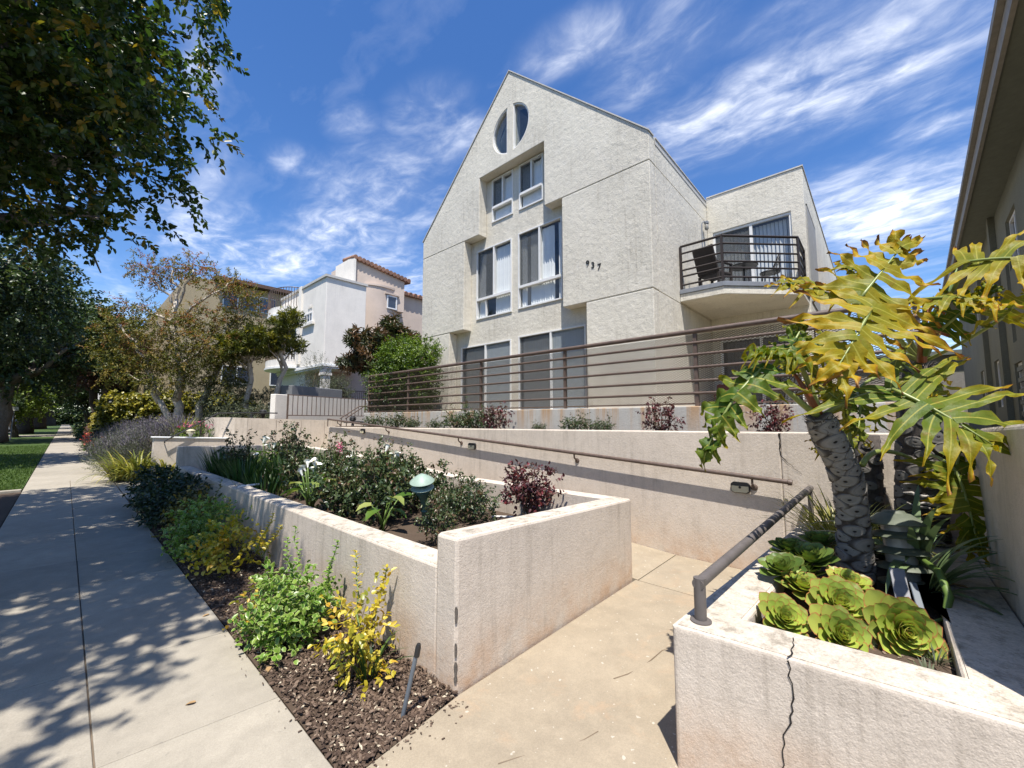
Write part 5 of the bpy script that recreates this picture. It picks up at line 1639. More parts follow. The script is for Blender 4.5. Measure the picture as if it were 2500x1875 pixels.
# loquat-like tree and bright bush at the left of the facade
LQ = (7.4, 12.8, 1.3)
tk = [(limb(LQ, (7.35, 12.8, 3.4), .1, 5), .10, .07)]
lm, BL = [], []
for _ in range(26):
    d = rdir(1)[0]
    d[2] = abs(d[2]) * 1.1 - .45
    e = Vector((7.35, 12.8, 4.15)) + Vector(d * np.array([1.15, 1.15, 1.35]))
    lm.append((limb((7.35, 12.8, 3.3), e, .15, 4), .03, .012))
    BL.append(((e.x, e.y, e.z), (.26, .26, .22)))
tree('loquat_tree', 'bronze and dark green broad leaved tree left of the gabled facade', LQ, tk, lm, [BL], [dict(ntw=560, m=14, tl=.13, ll=.20, lw=.055, droop=-.1, shell=.0, spread=1.0, tm=T4)], M['bark_dark'], M['loquat'])


def shrub(name, label, loc, blobs, mat, ntw, m, tl, ll, lw, cat='shrub', group=None, stems=8, sr=.012, stem_m=None, spread_r=.2, **kw):
    """a shrub: woody stems fanning out of the base, leaves along twigs in blobs (world coordinates)"""
    t = thing(name, label, cat, loc, group)
    s = MB()
    for i in range(stems):
        b = random.choice(blobs)
        c = Vector(b[0]) + Vector((random.uniform(-.5, .5) * b[1][0], random.uniform(-.5, .5) * b[1][1], random.uniform(-.3, .4) * b[1][2]))
        p = Vector(loc) + Vector((random.uniform(-.3, .3) * spread_r, random.uniform(-.3, .3) * spread_r, -.01))
        pts = limb(p, c, .2, 4)
        s.tube(pts, taper(sr, sr * .45, len(pts) - 1), 5)
    if stems:
        s.build('stems', stem_m or M['stem'], t, smooth=True, sharp=None)
    leaves_obj('foliage', [twigs(blobs, ntw, m, tl, ll, lw, **kw)], mat, t)
    return t


BL = [((7.0, 10.75, 2.6), (.85, .9, .8)), ((6.95, 10.3, 3.3), (.65, .6, .5)), ((7.0, 11.3, 3.2), (.7, .6, .6)), ((6.95, 10.9, 3.7), (.6, .6, .4)), ((6.9, 11.7, 2.5), (.5, .5, .75)), ((6.9, 9.75, 3.35), (.45, .4, .3)), ((6.9, 9.5, 3.55), (.3, .3, .2)), ((6.9, 11.55, 2.0), (.5, .5, .4)), ((6.75, 10.1, 2.3), (.4, .6, .5)), ((6.9, 9.9, 3.65), (.5, .5, .35)), ((6.8, 9.7, 2.7), (.5, .5, .6)), ((6.9, 11.4, 3.6), (.5, .5, .4)), ((6.7, 11.75, 3.0), (.4, .4, .5))]
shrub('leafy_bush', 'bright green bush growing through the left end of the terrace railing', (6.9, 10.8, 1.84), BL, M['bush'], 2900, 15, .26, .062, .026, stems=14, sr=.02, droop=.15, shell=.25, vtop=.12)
shrub('wispy_shrub', 'wispy grey green shrub before the porch of the white house', (7.7, 19.0, 1.35), [((7.7, 19, 2.7), (.8, .8, .9)), ((7.6, 19, 3.7), (.5, .5, .7)), ((8.6, 19.3, 2.9), (.5, .5, .6))], M['greybush'], 420, 12, .4, .07, .014, stems=14, droop=-.3)
shrub('wispy_shrub', 'small wispy shrub beside the porch column', (9.0, 19.6, 1.35), [((9.0, 19.6, 2.8), (.5, .5, .8))], M['greybush'], 200, 12, .35, .07, .014, stems=8, droop=-.3)
BL = [((3.9, 16.2, 1.85), (.5, .5, .3)), ((4.5, 16.0, 1.8), (.6, .5, .25)), ((5.2, 15.9, 1.85), (.6, .5, .25)), ((5.0, 17.6, 2.2), (.9, .6, .6)), ((4.0, 17.6, 2.3), (.8, .7, .8)), ((3.9, 18.6, 2.6), (.9, .8, .9)), ((5.6, 17.8, 2.2), (.6, .6, .6))]
shrub('grey_green_shrub', 'grey green shrubs massed behind the curved wall', (4.5, 16.8, 1.3), BL, M['greybush'], 1500, 14, .3, .06, .022, stems=16)
# ivy hedge, golden hedge, far beds
BL = [((1.6 + i * .62, 26.6 - .35 * i + (j % 2) * .1, 1.2 + j * .62), (.55, .5, .45)) for i in range(8) for j in range(3)]
shrub('ivy_hedge', 'tall clipped hedge of yellow green leaves beside the sidewalk', (3.6, 25.6, 0), BL, M['hedge'], 2300, 12, .25, .13, .10, cat='hedge', stems=10, sr=.03, droop=.5, shell=.5, vtop=.16)
BL = [((1.75, 34 + i * .8, .7 + .55 * j), (.55, .55, .4)) for i in range(6) for j in range(3)]
shrub('golden_hedge', 'golden yellow clipped hedge farther along the sidewalk', (1.75, 36, 0), BL, M['clip'], 1200, 12, .2, .10, .06, cat='hedge', stems=6, sr=.03, shell=.6)
BL = [((1.25, 40 + i * 1.6, .35), (.35, .8, .3)) for i in range(5)]
fb = shrub('coral_flower_bed', 'coral red flowering bush at the sidewalk edge before the golden hedge', (1.2, 33, 0), [((1.15, 32.5, .45), (.3, .9, .32)), ((1.1, 31, .3), (.25, .6, .25))], M['bush'], 260, 12, .2, .08, .05, stems=6)
V, F, v_, e_ = twigs([((1.1, 32.3, .62), (.32, 1.0, .25)), ((1.05, 30.8, .42), (.2, .5, .2))], 160, 8, .12, .09, .08)
tag(fast_obj('flowers', V, F, M['petal_red'], fb), kind='stuff')
shrub('pink_bush', 'dusty pink bush behind the coral flowers', (1.7, 41, 0), [((1.7, 41, .9), (.6, .8, .6))], M['brown'], 260, 12, .25, .10, .06)
shrub('dark_bed', 'low dark green bushes lining the sidewalk far away', (1.7, 48, 0), [((1.6, 46 + i * 4, .5), (.6, 2.2, .5)) for i in range(7)], M['street'], 800, 10, .4, .18, .1)
shrub('verge_bush', 'dark bushes on the verge at the end of the street', (-2, 175, 0), [((-3 + i * 1.6, 176, 2.2), (1.6, 1.6, 2.4)) for i in range(7)], M['street'], 700, 10, 1.0, .6, .4)

# lavender bank
BL = []
for _ in range(46):
    yy = RNG.uniform(15.6, 27)
    xx = RNG.uniform(.95, 2.5)
    BL.append(((xx, yy, .42 + (xx - .95) * .52 + RNG.uniform(-.1, .14)), (.48, .55, .40)))
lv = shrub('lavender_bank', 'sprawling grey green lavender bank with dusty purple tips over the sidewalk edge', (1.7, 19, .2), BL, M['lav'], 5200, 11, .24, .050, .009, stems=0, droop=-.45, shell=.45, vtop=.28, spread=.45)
s = []
for c, r in BL:
    k = 46
    d = rdir(k)
    d[:, 2] = np.abs(d[:, 2]) * .8 + .12
    P = np.array(c) + d * np.array(r) * 1.02
    N = rdir(k)
    dd_ = unit(d * .6 + np.array([0, 0, .9]) + rdir(k) * .25)
    s.append(scatter(T2, P, dd_, N, RNG.uniform(.07, .15, k), RNG.uniform(.012, .02, k), RNG.uniform(0, 1, k)))
V, F, v_, e_ = merge(s)
tag(fast_obj('flower_spikes', V, F, M['petal_purple'], lv), kind='stuff')
ag = thing('striped_grass_clump', 'fountain of yellow green striped strap leaves at the sidewalk corner', 'plant', (1.42, 15.0, 0))
leaves_obj('leaves', [blades(240, 1.02, .034, .95, .30, 7, droop=1.0, c=(1.42, 14.98, .02)), blades(150, .85, .034, 1.0, .2, 7, droop=1.1, c=(1.95, 14.7, .02)), blades(60, .9, .03, .9, .15, 7, droop=1.0, c=(1.05, 15.2, .0))], M['blade_y'], ag)
for (x, y, z, lb) in ((2.6, 16.6, 1.0, 'upright strap leaved clump below the paperbark tree'), (3.4, 15.5, 1.0, 'spiky grey clump at the curved wall')):
    t = thing('strap_clump', lb, 'plant', (x, y, z))
    leaves_obj('leaves', [blades(90, .85, .03, .7, .2, 6, droop=.5, c=(x, y, z))], M['blade_y'] if x < 3 else M['greybush'], t)
vp = shrub('valerian', 'pink valerian flowers behind the low step wall', (2.7, 15.1, .95), [((2.65, 15.1, 1.2), (.5, .3, .25))], M['bush'], 120, 10, .15, .05, .02, stems=12, stem_m=M['stem_green'])
V, F, v_, e_ = twigs([((2.3 + .22 * i, 15.05, 1.45 + .06 * (i % 3)), (.08, .08, .07)) for i in range(6)], 60, 8, .05, .028, .022)
tag(fast_obj('flowers', V, F, M['petal_pink'], vp), kind='stuff')

# vehicles and sign far down the road
def far_truck(name, label, loc, m):
    t = thing(name, label, 'truck', loc)
    x, y, z = loc
    MB().box(x - .95, x + .95, y, y + 1.2, z + .55, z + 1.15).build('hood', m, t, bevel=.08)
    MB().hexa([(x - .95, y + 1.2, z + .55), (x + .95, y + 1.2, z + .55), (x + .95, y + 3, z + .55), (x - .95, y + 3, z + .55)], [(x - .8, y + 1.7, z + 2.1), (x + .8, y + 1.7, z + 2.1), (x + .8, y + 3, z + 2.1), (x - .8, y + 3, z + 2.1)]).build('cab', m, t, bevel=.06)
    MB().hexa([(x - .82, y + 1.22, z + 1.25), (x + .82, y + 1.22, z + 1.25), (x + .82, y + 1.3, z + 1.25), (x - .82, y + 1.3, z + 1.25)], [(x - .7, y + 1.60, z + 1.98), (x + .7, y + 1.60, z + 1.98), (x + .7, y + 1.7, z + 1.98), (x - .7, y + 1.7, z + 1.98)]).build('windshield', M['glass_far'], t)
    MB().box(x - .95, x + .95, y + 3.02, y + 5.4, z + .55, z + 1.3).build('bed', m, t, bevel=.05)
    MB().box(x - .98, x + .98, y - .12, y - .005, z + .45, z + .68).build('bumper', M['slab_cap'], t)
    MB().box(x - .6, x + .6, y - .03, y - .003, z + .72, z + 1.0).build('grille', M['black'], t)
    for s in (-1, 1):
        MB().box(x + s * .62, x + s * .9, y - .035, y - .004, z + .78, z + 1.0).build('headlight', M['lens'], t)
        for yy in (.7, 4.3):
            MB().lathe([(.36, -.12), (.4, -.08), (.4, .08), (.36, .12)], (x + s * .85, y + yy, z + .4), 16, axis=(1, 0, 0)).build('wheel', M['black'], t)
    return t


far_truck('parked_truck', 'white pickup truck parked at the kerb beyond the thick trunk', (-5.6, 84, -.13), M['truck'])
far_truck('parked_truck', 'dark blue pickup parked behind the white truck', (-5.6, 93, -.13), M['carblue'])
sg = thing('street_sign', 'small pale sign on a thin post by the thick left trunk', 'sign', (-2.75, 50, 0))
MB().tube([(-2.75, 50, 0), (-2.7, 50, 2.35)], .04, 6).build('post', M['slab_cap'], sg)
MB().box(-2.92, -2.48, 49.94, 49.97, 2.3, 2.6).build('panel', M['sign'], sg)
# ------------------------------------------------------------------ path lamps
def tier_lamp(name, label, loc, h, r, top_m, body_m, tilt=(0, 0, 0), stem=True, tiers=2):
    t = thing(name, label, 'lamp', (0, 0, 0), 'garden path lamps')
    z = 0.0
    if stem:
        MB().lathe([(.035, 0), (.04, .02), (.035, .10 * h), (.045, .16 * h), (.03, .20 * h), (.035, .30 * h), (.075 * r / .12, .55 * h), (.085 * r / .12, .60 * h)], n=18).build('stem', body_m, t, smooth=True)
        z = .60 * h
    MB().lathe([(r * .52, z), (r * .52, h * .93)], n=20).build('lens', M['lens'], t, smooth=True)
    for i in range(tiers):
        zz = z + (h * .84 - z) * (i + .35) / tiers
        MB().lathe([(r * .50, zz - .004), (r * (.86 + .05 * i), zz - .022), (r * (.90 + .05 * i), zz - .018), (r * .9, zz - .006), (r * .52, zz + .014)], n=26).build('louvre', top_m, t, smooth=True)
    MB().lathe([(r * 1.0, h * .82), (r * 1.02, h * .835), (r * .95, h * .86), (r * .55, h * .96), (r * .42, h * .97), (r * .36, h * 1.0), (.01, h * 1.005)], n=26).build('cap', top_m, t, smooth=True)
    t.location = loc
    t.rotation_euler = tilt
    return t


tl_ = thing('path_lamp', 'tilted verdigris green path lamp among the roses near the planter corner', 'lamp', (0, 0, 0), 'garden path lamps')
MB().lathe([(.030, 0), (.034, .05), (.034, .12), (.044, .135), (.030, .15), (.028, .19), (.034, .24), (.060, .315), (.074, .345), (.078, .365), (.050, .37)], n=20).build('stem', M['lampgreen_dark'], tl_, smooth=True)
MB().lathe([(.088, .364), (.092, .371), (.088, .377), (.05, .379)], n=22).build('collar', M['lampgreen_dark'], tl_, smooth=True)
MB().lathe([(.060, .378), (.060, .50)], n=20).build('lens', M['lampgreen_dark'], tl_, smooth=True)
MB().lathe([(.060, .414), (.124, .404), (.128, .409), (.118, .417), (.060, .428)], n=26).build('louvre', M['lampgreen'], tl_, smooth=True)
MB().lathe([(.11, .488), (.133, .478), (.136, .484), (.128, .494), (.082, .530), (.050, .552), (.022, .566), (.006, .568)], n=28).build('cap', M['lampgreen'], tl_, smooth=True, sharp=25)
tl_.location = (2.80, 3.86, .50)
tl_.rotation_euler = (R(9), R(-13), 0)
tier_lamp('path_lamp', 'dark teal path lamp at the far left end of the planter', (2.35, 10.2, .47), .42, .15, M['lampgreen_dark'], M['lampgreen_dark'])
tier_lamp('path_lamp', 'black path lamp on the bed behind the curved wall', (4.35, 14.95, 1.60), .36, .12, M['black'], M['black'], tiers=3)
tier_lamp('path_lamp', 'small black path lamp at the end of the ramp by the stair rail', (5.6, 11.3, 1.45), .28, .10, M['black'], M['black'], tiers=3)
tier_lamp('path_lamp', 'sandy coloured path lamp on the step wall', (2.45, 14.66, 1.10), .26, .11, M['solar'], M['lens'], tiers=2)
tier_lamp('path_lamp', 'large olive grey four tier lamp between the philodendron trunks', (3.62, -.06, .60), .46, .148, M['lampolive'], M['lampolive'], (R(-4), R(5), 0), stem=False, tiers=4)

# irrigation bits
rp = thing('riser_pipe', 'thin grey plastic riser pipe standing in the mulch near the planter corner', 'pipe', (1.36, 2.06, 0))
MB().tube([(1.36, 2.06, -.02), (1.40, 1.985, .36)], .0125, 10).build('pipe', M['pvc'], rp, smooth=True)
MB().tube([(1.40, 1.987, .335), (1.404, 1.979, .385), (1.406, 1.976, .402)], [.016, .016, .011], 10).build('nozzle', M['black'], rp, smooth=True)
wpz = tag(MB().tube([(1.70, 6.92, .30), (1.72, 6.92, .655), (1.76, 6.93, .672), (2.02, 6.97, .674)], .017, 8).build('white_pipe', M['pvc_white'], None, smooth=True), 'white plastic pipe lying over the planter wall', 'pipe')
tag(MB().tube([(3.55, 3.55, .475), (3.85, 3.10, .478)], .013, 8).build('white_pipe', M['pvc_white'], None, smooth=True), 'white plastic pipe on the soil by the red rose', 'pipe')
tag(MB().tube([(1.95, 2.55, .475), (2.30, 2.30, .476)], .016, 8).build('white_pipe', M['pvc_white'], None, smooth=True), 'white plastic pipe end at the raised planter wall', 'pipe')

# ------------------------------------------------------------------ shrubs of the mulch strip
def euo(name, label, loc, blobs, mat, ntw, m, ll, lw, stems=10, wands=(), mat2=None, shrink=.86, **kw):
    L0 = Vector(loc)
    blobs = [(tuple(L0 + (Vector(c) - L0) * shrink), tuple(x * shrink for x in r_)) for c, r_ in blobs]
    t = shrub(name, label, loc, blobs, mat, ntw, m, .16, ll, lw, stems=stems, sr=.007, tm=T4, **kw)
    for pts in wands:
        w_ = MB().tube(pts, taper(.006, .003, len(pts) - 1), 5).build('wand', M['stem_green'], t, smooth=True)
        P, Dv = [], []
        for i in range(26):
            u_ = .25 + .75 * i / 25
            k = min(int(u_ * (len(pts) - 1)), len(pts) - 2)
            f_ = u_ * (len(pts) - 1) - k
            p = Vector(pts[k]).lerp(Vector(pts[k + 1]), f_)
            a = i * 2.4
            P.append(p)
            Dv.append((math.cos(a), math.sin(a), .55))
        n = len(P)
        V, F, v_, e_ = scatter(T4, np.array(P), np.array(Dv), np.tile([0, 0, 1.0], (n, 1)) + rdir(n) * .4, ll * RNG.uniform(.7, 1.1, n), lw * RNG.uniform(.7, 1.1, n), RNG.uniform(.2, 1, n))
        fast_obj('wand_leaves', V, F, mat2 or mat, w_, {'v': v_, 'e': e_})
    return t


euo('golden_euonymus', 'golden yellow shrub nearest the planter corner, tallest bright shoots', (1.37, 2.58, 0),
    [((1.38, 2.60, .22), (.15, .14, .16)), ((1.36, 2.62, .36), (.16, .15, .14)), ((1.46, 2.66, .44), (.10, .09, .10)), ((1.28, 2.62, .30), (.10, .09, .10)), ((1.58, 2.70, .44), (.07, .06, .09)), ((1.40, 2.52, .12), (.10, .08, .10))],
    M['euo_yellow'], 74, 8, .046, .028, stems=16, wands=[limb((1.38, 2.6, .3), (1.47, 2.86, .70), .1, 5), limb((1.5, 2.62, .3), (1.61, 2.66, .60), .1, 5)], droop=-.15, shell=.1)
leaves_obj('strap_leaves', [blades(16, .42, .014, .7, .05, 6, droop=.8, c=(1.40, 2.50, .0))], M['blade'], bpy.data.objects['golden_euonymus'])
euo('variegated_euonymus', 'round bright green shrub with cream edged leaves in the mulch strip', (1.24, 3.42, 0),
    [((1.24, 3.42, .20), (.24, .24, .18)), ((1.28, 3.50, .34), (.20, .20, .14)), ((1.12, 3.38, .22), (.16, .16, .14)), ((1.20, 3.20, .10), (.16, .12, .10)), ((1.34, 3.34, .26), (.16, .14, .14))],
    M['euo_green'], 250, 9, .046, .030, stems=14, wands=[limb((1.36, 3.6, .2), (1.46, 3.95, .68), .15, 5), limb((1.42, 3.3, .2), (1.56, 3.33, .66), .15, 6), limb((1.44, 3.35, .2), (1.57, 3.42, .50), .15, 5), limb((1.36, 3.7, .2), (1.42, 4.02, .58), .15, 5)], droop=-.1, shell=.35)
euo('golden_sprig', 'small golden sprig at the left foot of the variegated shrub', (1.12, 3.75, 0), [((1.12, 3.75, .16), (.08, .08, .10)), ((1.18, 3.85, .10), (.07, .07, .08))], M['euo_yellow'], 18, 7, .042, .026, stems=6, droop=-.1)
euo('amber_euonymus', 'amber yellow shrub in the middle of the mulch strip', (1.28, 5.35, 0),
    [((1.26, 5.3, .26), (.26, .28, .18)), ((1.30, 5.45, .42), (.22, .24, .14)), ((1.40, 5.2, .34), (.18, .18, .14)), ((1.12, 5.35, .24), (.15, .18, .14))],
    M['euo_yellow'], 120, 8, .050, .032, stems=16, wands=[limb((1.45, 5.0, .25), (1.56, 4.85, .64), .12, 5), limb((1.48, 4.9, .2), (1.56, 4.6, .56), .12, 5), limb((1.3, 5.4, .3), (1.36, 5.75, .72), .12, 5)], droop=-.1, shell=.3)
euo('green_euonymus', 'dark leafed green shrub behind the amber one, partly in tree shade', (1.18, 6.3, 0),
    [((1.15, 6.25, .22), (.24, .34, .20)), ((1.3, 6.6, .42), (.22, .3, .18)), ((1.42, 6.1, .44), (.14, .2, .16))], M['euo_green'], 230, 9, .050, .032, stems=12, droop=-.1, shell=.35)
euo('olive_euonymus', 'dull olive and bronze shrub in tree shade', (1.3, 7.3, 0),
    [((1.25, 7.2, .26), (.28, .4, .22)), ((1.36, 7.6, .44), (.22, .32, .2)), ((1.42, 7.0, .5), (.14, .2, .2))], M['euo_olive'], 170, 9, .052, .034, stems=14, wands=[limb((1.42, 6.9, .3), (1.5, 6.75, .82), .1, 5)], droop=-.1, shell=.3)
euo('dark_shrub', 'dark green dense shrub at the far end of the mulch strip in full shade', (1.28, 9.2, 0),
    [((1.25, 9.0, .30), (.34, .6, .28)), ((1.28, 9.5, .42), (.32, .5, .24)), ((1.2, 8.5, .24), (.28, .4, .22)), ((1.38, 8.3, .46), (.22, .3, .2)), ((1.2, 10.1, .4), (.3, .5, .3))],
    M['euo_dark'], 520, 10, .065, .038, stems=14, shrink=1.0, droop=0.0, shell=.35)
# fallen leaves on the mulch and walk
for i, (x, y, z) in enumerate(((.93, 4.3, .006), (1.06, 4.22, .01), (.62, 3.05, .006), (3.62, -.33, .662), (1.02, 3.1, .012))):
    n = 1
    V, F, v_, e_ = scatter(T4, np.array([[x, y, z]]), rdir(1) * [1, 1, 0], np.array([[.1, .1, 1.0]]), np.array([.055 if i != 3 else .11]), np.array([.036]), np.array([.5]))
    tag(fast_obj('fallen_leaf', V, F, M['dryleaf'], None), ['dry tan leaf at the sidewalk edge by the green shrub', 'dry leaf curled on the mulch', 'small dry leaf on the sidewalk slab', 'curled brown leaf on the rim of the corner planter', 'dry leaf beside the sidewalk near the riser'][i], 'leaf', 'fallen leaves')


# ------------------------------------------------------------------ roses
def rose_proto(name, label, h, r, mat, ntw, ll=.042, wands=4, m=9, tm=T4):
    t = thing(name, label, 'rose bush', (0, 0, 0))
    s = MB()
    BL = []
    for i in range(9):
        a = 2 * math.pi * i / 9 + random.uniform(-.3, .3)
        rr = r * random.uniform(.35, .95)
        e = Vector((math.cos(a) * rr, math.sin(a) * rr, h * random.uniform(.5, .95)))
        s.tube(limb((random.uniform(-.03, .03), random.uniform(-.03, .03), -.02), e, .25, 5), taper(.009, .004, 5), 5)
        BL.append(((e.x, e.y, e.z), (r * .36, r * .36, h * .20)))
        BL.append(((e.x * .7, e.y * .7, e.z * .66), (r * .34, r * .34, h * .18)))
    tips = []
    for i in range(wands):
        a = random.uniform(0, 6.28)
        e = Vector((math.cos(a) * r * .5, math.sin(a) * r * .5, h * random.uniform(1.05, 1.4)))
        pts = limb((e.x * .4, e.y * .4, h * .5), e, .2, 5)
        s.tube(pts, taper(.005, .0025, 5), 5)
        for q in pts[2:]:
            tips.append(((q.x, q.y, q.z), (.05, .05, .04)))
    s.build('stems', M['stem'], t, smooth=True, sharp=None)
    parts = [twigs(BL, ntw, m, .12, ll, ll * .62, tm=tm, droop=.15, shell=.15)]
    if tips:
        parts.append(twigs(tips, len(tips) * 2, 5, .06, ll * .95, ll * .6, tm=tm, droop=.1, vr=(.6, 1)))
    leaves_obj('foliage', parts, mat, t)
    return t


rA = rose_proto('rose_bush', 'glossy dark green rose bush behind the tilted path lamp', .58, .36, M['rose'], 190, .052, 6)
rA.location = (2.55, 4.35, .455)
rB = rose_proto('rose_bush', 'low dense green rose bush between the path lamp and the red leaved rose', .40, .30, M['rose'], 170, .036, 2)
rB.location = (3.25, 3.62, .455)
rC = rose_proto('rose_bush', 'sparse leggy rose bush with bronze shoots at the planter back wall', .62, .30, M['rose'], 95, .046, 6)
rC.location = (3.62, 6.2, .455)
rR = rose_proto('red_rose_bush', 'dark red leaved rose bush on bare stems in the planter corner', .52, .33, M['rose_red'], 165, .050, 3)
rR.location = (3.60, 3.02, .50)
GR = 'rose bushes in the street planter'
for o in (rA, rB, rC, rR):
    o['group'] = GR
SPOTS = [(rA, (3.2, 4.55, .455), 1.1, 1.0, 'green rose bush to the right of the lamp, against the ramp wall'), (rA, (2.9, 5.1, .455), 2.2, 1.1, 'tallest green rose bush behind the lamp with white buds above'),
         (rC, (2.45, 3.15, .455), .4, .62, 'tiny sprawling rose at the raised end wall'), (rB, (3.05, 2.72, .455), 2.5, .42, 'small low rose behind the raised end wall left of the red rose'),
         (rA, (3.35, 5.6, .455), 3.6, 1.0, 'rose bush with bronze tips below the middle of the handrail'), (rA, (2.35, 5.0, .455), 4.4, .85, 'rose bush just behind the near calla lilies'),
         (rB, (3.45, 4.15, .455), 1.0, 1.0, 'low rose by the ramp wall left of the red one'), (rC, (2.9, 6.3, .455), 2.0, 1.0, 'leggy rose in the middle of the planter'), (rA, (2.5, 6.5, .455), .7, .9, 'rose bush right behind the white pipe'),
         (rC, (3.5, 7.6, .455), 3.0, 1.1, 'leggy rose in front of the wall lamp at mid ramp'), (rC, (3.0, 8.3, .455), 4.0, 1.25, 'tall arching rose with a long bare shoot'), (rA, (3.3, 9.3, .455), 5.0, .9, 'rose bush near the far calla lilies'),
         (rC, (2.3, 9.2, .455), 5.5, 1.15, 'bronze tipped rose at the far end of the planter'), (rA, (2.9, 7.3, .455), 1.9, .9, 'rose bush among the strap leaves at mid planter'), (rC, (3.5, 10.2, .455), .3, 1.3, 'rose with a tall shoot rising against the cream wall')]
for (o, loc, rz, sc, lb) in SPOTS:
    copy_tree(o, loc, rz, sc, lb, GR)
GU = 'rose bushes along the foot of the terrace wall'
rD = rose_proto('rose_bush', 'bushy green rose in the upper bed, second from the left end', .34, .34, M['rose'], 120, .040, 3)
rD.location = (5.72, 9.2, 1.435)
rE = rose_proto('red_rose_bush', 'dark red rose in the upper bed left of the red bench of stains', .40, .28, M['rose_red'], 60, .046, 4)
rE.location = (5.72, 5.61, 1.435)
rE['label'] = 'larger dark red rose in the upper bed below the second railing post'
rD['group'] = rE['group'] = GU
for (o, loc, rz, sc, lb) in [(rD, (5.72, 10.3, 1.435), 1, .9, 'leftmost green rose in the upper bed'), (rD, (5.72, 8.43, 1.435), 2, .62, 'low green rose mound in the upper bed'), (rD, (5.72, 7.55, 1.435), 3, .55, 'small white budded rose in the upper bed'),
                             (rD, (5.72, 6.85, 1.435), 4, 1.0, 'round bronze green rose in the upper bed'), (rD, (5.7, 6.2, 1.435), 5.2, 1.25, 'tallest green rose in the upper bed with long shoots'),
                             (rD, (5.72, 3.75, 1.435), .5, .75, 'thin pale green rose in the upper bed'), (rD, (5.7, 3.25, 1.435), 1.5, .6, 'second thin rose beside the pale one in the upper bed'),
                             (rE, (5.7, 2.31, 1.435), 2.2, .95, 'dark red rose in the upper bed behind the hanging philodendron leaf'), (rE, (5.7, .95, 1.435), 3.3, .8, 'rightmost red rose in the upper bed near the philodendron'), (rD, (5.65, 4.5, 1.435), 4.1, .4, 'tiny green rose between the red and the pale ones')]:
    copy_tree(o, loc, rz, sc, lb, GU)


# ------------------------------------------------------------------ calla lilies and strap leaves
def calla(name, label, loc, nl, nf, h, sc=1.0):
    t = thing(name, label, 'lily', (0, 0, 0), 'calla lilies')
    st = MB()
    P, Dv, Nv = [], [], []
    for i in range(nl):
        a = random.uniform(0, 6.28)
        rr = random.uniform(.05, .26) * sc
        e = Vector((math.cos(a) * rr, math.sin(a) * rr, h * random.uniform(.45, .85)))
        st.tube([(random.uniform(-.04, .04), random.uniform(-.04, .04), 0), (e.x * .4, e.y * .4, e.z * .6), e], [.011, .009, .006], 6)
        P.append(e)
        Dv.append((math.cos(a), math.sin(a), random.uniform(-.35, .35)))
        Nv.append((-math.cos(a) * .4, -math.sin(a) * .4, 1))
    n = len(P)
    st2 = []
    for i in range(nf):
        a = random.uniform(0, 6.28)
        rr = random.uniform(.03, .20) * sc
        e = Vector((math.cos(a) * rr, math.sin(a) * rr, h * random.uniform(.95, 1.2)))
        st.tube([(random.uniform(-.03, .03), random.uniform(-.03, .03), 0), (e.x * .6, e.y * .6, e.z * .6), e], .008, 6)
        st2.append(e)
    st.build('stalks', M['stem_green'], t, smooth=True, sharp=None)
    TL = (np.array([[0, 0, 0], [.45, 0, .0], [1, 0, -.22], [-.12, .36, .06], [.28, .5, .12], [.68, .32, .04], [-.12, -.36, .06], [.28, -.5, .12], [.68, -.32, .04]]),
          np.array([[0, 1, 4, 3], [0, 6, 7, 1], [1, 2, 5, 4], [1, 7, 8, 2]]), T4[2])
    V, F, v_, e_ = scatter(TL, np.array(P), np.array(Dv), np.array(Nv) + rdir(n) * .3, RNG.uniform(.16, .26, n) * sc, RNG.uniform(.10, .16, n) * sc, RNG.uniform(0, 1, n))
    fast_obj('leaves', V, F, M['calla'], t, {'v': v_, 'e': e_}, True)
    for e in st2:
        # funnel: flared, one side drawn out to a point
        f = MB()
        ax = Vector((random.uniform(-.5, .5), random.uniform(-.5, .5), 1)).normalized()
        q = Vector((0, 0, 1)).rotation_difference(ax).to_matrix()
        a0 = random.uniform(0, 6.28)
        nn = 16
        rings = []
        for (r_, z_) in ((.010, 0), (.015, .03), (.022, .06), (.036, .085), (.052, .092)):
            ring = []
            for k in range(nn):
                b_ = 2 * math.pi * k / nn
                ext = 1 + (.55 * max(0, math.cos(b_ - a0)) ** 3 if z_ > .08 else 0)
                ring.append(e + q @ Vector((math.cos(b_) * r_ * ext, math.sin(b_) * r_ * ext, z_ + (.03 * max(0, math.cos(b_ - a0 - math.pi)) if z_ > .08 else 0))) * sc)
            rings.append(ring)
        for i in range(len(rings) - 1):
            for k in range(nn):
                k2 = (k + 1) % nn
                f.add([rings[i][k], rings[i][k2], rings[i + 1][k2], rings[i + 1][k]], [(0, 1, 2, 3)])
        fo = f.build('flower', M['petal_white'], t, smooth=True, sharp=None)
        MB().tube([e + q @ Vector((0, 0, .03)) * sc, e + q @ Vector((0, 0, .10)) * sc], .006 * sc, 6).build('spadix', M['spadix'], fo)
    t.location = loc
    return t


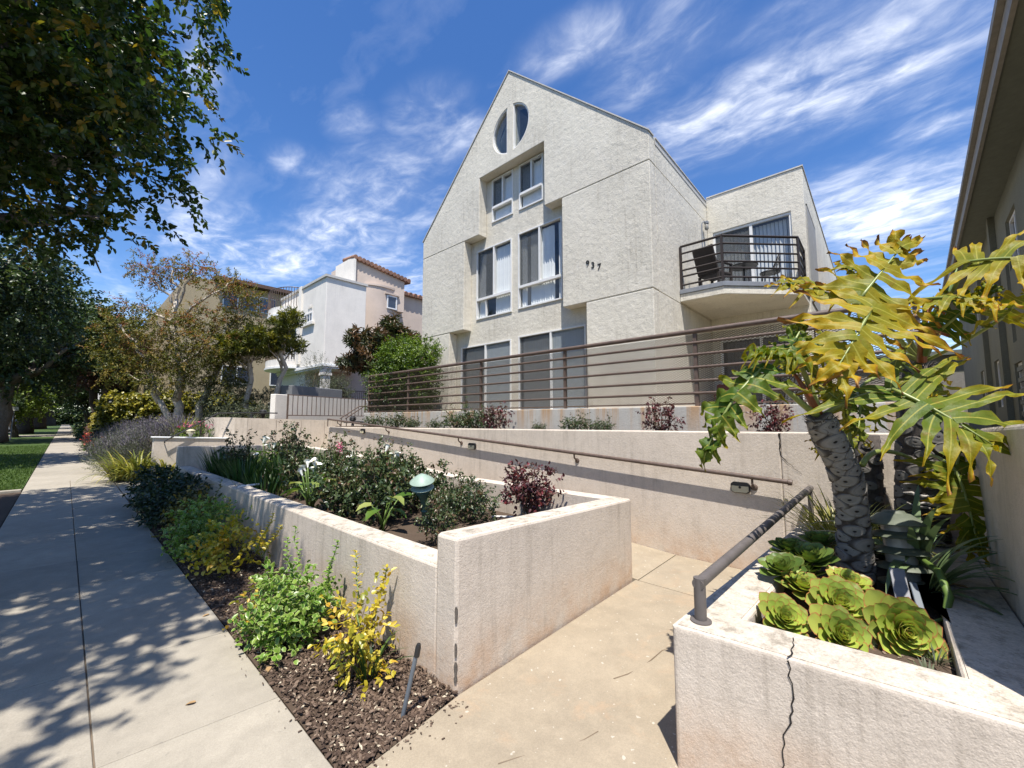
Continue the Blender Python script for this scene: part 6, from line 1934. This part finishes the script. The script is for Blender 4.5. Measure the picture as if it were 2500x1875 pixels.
calla('calla_lily', 'calla lily clump with broad pale leaves leaning over the planter wall', (2.18, 5.45, .455), 22, 7, .50, .85)
calla('calla_lily', 'large calla lily clump with white blooms at the far end of the planter', (3.0, 9.9, .455), 30, 6, .58, 1.15)
calla('calla_lily', 'tall white calla blooms above the roses behind the tilted lamp', (3.05, 4.95, .455), 5, 5, .66, .8)
calla('calla_lily', 'two broad leaved calla stalks without bloom beside the tilted lamp', (2.35, 3.98, .455), 6, 0, .46, .9)
for i, (x, y, n_, L_, lb) in enumerate(((2.25, 10.0, 150, .62, 'upright strap leaf clump at the far left of the planter'), (2.3, 9.1, 160, .60, 'dense strap leaf clump before the teal lamp'), (2.2, 8.2, 150, .55, 'strap leaf clump near the shaded wall'), (2.6, 7.6, 120, .62, 'strap leaves behind the white pipe'),
                                        (3.3, 8.6, 110, .7, 'strap leaves by the ramp side of the planter'), (2.9, 6.8, 90, .62, 'thin upright strap leaves in mid planter'), (3.4, 6.9, 70, .72, 'sparse upright blades against the ramp wall'), (2.15, 7.2, 60, .42, 'short strap leaves at the planter wall'), (2.7, 10.4, 90, .6, 'strap leaves in the far corner of the planter'))):
    t = thing('strap_leaf_clump', lb, 'plant', (x, y, .455), 'strap leaf clumps in the street planter')
    leaves_obj('leaves', [blades(n_, L_, .020, .42, .30, 5, droop=.28, c=(x, y, .45))], M['blade'], t)
for (x, y, z, lb) in ((3.4, 7.35, 1.12, 'single pink valerian spike above the planter'),):
    t = thing('valerian', lb, 'flower', (x, y, .455))
    MB().tube(limb((x, y, .45), (x, y, z), .06, 5), taper(.006, .004, 5), 5).build('stem', M['stem_green'], t)
    V, F, v_, e_ = twigs([((x, y, z), (.035, .035, .09))], 26, 6, .04, .026, .02)
    tag(fast_obj('flowers', V, F, M['petal_pink'], t), kind='stuff')
    V, F, v_, e_ = twigs([((x, y, .8), (.05, .05, .2))], 14, 4, .04, .05, .02)
    fast_obj('leaves', V, F, M['bush'], t, {'v': v_, 'e': e_})
t = thing('daisy', 'white daisies scattered among the strap leaves', 'flower', (3, 8, .455))
for (x, y, z) in ((3.1, 8.0, .92), (3.5, 7.2, .97), (2.6, 9.3, .95), (2.9, 6.0, .9), (3.3, 6.3, .95)):
    MB().tube([(x, y, .45), (x + .02, y, z)], .004, 5).build('stem', M['stem_green'], t)
    MB().lathe([(.045, 0), (.05, .008), (.02, .016)], (x + .02, y, z), 14, axis=(-.4, -.3, 1)).build('flower', M['petal_white'], t)


# ------------------------------------------------------------------ philodendron of the corner planter
def phil_leaf(parent, B, T, N, width, nl, hue=(.2, .5), droop=.25, ruffle=.03, side_bias=0.0, brown=.0, lobe_w=1.0, curl=.25, name='leaf', first=115, cup=0.0):
    """deeply lobed leaf from petiole point B to tip T with upper side N"""
    B, T, N = Vector(B), Vector(T), Vector(N)
    X = (T - B)
    Lr = X.length
    X.normalize()
    Nn = (N - X * N.dot(X)).normalized()
    Y = Nn.cross(X)
    V, F, v, e = [], [], [], []

    def place(x, y, z):
        u_ = x / Lr
        zz = z - droop * Lr * max(u_, -.3) ** 2 - cup * abs(y)
        return B + X * x + Y * y + Nn * (zz + droop * Lr * u_ * 1.0)

    def lobe(u0, side, ang, length, w0, hue_shift=0.0):
        K = 13
        b = len(V)
        ph, fr = random.uniform(0, 6.28), random.uniform(1.8, 3.2)
        ph2 = random.uniform(0, 6.28)
        bend = random.uniform(.0, .45) * (1 if ang > 1 else .4)
        dirx, diry = math.cos(ang), math.sin(ang) * side
        p = [u0 * Lr, 0.0]
        tw = random.uniform(-.9, .9)
        lh = random.uniform(-.12, .10)
        dro = droop * random.uniform(.5, 1.9)
        for k in range(K + 1):
            t = k / K
            base = (1.02 + .45 * max(0, 1 - t / .42) + .22 * math.sin(min(1, t * 1.6) * math.pi)) * (1 - max(0, (t - .50) / .50) ** 1.35) * lobe_w * w0
            jag = lambda q: 1 + (.42 * max(-.6, math.sin(t * fr * 6.28 + q)) + .14 * math.sin(t * fr * 14 + q)) * min(1, max(0, t - .18) * 3)
            wl, wr = max(.003, base * jag(ph)), max(.003, base * jag(ph2))
            a2 = ang - bend * t
            dirx, diry = math.cos(a2), math.sin(a2) * side
            nxp, nyp = -diry, dirx
            lift = curl * w0 * .25
            dz = -dro * .75 * length * t * t + .02 * math.sin(t * 5 + ph)
            for j, s in enumerate((-1, -.45, 0, .45, 1)):
                wv = wr if s > 0 else wl
                rz = ruffle * math.sin(t * 6.28 * fr * .9 + (ph2 if s > 0 else ph)) * (abs(s) ** 1.5) * min(1, t * 2.5) + lift * abs(s)
                rz += tw * s * wv * t * .8
                V.append(place(p[0] + nxp * wv * s, p[1] + nyp * wv * s, dz + rz))
                h0 = hue[0] + (hue[1] - hue[0]) * (t ** 1.3) + lh + hue_shift + .24 * (abs(s) ** 2) * (t + .15)
                h0 += .22 * max(0, t - .8) / .2 + brown * max(0, t - .55)
                v.append(min(1, max(0, h0)))
                e.append(abs(s))
            p[0] += dirx * length / K
            p[1] += diry * length / K
        for k in range(K):
            for j in range(4):
                q = (b + k * 5 + j, b + k * 5 + j + 1, b + (k + 1) * 5 + j + 1, b + (k + 1) * 5 + j)
                F.append(q)

    nl += 1
    width *= 1.10
    lobe_w *= .90
    sp = .84 / nl * Lr
    for i in range(nl):
        t = i / (nl - 1)
        u0 = .0 + .84 * t
        prof = (.62 + .55 * math.sin(math.pi * min(1, t * 1.05 + .12))) * (1 - .45 * t)
        an = R(first) * (1 - t) + R(30) * t
        for s in (1, -1):
            ln = width * .5 * prof * (1 + side_bias * s) * random.uniform(.75, 1.2) / max(.62, math.sin(an))
            lobe(u0 + random.uniform(-.015, .015), s, an + random.uniform(-.2, .2), ln, sp * .50 * random.uniform(.85, 1.15), hue_shift=.06 * t)
    lobe(.82, 1, 0.0, .26 * Lr, sp * .62, .08 + brown * .4)
    b = len(V)
    # midrib: raised pale cord under and over the blade
    o = fast_obj(name, np.array([tuple(q) for q in V]), np.array(F), M['phil'], parent, {'v': np.array(v), 'e': np.array(e)}, True)
    mp = [place(Lr * i / 8, 0, .006) for i in range(9)]
    MB().tube(mp, taper(.011, .003, 8), 6).build('midrib', M['petiole'], o, smooth=True, sharp=None)
    return o


def trunk_scars(parent, pts, rr, n, seed, scale=1.0, t0=0.02, t1=.97, m_=None):
    """leaf-base scars in a spiral over the trunk: pale discs with a dark eye and rim"""
    K = 18
    V, F, vv = [(0, 0, .012)], [], [0.0]
    for (r_, z_, c_) in ((.10, .012, .10), (.16, .013, .2), (.45, .012, .35), (.76, .008, .7), (.90, .012, .88), (1.02, -.004, 1.0), (1.08, -.02, 1.0)):
        for k in range(K):
            a = 2 * math.pi * k / K
            V.append((r_ * math.cos(a) * .62, r_ * math.sin(a), z_))
            vv.append(c_)
    F4 = []
    for i in range(6):
        for k in range(K):
            k2 = (k + 1) % K
            F4.append((1 + i * K + k, 1 + i * K + k2, 1 + (i + 1) * K + k2, 1 + (i + 1) * K + k))
    for k in range(0, K, 2):
        F4.append((0, 1 + k, 1 + k + 1, 1 + (k + 2) % K))
    Va = np.array(V)
    Va[:, 2] *= 1.0
    Va[:, 2] -= (Va[:, 1] * scale) ** 2 / (2 * rr[2])
    me = fast_mesh('leaf_scar', Va, np.array(F4), m_ or M['scar'], {'v': np.array(vv), 'e': np.zeros(len(V))}, True)
    P = [Vector(p) for p in pts]
    rnd = random.Random(seed)
    m = len(P) - 1
    for i in range(n):
        t = t0 + (t1 - t0) * i / n
        k = min(int(t * m), m - 1)
        f = t * m - k
        c = P[k].lerp(P[k + 1], f)
        r = rr[k] + (rr[k + 1] - rr[k]) * f
        ax = (P[k + 1] - P[k]).normalized()
        s0 = ax.cross(Vector((0, 1, .1))).normalized()
        s1_ = ax.cross(s0)
        a = i * R(137.5) + rnd.uniform(-.22, .22)
        nrm = s0 * math.cos(a) + s1_ * math.sin(a)
        o = bpy.data.objects.new('leaf_scar', me)
        sz = scale * rnd.uniform(.74, 1.14)
        ro = rnd.uniform(-.22, .22)
        ya0 = nrm.cross(ax)
        xa = ax * math.cos(ro) + ya0 * math.sin(ro)
        ya = nrm.cross(xa)
        mw = Matrix(((xa.x * sz, ya.x * sz, nrm.x, 0), (xa.y * sz, ya.y * sz, nrm.y, 0), (xa.z * sz, ya.z * sz, nrm.z, 0), (0, 0, 0, 1)))
        mw.translation = c + nrm * (r * .985 + rnd.uniform(-.003, .003)) + ax * rnd.uniform(-.008, .008)
        o.matrix_basis = mw
        COL.objects.link(o)
        o.parent = parent


ph_ = thing('philodendron', 'tall philodendron with scarred trunks and huge yellowing split leaves in the corner planter', 'plant', (3.55, .18, .58))
TR1 = [(3.575, .18, .56), (3.545, .175, .80), (3.50, .17, 1.05), (3.43, .18, 1.27), (3.345, .225, 1.45), (3.26, .275, 1.60), (3.235, .285, 1.66)]
RR1 = [.102, .086, .080, .079, .078, .074, .052]
tr = MB().tube(TR1, RR1, 20).build('trunk', M['trunk_fiber'], ph_, smooth=True, sharp=None)
trunk_scars(tr, TR1, RR1, 80, 3, .070)
# coarse fibres between the scars
fbm = MB()
for _ in range(600):
    t = random.random() * .98
    k = min(int(t * 6), 5)
    c = Vector(TR1[k]).lerp(Vector(TR1[k + 1]), t * 6 - k)
    a = random.uniform(0, 6.28)
    n_ = Vector((math.cos(a), math.sin(a), random.uniform(-.2, .4)))
    p = c + n_ * RR1[k] * .97
    fbm.tube([p, p + n_ * random.uniform(.008, .03) + Vector((0, 0, random.uniform(-.012, .018)))], [.0018, .0006], 3, caps=False)
tag(fbm.build('fibres', M['trunk_fiber'], tr), kind='stuff')
TR2 = [(4.78, -.20, .55), (4.74, -.20, .95), (4.72, -.22, 1.26), (4.69, -.24, 1.6), (4.64, -.27, 2.08)]
RR2 = [.155, .15, .148, .14, .11]
tr2 = MB().tube(TR2, RR2, 20).build('trunk', M['trunk_fiber'], ph_, smooth=True, sharp=None)
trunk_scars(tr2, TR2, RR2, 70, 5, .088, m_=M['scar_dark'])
cur = MB()
for _ in range(46):
    z = random.uniform(.6, 1.45)
    a = random.uniform(2.4, 5.2)
    cc = Vector((4.73, -.21, z))
    pts = [cc + Vector((math.cos(a + q) * .162, math.sin(a + q) * .162, random.uniform(-.02, .02))) for q in (0, .35, .7, 1.05)]
    cur.tube(pts, [.004, .011, .011, .003], 5, caps=False)
cur.build('dry_sheaths', plain('dry_sheath', (.34, .31, .28), .8, var=.3), tr2, smooth=True, sharp=None)
TR3 = [(5.0, .12, .55), (5.0, .11, .99), (4.98, .10, 1.5)]
tr3 = MB().tube(TR3, [.11, .10, .09], 16).build('trunk', M['trunk_fiber'], ph_, smooth=True, sharp=None)
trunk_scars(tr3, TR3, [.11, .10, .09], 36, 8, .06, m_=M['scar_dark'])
# crown tuft of fibres and buds
for cx_, cy_, cz_, k, tr_ in ((3.235, .285, 1.66, 40, tr), (4.62, -.27, 2.1, 46, tr2)):
    tf = MB()
    for _ in range(k):
        a = random.uniform(0, 6.28)
        d = Vector((math.cos(a), math.sin(a), random.uniform(.2, 1.5))).normalized()
        p = Vector((cx_, cy_, cz_ - .04)) + Vector((d.x, d.y, 0)) * .055
        tf.tube([p, p + d * random.uniform(.03, .08)], [.005, .001], 4)
    tf.build('crown_fibres', M['trunk_fiber'], tr_)

CAMV = Vector((-.74, -.67, .05))


def petiole(pts, r0=.02, r1=.011, m='petiole'):
    P = [Vector(p) for p in pts]
    Q = []
    n_ = 8
    for i in range(n_ + 1):
        t = i / n_
        if len(P) == 3:
            Q.append(P[0] * (1 - t) ** 2 + P[1] * 2 * t * (1 - t) + P[2] * t * t)
        else:
            Q.append(P[0].lerp(P[1], t))
    return MB().tube(Q, taper(r0, r1, n_), 8).build('petiole', M[m], ph_, smooth=True, sharp=None)


C1, C2 = (3.235, .285, 1.66), (4.62, -.27, 2.1)
PL = lambda *a, **k: phil_leaf(ph_, *a, **k)
# L1 big yellow leaf hanging to the camera
PL((3.30, .0, 2.33), (2.97, .19, 1.90), (-.75, -.50, .62), .80, 7, hue=(.46, .74), droop=.18, ruffle=.022, brown=.22, first=112)
petiole([C2, (3.9, -.1, 2.55), (3.30, .0, 2.33)])
# L2 upper yellow leaf pointing up and away
PL((3.42, .06, 2.42), (3.78, -.20, 2.86), (-.80, -.45, .30), .78, 7, hue=(.42, .76), droop=.10, ruffle=.024, brown=.12, first=120)
petiole([C2, (4.0, -.1, 2.3), (3.42, .06, 2.42)])
# L3 darker leaf behind, upper left
PL((3.66, .14, 2.52), (3.42, .46, 2.62), (-.55, -.5, .8), .56, 6, hue=(.30, .62), droop=.25, ruffle=.018)
petiole([C2, (4.2, .0, 2.5), (3.66, .14, 2.52)])
# L4 large yellow-green leaf at right centre
PL((3.19, -.06, 1.82), (3.08, -.40, 1.52), (-.76, -.32, .80), 1.06, 7, hue=(.16, .52), droop=.14, ruffle=.022, side_bias=.05, first=128)
petiole([C1, (3.3, .12, 1.80), (3.19, -.06, 1.82)], .016)
# L5, L6 glossy green leaves on the left
PL((2.82, .51, 1.95), (2.55, .78, 1.42), (-.75, .10, .55), .42, 7, hue=(.02, .22), droop=.42, ruffle=.03, curl=.5)
petiole([C1, (3.1, .36, 1.74), (2.82, .51, 1.95)], .022, .012)
PL((3.08, .37, 2.02), (2.74, .52, 2.03), (-.35, -.35, 1.0), .44, 6, hue=(.04, .30), droop=.35, ruffle=.034, curl=.6)
petiole([C1, (3.22, .32, 1.9), (3.08, .37, 2.02)], .022, .012)
PL((3.02, .42, 2.04), (3.17, .33, 2.27), (-.7, -.5, .4), .26, 5, hue=(.05, .28), droop=.3, ruffle=.02)
# sheath
MB().tube([C1, (3.20, .33, 1.80), (3.12, .40, 1.96)], [.028, .022, .006], 8).build('sheath', M['petiole_red'], ph_, smooth=True, sharp=None)
# L7 top right
PL((3.83, -.47, 2.65), (3.70, -.86, 2.50), (-.85, -.30, .55), .66, 7, hue=(.34, .66), droop=.3, ruffle=.02, first=130)
petiole([C2, (4.3, -.35, 2.35), (3.83, -.47, 2.65)])
# L8 curly young leaf, L9 pale leaf seen from behind
PL((4.02, -.36, 2.28), (4.02, -.60, 2.52), (-.8, -.4, .3), .34, 6, hue=(.04, .32), droop=.6, ruffle=.035, curl=.7)
petiole([C2, (4.35, -.32, 2.2), (4.02, -.36, 2.28)], .016)
PL((4.01, -.62, 2.30), (3.80, -.80, 2.46), (.5, .3, .85), .46, 6, hue=(.36, .60), droop=.2, ruffle=.02)
petiole([C2, (4.25, -.5, 2.2), (4.01, -.62, 2.30)], .014)
# L10 leaf hanging in the shade at lower right
PL((4.06, -.36, 1.30), (3.95, -.41, .83), (-.8, -.3, .4), .56, 7, hue=(.20, .52), droop=.15, ruffle=.02, brown=.1)
petiole([(4.6, -.25, 1.35), (4.3, -.28, 1.42), (4.06, -.36, 1.30)], .013)
# small and back leaves filling the crown
PL((3.56, .18, 1.72), (3.32, .34, 1.90), (-.6, -.5, .6), .36, 6, hue=(.28, .52), droop=.2, ruffle=.016)
petiole([(3.62, .15, 1.42), (3.6, .16, 1.55), (3.56, .18, 1.72)], .012)
PL((3.95, .12, 1.85), (3.60, .12, 1.56), (-.5, -.6, .7), .5, 6, hue=(.12, .40), droop=.25, ruffle=.02)
petiole([C2, (4.2, .05, 2.0), (3.95, .12, 1.85)], .014)
PL((3.95, -.10, 2.05), (3.62, -.25, 1.80), (-.6, -.5, .6), .56, 6, hue=(.16, .46), droop=.25, ruffle=.02)
petiole([C2, (4.2, -.15, 2.2), (3.95, -.10, 2.05)], .014)
PL((4.05, .25, 2.25), (3.85, .55, 2.10), (-.6, -.3, .8), .5, 6, hue=(.14, .42), droop=.3, ruffle=.02)
petiole([C2, (4.3, .1, 2.4), (4.05, .25, 2.25)], .014)
PL((3.70, -.25, 2.42), (3.52, -.52, 2.30), (-.6, -.4, .8), .46, 6, hue=(.38, .64), droop=.25, ruffle=.02)
petiole([C2, (4.1, -.3, 2.5), (3.70, -.25, 2.42)], .014)
PL((4.25, -.05, 2.62), (4.0, .15, 2.85), (-.6, -.5, .7), .46, 6, hue=(.30, .58), droop=.3, ruffle=.02)
petiole([C2, (4.45, -.15, 2.5), (4.25, -.05, 2.62)], .014)
PL((4.7, -.45, 1.45), (4.5, -.35, 1.1), (-.7, -.3, .6), .5, 6, hue=(.1, .35), droop=.25, ruffle=.02)
PL((4.5, .2, 1.55), (4.25, .4, 1.40), (-.6, -.4, .7), .4, 6, hue=(.28, .55), droop=.25, ruffle=.02)
petiole([(4.95, .1, 1.5), (4.75, .2, 1.65), (4.5, .2, 1.55)], .012)
petiole([(3.42, .10, 1.36), (3.75, .05, 1.50), (4.25, -.15, 1.36)], .018, .014)
# new leaf spear
sp = MB()
for (a, b, c_, r_, m_) in (((4.30, -.28, 2.12), (4.18, -.36, 2.42), (4.12, -.46, 2.70), .040, 'petiole'),):
    sp.tube([a, Vector(a).lerp(Vector(b), .5), b, c_], [.018, .040, .034, .003], 10)
sp.build('leaf_spear', M['stem_green'], ph_, smooth=True, sharp=None)
MB().tube([(4.34, -.26, 2.08), (4.26, -.27, 2.3), (4.22, -.33, 2.52)], [.03, .022, .006], 8).build('sheath', M['petiole_red'], ph_, smooth=True, sharp=None)


# ------------------------------------------------------------------ rosettes
def rosette(label, c, r, n, nrm, mat, seed, tall=.5):
    t = thing('succulent_rosette', label, 'succulent', c, 'rosettes in the corner planter')
    rnd = random.Random(seed)
    nx, ny = 5, 9
    V, F, e = [], [], []
    for j in range(ny):
        t_ = j / (ny - 1)
        wv = (.07 + .25 * math.sin(min(1, t_ * 1.12) * math.pi * .6) ** 1.3) * (1 - max(0, (t_ - .74) / .26) ** 2.2 * .97)
        for i in range(nx):
            s = (i / (nx - 1) * 2 - 1)
            V.append((t_, s * wv, +.30 * wv * (s * s) + .10 * t_ * t_))
            e.append(max(abs(s) ** 1.2 * .98, max(0, (t_ - .80) / .2) * 1.05))
    for j in range(ny - 1):
        for i in range(nx - 1):
            F.append((j * nx + i, j * nx + i + 1, (j + 1) * nx + i + 1, (j + 1) * nx + i))
    q = Vector((0, 0, 1)).rotation_difference(Vector(nrm).normalized())
    Va, Fa, ea = np.array(V), np.array(F), np.array(e)
    meshes = []
    for k in range(5):
        me = fast_mesh('leaf', Va, Fa, mat, {'v': np.full(len(Va), k / 4), 'e': ea}, True)
        meshes.append(me)
    for i in range(n):
        u_ = (i + .6) / n
        a = i * R(137.5)
        el = R(80) * (1 - u_) ** 1.15 + R(10)
        ln = r * (.24 + .80 * u_ ** .8) * rnd.uniform(.92, 1.08)
        o = bpy.data.objects.new('leaf', meshes[min(4, int(u_ * 5))])
        m3 = Euler((0, -el, a), 'XYZ').to_matrix()
        rot = q.to_matrix() @ (Matrix.Rotation(a, 3, 'Z') @ Matrix.Rotation(-el, 3, 'Y'))
        basep = q.to_matrix() @ Vector((math.cos(a) * r * .10 * u_, math.sin(a) * r * .10 * u_, tall * r * (.35 - .45 * u_)))
        mw = rot.to_4x4() @ Matrix.Diagonal((ln, ln * 1.02 * rnd.uniform(.9, 1.1), ln, 1))
        mw.translation = basep
        o.matrix_basis = mw
        COL.objects.link(o)
        o.parent = t
    return t


NV = (-.62, -.42, .75)
rosette('lime green rosette with red rims at the left front of the corner planter', (2.545, .43, .62), .125, 46, NV, M['aeon'], 1)
rosette('lime green rosette in the middle behind the small front one', (2.80, .225, .66), .155, 50, (-.6, -.35, .75), M['aeon'], 2)
rosette('red rimmed rosette lowest at the planter rim above the crack', (2.615, .215, .585), .145, 46, (-.7, -.45, .62), M['aeon'], 3)
rosette('largest elongated rosette at the right of the group', (2.76, .0, .63), .175, 60, (-.85, -.42, .40), M['aeon'], 4, .9)
rosette('flattened red rimmed rosette behind the left front one', (2.98, .40, .65), .13, 40, (-.3, -.2, 1), M['aeon'], 5)
rosette('rosette at the foot of the scarred trunk', (3.17, .20, .66), .13, 40, (-.3, -.2, 1), M['aeon'], 6)
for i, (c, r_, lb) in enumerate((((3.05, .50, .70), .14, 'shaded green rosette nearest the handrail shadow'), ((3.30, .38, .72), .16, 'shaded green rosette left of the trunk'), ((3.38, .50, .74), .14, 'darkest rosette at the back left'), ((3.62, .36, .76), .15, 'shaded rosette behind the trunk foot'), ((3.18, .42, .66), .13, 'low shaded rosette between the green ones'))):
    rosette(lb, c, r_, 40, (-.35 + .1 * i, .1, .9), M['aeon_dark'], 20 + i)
al = thing('aloe', 'arching toothed aloe leaves at the right side of the corner planter', 'plant', (3.7, -.15, .58))
leaves_obj('leaves', [blades(26, .62, .045, .95, .05, 8, droop=.9, c=(3.85, -.12, .62)), blades(16, .5, .03, 1.0, .05, 8, droop=.9, c=(3.5, -.12, .60), arc=(3.6, 5.6))], M['aloe'], al)
MB().tube([(3.62, -.12, .80), (3.40, -.20, .78), (3.25, -.22, .70), (3.18, -.19, .60), (3.10, -.12, .585)], [.015, .020, .020, .014, .003], 6).build('long_leaf', M['lampgreen'] if False else M['stem_green'], al, smooth=True, sharp=None)
sg2 = thing('spider_grass', 'thin arching grass tufts behind the trunk against the ramp wall', 'plant', (4.4, .25, .58))
leaves_obj('leaves', [blades(120, .55, .012, .9, .18, 6, droop=.7, c=(4.35, .28, .58)), blades(60, .4, .012, 1.0, .1, 6, droop=.8, c=(4.85, .35, .58)), blades(50, .45, .014, .9, .1, 6, droop=.8, c=(4.2, -.05, .58))], M['blade_y'], sg2)
gf = thing('garden_stake', 'weathered grey board stake leaning in the corner planter', 'stake', (3.2, -.05, .58))
MB().hexa([(3.02, -.02, .56), (3.05, -.085, .56), (3.07, -.08, .56), (3.04, -.015, .56)], [(3.30, .01, .78), (3.33, -.055, .78), (3.35, -.05, .78), (3.32, .015, .78)]).build('board', M['wood'], gf, bevel=.004)
MB().hexa([(3.02, -.105, .56), (3.035, -.135, .56), (3.055, -.13, .56), (3.04, -.10, .56)], [(3.24, -.07, .735), (3.255, -.10, .735), (3.275, -.095, .735), (3.26, -.065, .735)]).build('rod', M['pvc'], gf, bevel=.004)
wt = thing('weed', 'little tuft of weeds in the corner planter near its right rim', 'plant', (2.62, -.10, .58))
leaves_obj('leaves', [blades(40, .08, .004, .9, .03, 4, droop=.5, c=(2.66, -.12, .575)), blades(24, .06, .004, .9, .02, 4, droop=.5, c=(2.80, -.14, .575)), blades(16, .06, .006, .9, .05, 4, droop=.5, c=(2.50, -.09, .575))], M['greybush'], wt)
